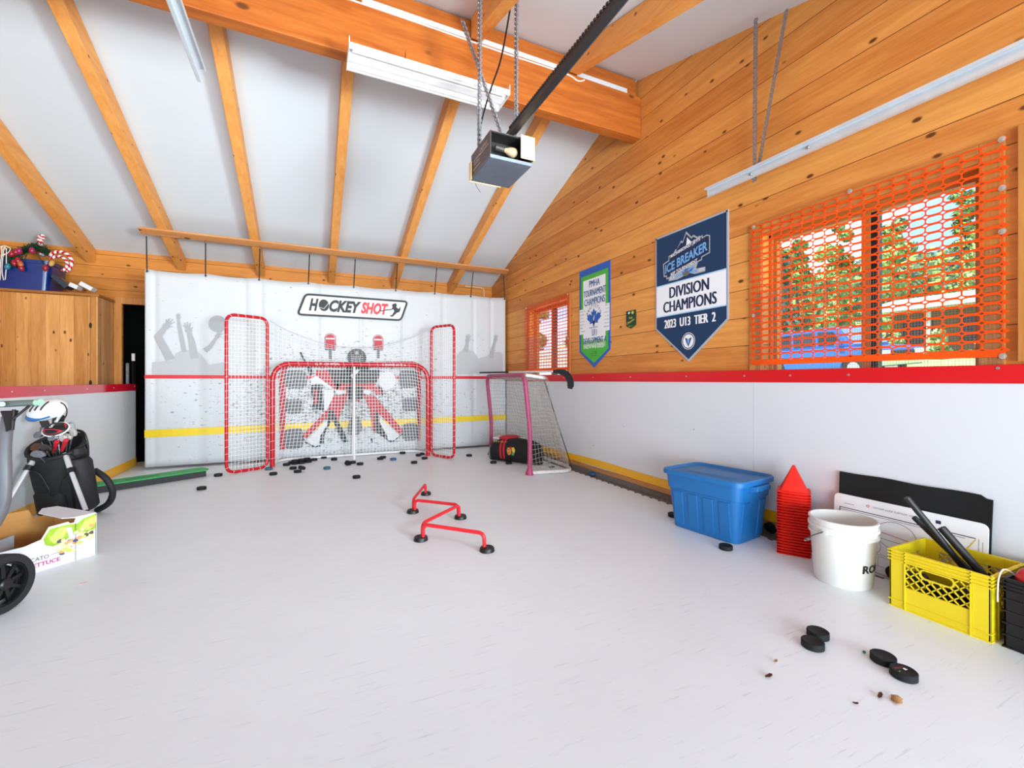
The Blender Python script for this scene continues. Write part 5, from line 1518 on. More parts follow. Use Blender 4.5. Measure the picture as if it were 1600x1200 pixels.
# contents of the yellow crate
kk = 0
for (dx, dy, dz) in [(-.08, -.09, 0), (.0, -.08, 0), (.08, -.09, 0), (-.09, .0, 0), (-.01, .02, 0), (.075, .0, 0), (-.08, .1, 0), (.02, .10, 0), (.09, .09, 0), (-.06, -.05, .027), (.05, -.05, .027), (-.08, .06, .027), (.06, .06, .027), (-.0, .0, .054), (-.08, -.0, .054), (.03, -.09, .054), (-.05, .09, .081), (-.085, -.075, .108), (-.06, .02, .081), (-.09, .09, .108)]:
    kk += 1
    puck(0, 0, 'black puck piled inside the yellow milk crate', at=(tc_.x + dx, tc_.y + dy, .019 + dz), group='pucks in the yellow crate', rot=(0, 0, kk))
def rod(p, q, label, r=.013):
    p, q = Vector(p), Vector(q)
    o = thing('stick_handle', label, 'stick', tuple(p), 'black sticks in the yellow crate')
    MB(m_blk2).tube([p, q], r, 14).build('tube', o)
    d = (q - p).normalized()
    MB(m_blk).tube([q, q + d * .004], r * .92, 14).build('end_cap', o)
rod((2.60, .90, .165), (2.455, 1.055, .475), 'longest black stick in the yellow crate, rising highest')
rod((2.63, .90, .165), (2.53, 1.06, .375), 'black stick crossing behind the longest one in the yellow crate', r=.012)
rod((2.585, .835, .165), (2.535, .965, .355), 'short thick black stick at the right in the yellow crate', r=.016)
# contents of the black crate
m_rball = mat('red_ball_rubber', 'D8232F', 0.35)
t = thing('ball', 'red ball sitting on top in the black crate at the right edge', 'ball', (2.45, .672, .213))
MB(m_rball).ball((2.452, .670, .262), .048, 22, 14).build('ball_shell', t)
tag(MB(m_blk2).box((2.42, .44, .022), (2.69, .70, .212)).build('equipment_pouch', bevel=.02), 'black pouch filling the black crate under the red ball', 'pouch')
tag(MB(m_wcab).tube(smooth_path([(2.46, .705, .235), (2.45, .725, .268), (2.42, .741, .283), (2.388, .744, .255), (2.380, .745, .20), (2.381, .745, .165)], 5), .0025, 6).build('cord'), 'white cord hanging over the corner of the black crate', 'cord')
# scraps on the floor
m_leaf = mat('dry_leaf', 'B08358', 0.8); m_leafd = mat('brown_leaf', '5A3428', 0.8); m_bit = mat('green_bit', '2F7A68', 0.6)
def scrap(px, py, m, L, W2, rz, label, nm='dry_leaf', cat='leaf'):
    p = Vector(onZ(px, py, 0.0)); mb = MB(m); rings = []
    top = []; N_ = 8
    prof = [(-.5, 0.02), (-.35, .35), (-.1, .5), (.15, .42), (.3, .5), (.42, .25), (.5, .03)]
    vs_ = []
    for a, b_ in prof:
        for sg in (-1, 0, 1):
            x, y = a * L, sg * b_ * W2
            vs_.append(p + Vector((x * math.cos(rz) - y * math.sin(rz), x * math.sin(rz) + y * math.cos(rz), .002 + .006 * abs(a) + (.003 if sg else 0))))
    fs = []
    for k in range(len(prof) - 1):
        a = k * 3; fs += [(a, a + 3, a + 4, a + 1), (a + 1, a + 4, a + 5, a + 2)]
    mb.add(vs_, fs)
    o = mb.build(nm, smooth=60); so = o.modifiers.new('thickness', 'SOLIDIFY'); so.thickness = .001
    return tag(o, label, cat, 'scraps on the floor')
scrap(1401, 1096, m_leaf, .048, .030, .4, 'pale tan crumpled dry leaf in the right foreground')
scrap(1375, 1089, m_leafd, .036, .011, .3, 'thin dark brown leaf beside the pale tan one')
scrap(1201, 1058, m_leafd, .032, .013, .0, 'small dark brown leaf alone left of the foreground pucks')
scrap(1212, 1035, m_leaf, .018, .010, .4, 'tiny pale crumb above the lone brown leaf')
scrap(1350, 1021, m_bit, .014, .010, .2, 'tiny green plastic bit behind the foreground pucks', 'plastic_bit', 'scrap')
scrap(129, 913, mat('pink_bit', 'D9A9A4', .7), .03, .008, .6, 'tiny pink scrap of paper in front of the lettuce carton', 'paper_scrap', 'scrap')
scrap(1337, 1101, m_leafd, .014, .008, -.7, 'tiny dark crumb left of the foreground leaves')
scrap(862, 730, m_bit, .09, .06, .3, 'green plastic piece lying inside the pink goal', 'plastic_bit', 'scrap')
# ------------------------------------------------------------------ pine cabinet in the back left corner
m_cabd = wood('pine_cabinet_panel', 'DDA05C', 'B0702E', grain=2, plank=(0, 0.115), knots=1.1, gap=0.004, tone=.12)
m_cabs = wood('pine_cabinet_lit_side', 'E2AF78', 'BD8348', grain=2, plank=(1, 0.085), knots=1.2, gap=0.004, tone=.12)  # paler than the doors, light from the right is put into the colour
m_cabf = wood('pine_cabinet_frame', 'C98A44', '9C6224', grain=2, knots=0)
m_cabt = wood('pine_cabinet_top', 'B87838', '8A5420', grain=0, knots=0)
m_iron = mat('black_iron', '1C1815', 0.6, 0.4)
CX0, CX1, CY0, CY1, CZ = -3.75, -2.165, 6.40, 6.83, 1.965
t = thing('cabinet', 'tall knotty pine cabinet in the back left corner behind the dasher board', 'cabinet', (-2.95, 6.6, 0))
MB(m_cabf).box((CX0, CY0 + .02, 0), (CX1 - .012, CY1, CZ - .02)).build('carcass', t, smooth=0)
MB(m_cabs).box((CX1 - .0115, CY0 + .002, 0), (CX1, CY1, CZ - .02)).build('side_panel', t, smooth=0)
MB(m_cabt).box((CX0 - .02, CY0 - .022, CZ - .0195), (CX1 + .02, CY1, CZ + .008)).build('top', t, smooth=0, bevel=.004)
MB(m_cabf).box((CX1 - .06, CY0 - .0, .0), (CX1 - .012, CY0 + .0195, CZ - .02)).build('face_frame', t, smooth=0)
for (xa, xb, nm) in ((-3.04, CX1 - .063, 'right'), (-3.72, -3.07, 'left')):
    d = MB(m_cabd).box((xa, CY0 - .004, .08), (xb, CY0 + .0195, CZ - .028)).build('door', t, smooth=0, bevel=.003)
    hx = xb + .004 if nm == 'right' else xa - .004
    for zz in (1.62, .98, .30):
        MB(m_iron).ball((hx, CY0 - .006, zz), .02, 10, 6, sc=(.6, .4, 1.6)).build('hinge', d)
    if nm == 'right':
        MB(m_steel).beam((xa - .02, CY0 - .010, 1.315), (xa + .07, CY0 - .010, 1.315), .012, .022).build('latch', d, smooth=0, bevel=.002)
        MB(m_iron).tube([(xa + .05, CY0 - .012, .99), (xa + .05, CY0 - .03, .99), (xa + .05, CY0 - .03, .90)], .006, 6).build('hook', d)

# blue bin of christmas things on the cabinet
m_bbin = mat('royal_blue_bin', '0A2A6E', 0.25)
ctop = CZ + .009
t = thing('storage_tote', 'royal blue plastic bin full of Christmas decorations on top of the pine cabinet', 'tote', (-2.86, 6.60, ctop))
q = Vector((-2.86, 6.60, ctop))
def rr3o(o, hx, hy, r, z): return [Vector((o.x + x, o.y + y, o.z + z)) for x, y in rrect(hx, hy, r, 5)]
MB(m_bbin).loft([rr3o(q, .27, .175, .05, 0), rr3o(q, .30, .195, .06, .285), rr3o(q, .312, .205, .06, .287), rr3o(q, .315, .208, .06, .325), rr3o(q, .305, .2, .055, .325), rr3o(q, .262, .167, .045, .012)], cap1=True).build('body', t, smooth=40)
m_cw = mat('candy_white', 'F1ECEA', 0.3); m_cr = mat('candy_red', 'C21322', 0.3)
def candy(path, r, label):
    P_ = smooth_path(path, 8); n_ = 12
    mb = MB(m_cw); tmp = MB(); tmp.use(m_cw); tmp.tube(P_, r, n_)
    mb.v = tmp.v; mb.f = tmp.f; mb.ms = [m_cw, m_cr]
    mb.mi = [(1 if ((k % n_) + 2 * (k // n_)) % 12 < 6 else 0) if k < n_ * (len(P_) - 1) else 0 for k in range(len(tmp.f))]
    return tag(mb.build('candy_cane'), label, 'candy cane', 'candy canes in the blue bin')
def cp(px, py, y=6.60): return onY(px, py, y)
candy([cp(66, 400), cp(65, 390), cp(63.5, 380), cp(62.5, 372), cp(66, 369), cp(67, 374)], .024, 'candy cane decoration standing upright in the blue bin')
candy([cp(76, 402, 6.48), cp(84, 395, 6.47), cp(95, 393.5, 6.46), cp(106, 398, 6.45), cp(112, 408, 6.45), cp(109, 419, 6.45), cp(104, 424, 6.45)], .017, 'candy cane decoration hooked over the bin edge, upper one')
candy([cp(80, 404, 6.44), cp(90, 400, 6.42), cp(99, 403, 6.41), cp(105, 411, 6.41), cp(103, 419, 6.41), cp(97, 423, 6.41)], .014, 'candy cane decoration hooked over the bin edge, lower and in front')
m_gar = mat('dark_green_garland', '12391F', 0.8)
mb = MB(m_gar)
for k in range(2600):
    f = R.random(); px = 8 + 68 * f; py = 394 + 5 * math.sin(f * 7) + R.gauss(0, 3.0) - 3
    if f < .35: py += R.random() ** 2 * 20
    c = Vector(cp(px, min(py, 418), 6.40 - R.random() * .03 if py > 398 else 6.50 + R.random() * .2)); a = R.uniform(0, 2 * PI); e = R.uniform(-.8, .8)
    d = Vector((math.cos(a) * math.cos(e), math.sin(a) * math.cos(e) * .6, math.sin(e))) * .034
    s_ = d.orthogonal().normalized() * .0045
    mb.add([c - s_, c + s_, c + d], [(0, 1, 2)])
o = mb.build('garland', smooth=0); tag(o, 'dark green tinsel garland heaped over the blue bin rim', 'garland'); o['kind'] = 'stuff'
m_bul = [mat('light_red', '9A2030', .25), mat('light_orange', 'C0602E', .25), mat('light_pink', '9A2454', .25), mat('light_teal', '2C7C8C', .25), mat('light_gold', 'C99A4A', .25)]
BL = [(19, 396, 0), (28, 406, 0), (32, 412, 1), (33, 418, 0), (22, 410, 0), (12, 416, 3), (50, 391, 2), (30, 392, 2), (81, 411, 4), (71, 418, 0), (25, 393, 0)]
t = thing('string_lights', 'string of large coloured Christmas bulbs spilling over the front of the blue bin', 'lights', cp(30, 405, 6.38))
path = [cp(px, py - 2, 6.375) for px, py, _ in sorted(BL)]
MB(m_gar).tube(smooth_path(path, 4), .004, 5).build('wire', t)
for px, py, c_ in BL:
    c = Vector(cp(px, py, 6.362))
    MB(m_bul[c_]).lathe([(.0, -.042), (.016, -.032), (.025, -.009), (.021, .016), (.011, .028), (.0, .03)], c, 10, axis=(R.uniform(-.5, .5), R.uniform(-.3, .3), 1)).build('bulb', t)
mb = MB(m_wcab)
for k in range(3):
    mb.tube(smooth_path([cp(2 + 3 * k + R.uniform(-2, 2), 386 + 3 * j * (1 if k else 1.0) + R.uniform(-2, 2) if j < 3 else 386 + 10 * j + R.uniform(-2, 2), 6.372 - .006 * k) for j in range(6)], 5), .004, 5)
mb.tube(smooth_path([cp(0, 386, 6.37), cp(8, 384, 6.37), cp(16, 389, 6.37), cp(10, 397, 6.37), cp(2, 399, 6.37), cp(12, 395, 6.37)], 5), .004, 5)
o = mb.build('tangled_cord'); tag(o, 'tangled white cord hanging over the left end of the blue bin', 'cord')
def smallbox(name, px0, py0, px1, py1, m1, m2, label, tilt, wd, y):
    a = Vector(cp(px0, py0, y)); b_ = Vector(cp(px1, py1, y)); d = (b_ - a); L = d.length
    t = thing(name, label, 'box', tuple(b_), 'small boxes on the cabinet')
    d.normalize(); up = Vector((0, -1, 0)).cross(d); up = up if up.z > 0 else -up
    MB(m1).loft([[a + Vector((0, s_ * wd, 0)) + up * h for s_, h in ((-.5, 0), (.5, 0), (.5, .045), (-.5, .045))], [b_ + Vector((0, s_ * wd, 0)) + up * h for s_, h in ((-.5, 0), (.5, 0), (.5, .045), (-.5, .045))]]).build('carton', t, smooth=0, bevel=.003)
    f = (a + up * .0455, d, Vector((0, 1, 0)), up)
    mb = MB(m2)
    for k in range(5):
        x = L * R.uniform(.1, .7); y_ = R.uniform(-.3, .2) * wd
        mb.flat([(x, y_), (x + L * .2, y_), (x + L * .2, y_ + wd * .12), (x, y_ + wd * .12)], f, .0003)
    mb.build('label_print', t, smooth=0)
    return t
m_bx1 = mat('dark_teal_card', '20313E', .4); m_bx2 = mat('print_silver', 'A9B4BC', .5); m_bx3 = mat('white_card', 'D7D9DC', .45); m_bx4 = mat('blue_print', '3A5A84', .5)
smallbox('carton_box', 84, 434, 106, 452.5, m_bx1, m_bx2, 'dark printed box leaning against the blue bin on the cabinet', 0, .16, 6.44)
smallbox('carton_box', 110, 448, 123, 453.5, m_bx3, m_bx4, 'white and blue printed box in the middle of the cabinet edge', 0, .12, 6.44)
smallbox('carton_box', 126, 446, 145, 456, m_bx3, m_bx4, 'white printed box at the right end of the cabinet top', 0, .12, 6.45)
# sticks standing in the dark doorway
t = thing('hockey_stick', 'grey printed stick leaning in the dark doorway beside the cabinet', 'stick', (-2.06, 6.90, 0))
MB(mat('grey_shaft', '6B6C6E', .5)).beam((-2.055, 6.92, .0), (-2.055, 6.92, 1.22), .022, .03).build('shaft', t, smooth=0)
mb = MB(m_bx2); scribble(mb, ((-2.0435, 6.904, 0), (0, 0, 1), (-1, 0, 0), (0, -1, 0)), .55, 1.18, .0115, .016, .0005); mb.build('shaft_print', t, smooth=0)
t = thing('hockey_stick', 'black stick with a white rounded butt end leaning in the dark doorway', 'stick', (-2.0, 6.92, 0))
MB(m_blk2).beam((-1.985, 6.95, 0), (-2.0, 6.92, 1.33), .022, .03).build('shaft', t, smooth=0)
MB(m_cw).tube([(-1.999, 6.921, 1.25), (-2.0, 6.92, 1.34)], .019, 10).build('butt_end', t)

# ------------------------------------------------------------------ green topped rebounder on the floor
m_gtop = mat('green_plastic_top', '2FA655', 0.55); m_foam = mat('charcoal_foam', '3A3B3D', 0.85, var=0.12, scale=50)
P0 = Vector(onZ(180, 767)); P1 = Vector(onZ(323, 744.5)); d = (P1 - P0).normalized(); nn = Vector((-d.y, d.x, 0))
P0 = P1 - d * .86
t = thing('rebounder', 'long low passing rebounder with green top and charcoal foam sides lying beside the left boards', 'rebounder', tuple((P0 + P1) / 2))
def rbx(a0, a1, b0, b1, z0, z1): return [[P0 + d * a + nn * b_ + Vector((0, 0, z)) for b_, z in ((b0, z0), (b1, z0), (b1, z1), (b0, z1))] for a in (a0, a1)]
MB(m_foam).loft(rbx(0, .86, .01, .17, 0, .062)).build('foam_bumper', t, smooth=0, bevel=.003)
a0_, a1_ = -.01, .895
out = [(a0_, -.012), (.84, -.012), (.88, .008), (a1_, .05), (a1_, .14), (.87, .192), (a0_, .192)]
MB(m_gtop).slab(out, (P0, d, nn, Vector((0, 0, 1))), .0625, .074).build('top_plate', t, smooth=0, bevel=.002)
MB(mat('dark_slot', '143B22', .7)).slab([(.22, .07), (.48, .07), (.48, .09), (.22, .09)], (P0, d, nn, Vector((0, 0, 1))), .0741, .0745).build('slot', t, smooth=0)

# ------------------------------------------------------------------ golf bag
m_bagc = mat('black_nylon', '0E0E10', 0.75, var=0.3, scale=14, bump=0.25)
m_bagd = mat('charcoal_nylon', '19191B', 0.7, var=0.25, scale=30, bump=0.2)
m_legm = mat('silver_leg', 'D9DBDE', 0.3, 0.5)
m_headm = mat('club_steel', '9DA0A6', 0.25, 0.9, var=0.2, scale=20)
m_grphm = mat('dark_club_steel', '55504E', 0.3, 0.8)
DG = 3.30                              # depth in front of the camera
def gp(px, py, d=DG):
    r = _ray(px, py); return Vector((r[0] * d, r[1] * d, CAMZ + r[2] * d))
base = gp(107, 808, 3.26); base.z = .03
topc = gp(88, 697, 3.16)
t = thing('golf_bag', 'black golf stand bag full of clubs leaning in front of the left boards', 'golf bag', (base.x, base.y, 0))
ax = (topc - base); L = ax.length; ax.normalize()
camr = Vector((_c, -_s, 0)); sd = (camr - ax * camr.dot(ax)).normalized(); fw = ax.cross(sd).normalized()
front = -fw if (-fw).dot(Vector((-_s, -_c, 0))) > 0 else fw       # towards the camera
TS = -1 if front == fw else 1
def gring(f, ra, rb, n=22, tilt=0.0):
    c = base + ax * (L * f)
    return [c + sd * (ra * math.cos(2 * PI * k / n)) + fw * (rb * math.sin(2 * PI * k / n)) + ax * (tilt * math.sin(2 * PI * k / n)) for k in range(n)]
prof = [(0, .125, .10), (.03, .140, .115), (.2, .155, .125), (.45, .172, .135), (.7, .182, .135), (.88, .180, .13, 22, .03 * TS), (.99, .176, .125, 22, .055 * TS), (1.0, .168, .12, 22, .055 * TS), (.93, .155, .11, 22, .05 * TS), (.5, .125, .10)]
MB(m_bagc).loft([gring(*p) for p in prof]).build('bag_body', t, smooth=50)
MB(m_bagd).tube(gring(1.0, .174, .124, 22, .055 * TS), .014, 8, closed=True).build('rim_trim', t)
MB(m_bagd).tube(gring(.02, .122, .112), .012, 8, closed=True).build('base_trim', t)
# side pockets
def pocket(f0, f1, off_s, off_f, ra, rb, m, name):
    rings = []
    for f, k in ((f0, .7), (f0 + .04, 1), (f1 - .06, 1), (f1, .75)):
        c = base + ax * (L * f) + sd * off_s + front * off_f
        rings.append([c + sd * (ra * k * math.cos(2 * PI * j / 16)) + front * (rb * k * math.sin(2 * PI * j / 16)) for j in range(16)])
    return MB(m).loft(rings).build(name, t, smooth=50)
pocket(.10, .86, .185, .03, .06, .07, m_bagd, 'side_pocket')
pocket(.05, .42, .0, .10, .11, .05, m_bagc, 'front_pocket')
pocket(.88, 1.0, .18, .02, .03, .05, m_bagd, 'buckle_block')
h0 = gp(148, 735, 3.28); h1 = gp(166, 748, 3.28); h2 = gp(176, 768, 3.3); h3 = gp(170, 786, 3.33); h4 = gp(152, 797, 3.36)
MB(m_bagd).tube(smooth_path([h0, h1, h2, h3, h4], 5), .022, 10).build('padded_strap', t)
MB(m_blk).tube(smooth_path([gp(118, 672, 3.24), gp(130, 676, 3.22), gp(136, 692, 3.22), gp(137, 712, 3.24)], 5), .010, 8).build('shoulder_strap', t)
for a, b_, c_ in ((gp(57, 714, 3.08), gp(44, 732, 3.02), gp(2, 803, 2.86)), (gp(102, 709, 3.10), gp(111, 736, 3.06), gp(135, 800, 2.98))):
    c_ = Vector((c_.x, c_.y, max(c_.z, .02)))
    lg = MB(m_legm).tube([a, b_], .017, 10).tube([b_, c_], .012 if a.x < -1.8 else .014, 10).build('stand_leg', t)
    MB(m_blk).tube([b_ - (c_ - b_).normalized() * .02, b_ + (c_ - b_).normalized() * .015], .022, 10).build('joint', lg)
    MB(m_blk).ball(c_, .018, 10, 6).build('rubber_foot', lg)
MB(m_blk).tube(smooth_path([gp(46, 733, 3.0), gp(62, 741, 3.05), gp(77, 765, 3.06), gp(79, 775, 3.08)], 5), .003, 6).tube(smooth_path([gp(110, 736, 3.04), gp(98, 750, 3.05), gp(92, 768, 3.06), gp(80, 776, 3.08)], 5), .003, 6).build('stand_cable', t)
MB(m_blk).beam(gp(148, 815, 3.30) , gp(157, 821, 3.28), .02, .012).build('base_tab', t, smooth=0)
MB(mat('bag_red', 'C01A22', .6)).loft([[gp(50, 788, 3.42), gp(60, 788, 3.42), gp(60, 800, 3.42), gp(50, 800, 3.42)], [gp(52, 783, 3.40), gp(62, 786, 3.40), gp(62, 800, 3.40), gp(52, 800, 3.40)]]).build('red_trim', t, smooth=0)
# clubs: each its own thing, standing in the bag
inside = base + ax * (L * .62)
def club(name, label, head_px, d, head_fn, m_sh=m_headm, r=.005):
    hp = gp(*head_px, d)
    o = thing(name, label, 'golf club', tuple(hp), 'golf clubs in the bag')
    MB(m_sh).tube([inside + (hp - topc) * .25, hp], r, 8).build('shaft', o)
    head_fn(o, hp); return o
m_hcw = mat('headcover_white', 'F0F0F0', .5); m_hcb = mat('headcover_blue', '2C6FB0', .5); m_hck = mat('headcover_black', '17171A', .55); m_hcr = mat('headcover_red', 'C2202E', .5)
vdir = Vector((-_s, -_c, 0)); upz = Vector((0, 0, 1))
def scr(c): return (c, camr, upz, vdir)
def driver(o, hp):
    c = gp(74, 640, 3.16)
    Rm = Matrix((camr, upz.cross(camr), upz)).transposed().to_3x3()
    tilt = Rm @ Matrix.Rotation(-.12, 3, 'Y') @ Matrix.Rotation(.70, 3, 'X')
    mb = MB(m_hcw).ball(c, .125, 26, 14, sc=(1.0, .78, .50), rot=tilt)
    mb.build('headcover', o, smooth=60)
    mb = MB(m_hck)
    for k, x in enumerate((-.035, -.005, .025)):
        pts = []
        for s_ in range(7):
            ux_, uy_ = (x + .10 * .018 * s_) / .125 * 1.3, -.62 + .75 * s_ / 6
            uz_ = math.sqrt(max(1 - ux_ * ux_ - uy_ * uy_, .02))
            pts.append(c + tilt @ (Vector((ux_, uy_ * .78, uz_ * .50)) * .1255))
        mb.tube(pts, .0055, 6)
    mb.build('stripe', o)
    mb = MB(m_hcb); ring = []
    for k in range(13):
        a = PI + .25 + (PI * .62) * k / 12
        ring.append(c + tilt @ Vector((.124 * math.cos(a), .124 * .78 * math.sin(a), -.004 + .0)))
    mb.tube(ring, [.006 + .012 * math.sin(PI * min(1, k / 9)) if k < 9 else .006 for k in range(13)], 8).build('blue_band', o)
    MB(m_hcw).loft([[c + camr * (.10 + .03 * math.cos(2 * PI * k / 14) * z) + upz * (-.03 - .05 * (1 - z) ) + vdir * (.04 * math.sin(2 * PI * k / 14)) + upz * (.055 * math.cos(2 * PI * k / 14 + 1.2)) for k in range(14)] for z in (.5, 1.0)]).build('headcover_sleeve', o, smooth=60)
    MB(m_hck).tube([gp(92, 652, 3.16), gp(89, 668, 3.2), gp(86, 690, 3.24)], [.034, .028, .022], 12).build('neck', o)
_drv = driver
def driver(o, hp):
    _drv(o, hp)
    MB(m_hck).tube(smooth_path([gp(95, 629, 3.10), gp(101, 633, 3.08), gp(104.5, 641, 3.08), gp(103, 650, 3.10), gp(98, 656, 3.14)], 5), .004, 6).build('seam', o)
club('golf_club', 'driver under a white headcover with black stripes and blue edge, top of the golf bag', (88, 660), 3.18, driver)
def wood5(o, hp):
    c = gp(87.5, 671, 3.08)
    Rm = Matrix((camr, upz.cross(camr), upz)).transposed().to_3x3() @ Matrix.Rotation(.12, 3, 'Y') @ Matrix.Rotation(.75, 3, 'X')
    sc_ = (1.0, .8, .42); r_ = .078
    MB(m_hck).ball(c, r_, 24, 12, sc=sc_, rot=Rm).build('headcover', o, smooth=60)
    def on(u, v): 
        q = max(0.02, 1 - u * u - v * v); return c + Rm @ (Vector((u * sc_[0], v * sc_[1], math.sqrt(q) * sc_[2] + .012)) * r_)
    mb = MB(m_hcr)
    for (a0, a1) in ((.20, 1.25), (PI + .55, 2 * PI - .25)):
        n_ = 12; arc = [on(.90 * math.cos(a0 + (a1 - a0) * k / n_) * (1 if a0 > 1 else 1), .90 * math.sin(a0 + (a1 - a0) * k / n_)) for k in range(n_ + 1)]
        m_ = (a0 + a1) / 2
        ch = [on(.90 * (math.cos(a0) * (1 - f) + math.cos(a1) * f) * 1.0, .90 * (math.sin(a0) * (1 - f) + math.sin(a1) * f)) for f in [k / n_ for k in range(n_ + 1)]]
        mb.add(arc + ch, [(k, k + 1, n_ + 2 + k, n_ + 1 + k) for k in range(n_)])
    mb.build('red_patch', o, smooth=60)
    MB(m_hcw).tube([c + Rm @ (Vector((1.01 * math.cos(a), .81 * math.sin(a), .02)) * r_) for a in [2 * PI * k / 28 for k in range(28)]], .005, 6, closed=True).build('piping', o)
    f5 = (c + Rm @ (Vector((0, 0, .44)) * r_), Rm @ Vector((1, 0, 0)), Rm @ Vector((0, 1, 0)), Rm @ Vector((0, 0, 1)))
    MB(m_hcw).text('5', f5, -.005, -.002, .020, .028, .003, bold=.03).build('number', o, smooth=0)
club('golf_club', 'wood under a black and red headcover marked 5, front middle of the golf bag', (86, 676), 3.12, wood5)
def iron(px, py, d, wd, ht, rot, m):
    def fn(o, hp):
        c = gp(px, py, d); ca, sa = math.cos(rot), math.sin(rot)
        pr = [(-.5, -.3), (-.2, -.5), (.25, -.5), (.5, -.25), (.48, .15), (.25, .45), (-.1, .5), (-.42, .2)]
        pts = [(x * wd * ca - y * ht * sa, x * wd * sa + y * ht * ca) for x, y in pr]
        MB(m).slab(pts, scr(c), -.009, .009).build('club_head', o, smooth=0, bevel=.004)
    return fn
for (lb, px, py, d, wd, ht, rot, m) in [
    ('dark wedge head at the upper left of the clubs', 69, 660, 3.22, .055, .085, .5, m_grphm),
    ('steel iron head at the left edge of the bag mouth', 60, 679, 3.20, .07, .045, .3, m_headm),
    ('steel iron head behind the number 5 headcover', 68, 671, 3.26, .05, .05, .9, m_headm),
    ('bronze coloured iron head low at the left of the bag mouth', 57, 698, 3.06, .085, .05, .25, mat('bronze_club', '6B4A38', .35, .7)),
    ('bright steel wedge head lying lowest at the left', 60, 709, 3.00, .10, .05, -.1, m_headm),
    ('wide dark steel iron head in the middle of the bag mouth', 72, 699, 3.04, .09, .045, -.25, m_grphm),
    ('small steel iron head under the number 5 headcover', 82, 684, 3.04, .06, .04, .2, m_headm),
    ('pale steel iron head right of the number 5 headcover', 98, 684, 3.06, .05, .045, 1.0, mat('pale_steel', 'C9C6C2', .35, .6)),
    ('second pale steel iron head, upper right at the bag rim', 114, 675, 3.10, .045, .065, .3, _M['pale_steel']),
    ('third pale steel iron head between two others at the right', 106, 682, 3.08, .035, .06, .9, _M['pale_steel'])]:
    club('golf_club', lb, (px, py + 2), d, iron(px, py, d, wd, ht, rot, m))
for (lb, x0, y0, x1, y1) in (('red grip upright at the bag mouth, left of two', 84, 706, 89, 690), ('red grip upright at the bag mouth, right of two', 97, 704, 103, 688)):
    o = thing('golf_club', 'golf club with ' + lb, 'golf club', tuple(gp(x0, y0, 3.08)), 'golf clubs in the bag')
    MB(m_hcr).tube([gp(x0, y0, 3.10), gp(x1, y1, 3.04)], [.010, .014], 10).build('grip', o)
    MB(m_headm).tube([inside, gp(x0, y0, 3.10)], .005, 8).build('shaft', o)
o = tag(MB(mat('pale_ring', 'AEB6BC', .4)).tube([gp(112 + 7 * math.cos(a), 668 + 8 * math.sin(a), 3.2) for a in [(-2.4 + 2.7 * k / 10) for k in range(11)]], .007, 8).build('bag_loop'), 'pale grey loop sticking up at the right of the golf clubs', 'loop')

# ------------------------------------------------------------------ lettuce carton
m_card = mat('brown_cardboard', 'B98548', 0.85, var=0.06, scale=20)
m_cardw = mat('white_printed_card', 'E6E7EC', 0.5)
m_ink = mat('carton_ink', '3A3A42', .5); m_mag = mat('carton_magenta', 'C02F86', .5)
C_ = Vector((-1.13, 3.32, 0)); bu = Vector((-.70, -.715, 0)).normalized(); bw = Vector((-.715, .70, 0)).normalized()
BLn, BWd, BHt = .60, .40, .238
t = thing('carton', 'open cardboard lettuce carton with salad picture on its white printed side, left foreground', 'box', tuple(C_ + bu * .3 + bw * .2))
th = .004
def wall_quad(mbx, o, u, L, z0f, n_, N=8):
    """upright carton wall from o along u, height z0f(s), thickness inward n_"""
    rings = []
    for k in range(N + 1):
        s_ = L * k / N; p = o + u * s_; h = z0f(s_)
        rings.append([p + Vector((0, 0, .0)), p + Vector((0, 0, h)), p + n_ * th + Vector((0, 0, h)), p + n_ * th])
    return mbx.loft(rings)
def hfront(s): return BHt if s < .10 else (BHt - .012 if s < .215 else (.20 - .29 * (s - .215) if s < .245 else max(.155 - .02 * (s - .245), .13)))
mb = MB(m_cardw)
fr = (C_, bu, Vector((0, 0, 1)), -bw)
outl = [(0, 0), (BLn, 0), (BLn, .155), (.30, .150), (.235, .165), (.205, .222), (.125, .226), (.118, .215), (.098, .214), (.092, BHt), (0, BHt)]
mb.slab(outl, fr, -th, 0)
mb.build('front_wall', t, smooth=0)
MB(m_card).slab([(p[0], p[1]) for p in outl], fr, -th - .0022, -th - .0002).build('front_liner', t, smooth=0)
mb = MB(m_card); wall_quad(mb, C_ + bw * BWd, bu, BLn, lambda s: .20, -bw); wall_quad(mb, C_ + bu * BLn + bw * .006, bw, BWd - .012, lambda s: .20, -bu)
wall_quad(mb, C_ + bw * .008 + bu * .002, bw, BWd - .014, lambda s: BHt - .01, bu)
mb.build('inner_wall', t, smooth=0)
MB(m_card).slab([(0.006, .008), (BLn - .006, .008), (BLn - .006, BWd - .008), (0.006, BWd - .008)], (C_, bu, bw, Vector((0, 0, 1))), .002, .006).build('bottom', t, smooth=0)
MB(m_cardw).slab([(0, 0), (BWd, 0), (BWd, BHt - .02), (BWd * .5, BHt), (0, BHt)], (C_, bw, Vector((0, 0, 1)), -bu), 0, .003).build('end_wall', t, smooth=0)
# folded top flaps
MB(m_cardw).slab([(0, 0), (.10, 0.0), (.13, .05), (.12, BWd - .1), (.06, BWd), (0, BWd - .02)], (C_ + Vector((0, 0, BHt + .001)), bu, bw, Vector((0, 0, 1))), 0, .004).build('end_flap', t, smooth=0)
MB(m_card).slab([(.0, 0), (.18, 0), (.16, .055), (.02, .05)], (C_ + bw * (BWd + .001) + bu * .10 + Vector((0, 0, .2)), bu, Vector((0, 0, 1)), -bw), 0, .003).build('back_flap', t, smooth=0)
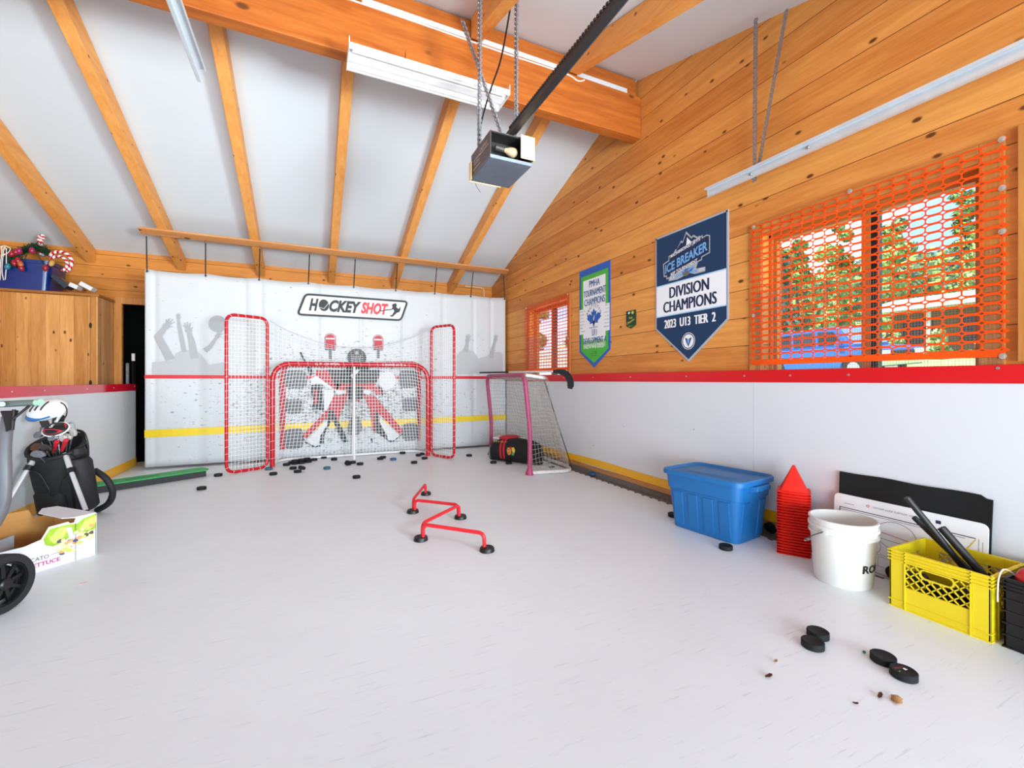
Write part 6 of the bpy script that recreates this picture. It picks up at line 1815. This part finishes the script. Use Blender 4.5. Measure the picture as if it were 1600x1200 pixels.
# salad picture
g1 = mat('lettuce_green', '9BBE2E', .6, var=.35, scale=45); g2 = mat('lettuce_pale', 'C9D86A', .6, var=.25, scale=60); tom = mat('crouton_tan', 'D9A86A', .6, var=.25, scale=60); crm = mat('crouton_cream', 'E9D9A2', .6); pur = mat('onion_purple', '5A4F6E', .6); olv = mat('olive_dark', '5C5436', .6); plate = mat('plate_grey', 'D3D6E2', .5)
mb = MB(plate).stroke(ell(.128, .085, .122, .055, 24, PI, 2 * PI), .004, fr, .0004)
mb.use(g1).flat([(0.0, BHt - .001), (.06, .225), (.085, .205), (.13, .212), (.20, .212), (.228, .165), (.22, .13), (.19, .112), (.15, .12), (.10, .15), (.05, .14), (0, .15)], fr, .0006)
mb.use(g2).flat([(.0, .225), (.05, .215), (.08, .17), (.03, .15), (0, .19)], fr, .0009).flat([(.12, .195), (.165, .205), (.205, .16), (.185, .125), (.15, .14)], fr, .0009)
mb.use(mat('lettuce_white', 'E8EED4', .6)).flat([(.11, .19), (.135, .20), (.12, .13), (.10, .12)], fr, .0011)
R2 = random.Random(3)
for k in range(38):
    x = R2.uniform(.016, .17); z = R2.uniform(.058, .14) + (.035 if x < .09 else -.0); z = min(z, .20)
    mb.use(R2.choice([tom, crm, crm, tom, pur, olv, g2])).flat([(x + R2.uniform(.008, .017) * math.cos(a), z + R2.uniform(.007, .014) * math.sin(a)) for a in [k_ * PI / 4 for k_ in range(8)]], fr, .0013 + .0001 * k)
mb.build('salad_picture', t, smooth=0)
fr2 = (C_, -bu, Vector((0, 0, 1)), -bw)
mb = MB(m_ink); mb.text('DELICATO', fr2, -.268, .068, .125, .020, .0006)
mb.build('lettering', t, smooth=0)
mb = MB(m_ink).stroke([(-.198, .072), (-.150, .072)], .002, fr2, .0006)
mb.stroke([(.095, .001), (.095, .212)], .002, fr, .0042).stroke([(.001, .001), (.001, BHt)], .003, fr, .0006)
mb.build('printed_line', t, smooth=0)
mb = MB(m_mag).text('LETTUCE', fr2, -.222, .036, .125, .022, .0006, bold=.03)
mb.build('lettering', t, smooth=0)
MB(mat('grey_liner', '9A9DA4', .5)).slab([(.22, 0), (.44, 0), (.44, .10), (.22, .14)], (C_ + bw * .30 + Vector((0, 0, .008)), bu, Vector((0, 0, 1)), -bw), 0, .003).build('liner', t, smooth=0)

# ------------------------------------------------------------------ golf push cart at the left edge
m_tyre = mat('cart_tyre', '1E1F21', 0.7, var=.15, scale=30); m_rim = mat('cart_rim', '111214', 0.35)
m_grt = mat('grey_green_tube', '6F7D78', 0.35, .3); m_mint = mat('mint_rubber', '9FC9B2', .5); m_post = mat('cart_post_grey', '74777C', .4, .3)
wc = gp(0, 917, 1.90); wr = .125; wc.z = wr
t = thing('golf_push_cart', 'black and grey golf push cart cut off by the left picture edge, one wheel showing', 'cart', (wc.x - .1, wc.y, 0))
wa = Vector((.93, -.37, 0)).normalized()      # axle
def wheel(c):
    wv = Vector((0, 0, 1)); wu = wa.cross(wv)
    def lt(m, prof, nm, par): return MB(m).lathe(prof, c, 40, axis=wa, cap0=False, cap1=False).build(nm, par)
    ty = lt(m_tyre, [(wr * .74, -.028), (wr * .95, -.030), (wr, -.020), (wr, .020), (wr * .95, .030), (wr * .74, .028), (wr * .74, -.028)], 'tyre', t)
    rm = lt(m_rim, [(wr * .74, .024), (wr * .68, .026), (wr * .66, .012), (wr * .66, -.012), (wr * .74, -.024)], 'rim', t)
    lt(m_rim, [(.001, .034), (.020, .034), (.026, .028), (.026, -.028), (.001, -.03)], 'hub', rm)
    for k in range(9):
        a = 2 * PI * k / 9; d_ = wv * math.cos(a) + wu * math.sin(a)
        MB(m_rim).beam(c + d_ * .022 + wa * .012, c + d_ * wr * .69 + wa * .006, .016, .012, up=wa).build('spoke', rm, smooth=0, bevel=.002)
    MB(m_rim).lathe([(wr * .63, -.010), (wr * .63, -.014), (.02, -.014), (.02, -.010)], c, 32, axis=wa, cap0=False, cap1=False).build('wheel_disc', rm)
wheel(wc)
w2 = wc - wa * .55
wheel(w2)
MB(m_post).tube([wc - wa * .03, w2 + wa * .03], .014, 10).build('axle', t)
pt_ = gp(12, 652, 2.25); pb_ = gp(2, 800, 2.12)
pm = wc.lerp(w2, .35)
MB(m_post).tube(smooth_path([pt_, gp(8, 700, 2.2), pb_, Vector((pm.x, pm.y, .18)), pm], 5), .024, 12).build('frame_post', t)
ha, hb = gp(-40, 633.5, 2.22), gp(57, 629, 2.22)
MB(m_grt).tube([ha, hb], .0165, 14).build('handle_bar', t)
MB(m_mint).tube([hb - (hb - ha).normalized() * .0, hb + (hb - ha).normalized() * .022], .0172, 14).build('mint_cap', t)
MB(m_mint).tube([gp(3, 631.5, 2.212), gp(3, 631.5, 2.17)], .012, 14).build('mint_button', t)
MB(m_blk).loft([[gp(0, 642, 2.2), gp(30, 641, 2.2), gp(30, 641, 2.27), gp(0, 642, 2.27)], [gp(4, 652, 2.2), gp(26, 652, 2.2), gp(26, 652, 2.27), gp(4, 652, 2.27)], [gp(8, 668, 2.2), gp(22, 664, 2.2), gp(22, 664, 2.26), gp(8, 668, 2.26)], [gp(9, 675, 2.2), gp(20, 671, 2.2), gp(20, 671, 2.26), gp(9, 675, 2.26)]]).build('bracket', t, smooth=0, bevel=.004)
MB(m_blk).tube(bend_path([gp(46, 634, 2.21), gp(36, 642, 2.2), gp(19, 656, 2.18)], .02, 4), .006, 8).tube([gp(22, 640, 2.2), gp(19, 672, 2.18)], .008, 8).build('brake_lever', t)

# ------------------------------------------------------------------ hockey bag lying in the pink goal
m_bagk = mat('black_bag_cloth', '08080A', 0.8, bump=.2, scale=30); m_bagr = mat('bag_red_stripe', 'B41C2A', .7); m_bagw = mat('bag_white_stripe', 'DDDCDC', .7); m_bagg = mat('bag_green', '5E8F4A', .7); m_bagy = mat('bag_yellow', 'D7B93A', .7); m_bago = mat('bag_orange', 'C8803A', .7); m_bagp = mat('bag_fleece_red', 'B0222C', .8)
A_ = Vector(onZ(768, 720)); d_ = Vector((.55, -.835, 0)).normalized(); n2 = Vector((-d_.y, d_.x, 0))
A_ = A_ + n2 * .14 + Vector((-.05, .03, 0))
t = thing('hockey_bag', 'black jersey style hockey bag with red stripes and crest lying in the pink goal', 'bag', tuple(A_ + d_ * .3))
def bring(s, ry, rz, n=26): 
    c = A_ + d_ * s + Vector((0, 0, rz))
    return [c + n2 * (ry * math.copysign(abs(math.cos(2 * PI * k / n)) ** .8, math.cos(2 * PI * k / n))) + Vector((0, 0, rz * math.copysign(abs(math.sin(2 * PI * k / n)) ** .75, math.sin(2 * PI * k / n)))) for k in range(n)]
PB = [(-.03, .03, .05), (-.01, .09, .09), (.04, .125, .115), (.15, .135, .14), (.36, .14, .148), (.54, .135, .14), (.66, .11, .12), (.70, .05, .06)]
MB(m_bagk).loft([bring(s_, a, b_) for s_, a, b_ in PB]).build('body', t, smooth=60)
def band(s0, s1, m, nm, grow=.0025):
    def at(s_):
        for (x0, a0, b0), (x1, a1, b1) in zip(PB[:-1], PB[1:]):
            if x0 <= s_ <= x1: f = (s_ - x0) / (x1 - x0); return a0 + (a1 - a0) * f, b0 + (b1 - b0) * f
    r_ = []
    for s_ in (s0, s1):
        a, b_ = at(s_); c = A_ + d_ * s_ + Vector((0, 0, b_)); n = 26
        r_.append([c + n2 * ((a + grow) * math.copysign(abs(math.cos(2 * PI * k / n)) ** .8, math.cos(2 * PI * k / n))) + Vector((0, 0, (b_ + (grow if math.sin(2 * PI * k / n) > -.6 else -.004)) * math.copysign(abs(math.sin(2 * PI * k / n)) ** .75, math.sin(2 * PI * k / n)))) for k in range(n)])
    MB(m).loft(r_, False, False).build(nm, t, smooth=60)
band(.185, .215, m_bagr, 'stripe'); band(.235, .262, m_bagr, 'stripe'); band(.022, .040, m_bagg, 'green_cuff'); band(.004, .014, m_bagw, 'white_cuff')
MB(m_bagp).ball(A_ + d_ * .22 + n2 * .05 + Vector((0, 0, .285)), .12, 16, 8, sc=(1.2, .9, .28)).build('red_flap', t)
MB(m_bagw).loft([[A_ + d_ * s_ + n2 * b_ + Vector((0, 0, z)) for b_, z in ((-.04, .272), (.1, .285), (.1, .292), (-.04, .281))] for s_ in (.02, .2, .42)]).build('white_flap', t, smooth=30)
mb = MB(m_bagy)
for k in range(7):
    s_ = .10 + .03 * k; c = A_ + d_ * s_ - n2 * .108 + Vector((0, 0, .238))
    mb.beam(c, c + Vector((0, 0, .018)) + d_ * R.uniform(-.008, .008), .008, .004)
mb.build('yellow_print', t, smooth=0)
cf = (A_ + d_ * .36 - n2 * .1495 + Vector((0, 0, .15)), d_, Vector((0, 0, 1)), -n2)
mb = MB(m_bago).flat([(-.06, .01), (-.045, .045), (-.01, .04), (.01, .01), (.0, -.035), (-.03, -.05), (-.05, -.03)], cf, .0006)
mb.use(m_bagy).flat([(.01, .04), (.04, .055), (.06, .02), (.05, -.02), (.025, -.005), (.015, .015)], cf, .0008)
mb.use(m_bagg).flat([(.02, .0), (.05, -.025), (.04, -.05), (.01, -.045)], cf, .0010)
mb.use(m_bagr).flat([(-.015, .05), (.012, .06), (.008, .03), (-.01, .03)], cf, .0010)
mb.use(m_bagk).stroke([(-.04, .015), (-.025, .02)], .006, cf, .0012).stroke([(-.045, -.02), (-.02, -.022)], .005, cf, .0012)
mb.build('round_crest', t, smooth=0)

# ------------------------------------------------------------------ outside, seen through the windows
m_grass = mat('lawn_green', 'A3B878', 0.95, var=.18, scale=8)
m_gravel = mat('pale_gravel', 'CFC8BC', .95, var=.12, scale=20)
XS_ = [WX + .16, 8.5, 16.6, 22, 32, 60, 90]; ZS_ = [-.03, -.03, 1.04, 1.9, 2.2, 11, 18]
def GZ(x):
    for xa, za, xb, zb2 in zip(XS_[:-1], ZS_[:-1], XS_[1:], ZS_[1:]):
        if x <= xb: return za + (x - xa) / (xb - xa) * (zb2 - za)
    return ZS_[-1]
mb = MB(m_grass)
xs_, zs_ = XS_, ZS_
for (xa, za), (xb, zb2) in zip(list(zip(xs_, zs_))[:-1], list(zip(xs_, zs_))[1:]):
    mb.add([(xa, -30, za), (xb, -30, zb2), (xb, 90, zb2), (xa, 90, za)], [(0, 1, 2, 3)])
struct('lawn', mb, smooth=0)
struct('driveway', MB(m_gravel).box((WX + .5, 0, -.06), (8.4, 60, -.02)))
# truck
m_trk = mat('blue_truck_paint', '2F6FC4', .22, .1); m_tglass = mat('truck_glass', '2A3440', .1, spec=.8); m_chr = mat('truck_chrome', 'D9DDE0', .15, .9); m_ltl = mat('headlight_lens', 'F2F4F4', .15); m_trim = mat('truck_dark_trim', '20262B', .6)
T0 = Vector((0, 0, 0)); TWd, TL = 1.85, 5.3      # nose corner nearest the garage, truck points towards -y
t = lthing('truck', 'bright blue truck parked on the slope outside the wide window', 'truck', (16.5, 7.75, 1.02), None, math.radians(-12)); t.rotation_euler.y = -math.atan2(ZS_[2] - ZS_[1], XS_[2] - XS_[1]) * .55
def tb(y0, y1, z0, z1, x0=0, x1=TWd): return ((T0.x + x0, T0.y + y0, T0.z + z0), (T0.x + x1, T0.y + y1, T0.z + z1))
bodyp = [(0.05, .45), (0.0, .60), (.02, .95), (.12, 1.04), (1.15, 1.14), (1.75, 1.16), (5.2, 1.16), (5.28, 1.10), (5.28, .5), (4.75, .5)]
arch = lambda c: [(c + .43 * math.cos(a), .40 + .43 * math.sin(a)) for a in [PI * k / 10 for k in range(11)]]
bodyp = [(0.05, .42), (0.0, .60), (.02, .95), (.12, 1.04), (1.15, 1.14), (1.75, 1.16), (5.2, 1.16), (5.28, 1.10), (5.28, .5)] + arch(4.15) + arch(.92)
yz = (Vector((T0.x, T0.y, T0.z)), (0, 1, 0), (0, 0, 1), (-1, 0, 0))
MB(m_trk).slab(bodyp, yz, -TWd, 0).build('body', t, smooth=0, bevel=.04)
cab = [(.95, 1.13), (1.52, 1.80), (1.72, 1.88), (4.95, 1.88), (5.15, 1.80), (5.22, 1.15)]
MB(m_trk).loft([[Vector((T0.x + TWd - i_, T0.y + a, T0.z + b_)) for a, b_ in cab] for i_ in (.1,)] + [[Vector((T0.x + .1, T0.y + a, T0.z + b_)) for a, b_ in cab]]).build('cab', t, smooth=0, bevel=.05)
sfr = (Vector((T0.x + .098, T0.y, T0.z)), (0, 1, 0), (0, 0, 1), (-1, 0, 0))
for wn in ([(1.30, 1.22), (1.64, 1.70), (2.25, 1.74), (2.25, 1.22)], [(2.36, 1.22), (2.36, 1.74), (3.30, 1.74), (3.30, 1.22)], [(3.42, 1.22), (3.42, 1.74), (4.9, 1.74), (4.95, 1.22)]):
    MB(m_tglass).slab(wn, sfr, 0, .006).build('side_window', t, smooth=0)
wsf = [Vector((T0.x + .2, T0.y + .99, T0.z + 1.19)), Vector((T0.x + TWd - .2, T0.y + .99, T0.z + 1.19)), Vector((T0.x + TWd - .25, T0.y + 1.49, T0.z + 1.775)), Vector((T0.x + .25, T0.y + 1.49, T0.z + 1.775))]
MB(mat('windshield_glass', '7D9CC0', .08, spec=.9)).loft([[p + Vector((0, -.015, .015)) for p in wsf], wsf]).build('windshield', t, smooth=0)
MB(m_chr).box(*tb(-.10, .02, .45, .64, -.02, TWd + .02)).build('front_bumper', t, smooth=0, bevel=.02)
MB(m_trim).box(*tb(-.012, .03, .68, .90, .45, TWd - .45)).build('grille', t, smooth=0)
for x0, x1 in ((.05, .42), (TWd - .42, TWd - .05)):
    MB(m_ltl).box(*tb(-.02, .10, .72, .93, x0, x1)).build('headlight', t, smooth=0, bevel=.02)
for cy in (.92, 4.15):
    for x_ in (.0, TWd - .22):
        wx_ = MB(m_tyre).lathe([(.22, .02), (.34, .0), (.385, .03), (.385, .19), (.34, .22), (.22, .20)], (T0.x + x_, T0.y + cy, T0.z + .385), 30, axis=(1, 0, 0), cap0=False, cap1=False).build('wheel', t)
        MB(m_chr).lathe([(.0, .035), (.08, .03), (.10, .05), (.20, .045), (.225, .02)], (T0.x + x_ - (0 if x_ == 0 else 0), T0.y + cy, T0.z + .385), 24, axis=(1, 0, 0), cap0=False, cap1=True).build('hubcap', wx_)
MB(m_trk).box(*tb(1.25, 1.42, 1.16, 1.34, -.16, .0)).build('side_mirror', t, smooth=0, bevel=.03)
MB(m_trim).box(*tb(2.88, 3.0, 1.03, 1.07, -.012, .01)).build('door_handle', t, smooth=0)
# trees
def leafcloud(m1, m2, n_, rx, rz, leaf, seed):
    rr = random.Random(seed); mb = MB(m1); mb.use(m2); mb.use(m1)
    clumps = []
    for k in range(26):
        a = rr.uniform(0, 2 * PI); h = rr.random(); wr_ = (1 - .75 * h) * rx * math.sqrt(rr.random())
        clumps.append((Vector((wr_ * math.cos(a), wr_ * math.sin(a), h * rz)), rx * rr.uniform(.22, .42) * (1 - .4 * h)))
    for k in range(n_):
        c, r_ = rr.choice(clumps)
        v_ = Vector((rr.gauss(0, 1), rr.gauss(0, 1), rr.gauss(0, 1))).normalized() * r_ * rr.uniform(.7, 1.1)
        p = c + v_; nn_ = (v_.normalized() + Vector((rr.uniform(-1, 1), rr.uniform(-1, 1), rr.uniform(-.3, 1)))).normalized()
        a_ = nn_.orthogonal().normalized() * leaf * rr.uniform(.6, 1.2); b_ = nn_.cross(a_).normalized() * leaf * rr.uniform(.5, .9)
        mb.cur = 1 if rr.random() < .4 else 0
        mb.add([p - a_, p - b_ * .6, p + a_, p + b_ * .6], [(0, 1, 2, 3)])
    return mb
l1 = mat('leaf_mid_green', '8FAE5A', .7, var=.2, scale=.8); l2 = mat('leaf_dark_green', '4F6E45', .7); l3 = mat('leaf_pale_green', 'B6C98A', .7, var=.2, scale=.8); l4 = mat('leaf_blue_green', '5F7F74', .7)
m_bark = mat('bark', '5A4636', .9)
def tree(label, x, y, rx, rz, n_, mm, seed, z0=1.0, cat='tree', nm='tree', leaf=.16, grp='trees beyond the garage'):
    gz = GZ(x); t = thing(nm, label, cat, (x, y, gz), grp)
    mb = leafcloud(mm[0], mm[1], n_, rx, rz, leaf, seed)
    mb.v = [(p[0] + x, p[1] + y, p[2] + z0 + gz) for p in mb.v]
    mb.build('foliage', t, smooth=0)
    MB(m_bark).tube([(x, y, gz - .05), (x + .05, y, gz + z0 + rz * .3), (x, y + .05, gz + z0 + rz * .7)], [.16, .11, .04], 8).build('trunk', t)
    return t
TR = [('dark blue-green conifer beyond the truck, leftmost in the wide window', 22.0, 14.7, 1.35, 5.6, (l4, l2), .2),
      ('mid green tree just left of the mullion in the wide window', 26.0, 16.4, 1.5, 6.8, (l1, l2), .3),
      ('bushy bright green tree just right of the window mullion', 31.0, 17.6, 1.7, 7.2, (l3, l1), .4),
      ('bright green tree behind the left end of the neighbour roof', 31.0, 14.2, 1.7, 7.4, (l1, l3), .4),
      ('green tree behind the right half of the neighbour roof', 31.0, 9.9, 1.6, 7.0, (l3, l1), .4),
      ('tall tree rising behind the middle of the neighbour roof', 36.0, 12.6, 1.7, 8.6, (l1, l4), .4),
      ('tall pale tree rising behind the left of the neighbour roof', 36.0, 16.0, 1.7, 8.2, (l3, l2), .4),
      ('tall tree far behind the window mullion', 36.0, 19.4, 1.7, 8.8, (l1, l2), .4),
      ('tall tree far behind the dark conifer', 33.0, 22.2, 1.7, 8.4, (l4, l1), .4),
      ('dark tree seen in the left half of the narrow window', 9.8, 18.6, .95, 6.2, (l2, l1), .3),
      ('olive tree seen in the right half of the narrow window', 12.7, 19.2, .95, 6.2, (l1, l2), .3),
      ('taller tree farther back in the narrow window', 12.2, 24.5, 1.5, 8.5, (l2, l4), .3)]
for i, (lb, x, y, rx, rz, mm, z0) in enumerate(TR):
    tree(lb, x, y, rx, rz, 5200, mm, 40 + i, z0=z0, leaf=.15 if x < 22 else .2)
for i, (lb, x, y) in enumerate([('low round shrub before the neighbour porch, leftmost', 21.5, 9.6), ('low round shrub before the neighbour porch, second', 21.5, 8.3), ('low round shrub before the neighbour porch, third', 21.5, 7.0)]):
    tree(lb, x, y, .44, 1.0, 900, (l3, l1), 90 + i, z0=.05, cat='shrub', nm='shrub', leaf=.09, grp='shrubs by the neighbour house')
mb = MB(l1); mb.use(l2); mb.use(l4)
rr = random.Random(11)
for k in range(16000):
    x = rr.uniform(44, 66); y = rr.uniform(12, 70); zt = GZ(x)
    hgt = 3.5 * (.5 + mnoise.noise(Vector((x * .35, y * .35, 0)))) + 1.5
    z = zt + max(.2, hgt) * rr.random() ** .6
    n_ = Vector((rr.uniform(-1, .2), rr.uniform(-.6, .6), rr.uniform(0, 1))).normalized(); a_ = n_.orthogonal().normalized() * rr.uniform(.25, .5); b_ = n_.cross(a_) * .8
    p = Vector((x, y, z)); mb.cur = rr.choice((0, 0, 1, 2))
    mb.add([p - a_, p - b_, p + a_, p + b_], [(0, 1, 2, 3)])
o = tag(mb.build('forest', smooth=0), 'wooded hillside far beyond the neighbour house', 'forest'); o['kind'] = 'stuff'
m_house = mat('pale_siding', 'D9D8D2', .8); m_roofm = mat('pale_metal_roof', 'E6E6E6', .4); m_hwin = mat('house_dark_glass', '2B2F33', .3); m_brown = mat('brown_siding', '6B5A4A', .8)
HX, HZ = 24.0, GZ(24.0)
t = thing('house', 'neighbouring house with pale roof and shaded porch beyond the truck', 'house', (HX + 1.5, 8.4, HZ))
MB(m_brown).box((HX + 1.2, 5.4, HZ - .4), (HX + 3.6, 11.4, HZ + 2.2)).build('wall', t, smooth=0)
MB(m_roofm).loft([[Vector((HX - .4, y, HZ + 2.32)), Vector((HX + 2.4, y, HZ + 3.0)), Vector((HX + 4.6, y, HZ + 2.32)), Vector((HX + 4.6, y, HZ + 2.22)), Vector((HX - .4, y, HZ + 2.12))] for y in (5.0, 11.9)]).build('roof', t, smooth=0)
for y in (5.6, 7.6, 9.6, 11.4): MB(m_house).box((HX, y - .06, HZ - .2), (HX + .12, y + .06, HZ + 2.1)).build('porch_post', t, smooth=0)
for y in (6.0, 7.9, 9.9): MB(m_hwin).box((HX + 1.16, y, HZ + .7), (HX + 1.199, y + 1.1, HZ + 1.8)).build('window', t, smooth=0)
t = thing('shed', 'bright white shed wall low in the narrow far window', 'shed', (7.6, 13.0, -.03))
MB(mat('white_shed_wall', 'EDEDEA', .7)).box((6.0, 12.4, -.06), (9.4, 14.4, 1.75)).build('wall', t, smooth=0)
MB(m_roofm).loft([[Vector((5.8, y, 1.752)), Vector((9.6, y, 1.752)), Vector((7.7, y, 2.1))] for y in (12.2, 14.6)]).build('roof', t, smooth=0)

for o in list(SC.objects):
    if '_org' in o: del o['_org']
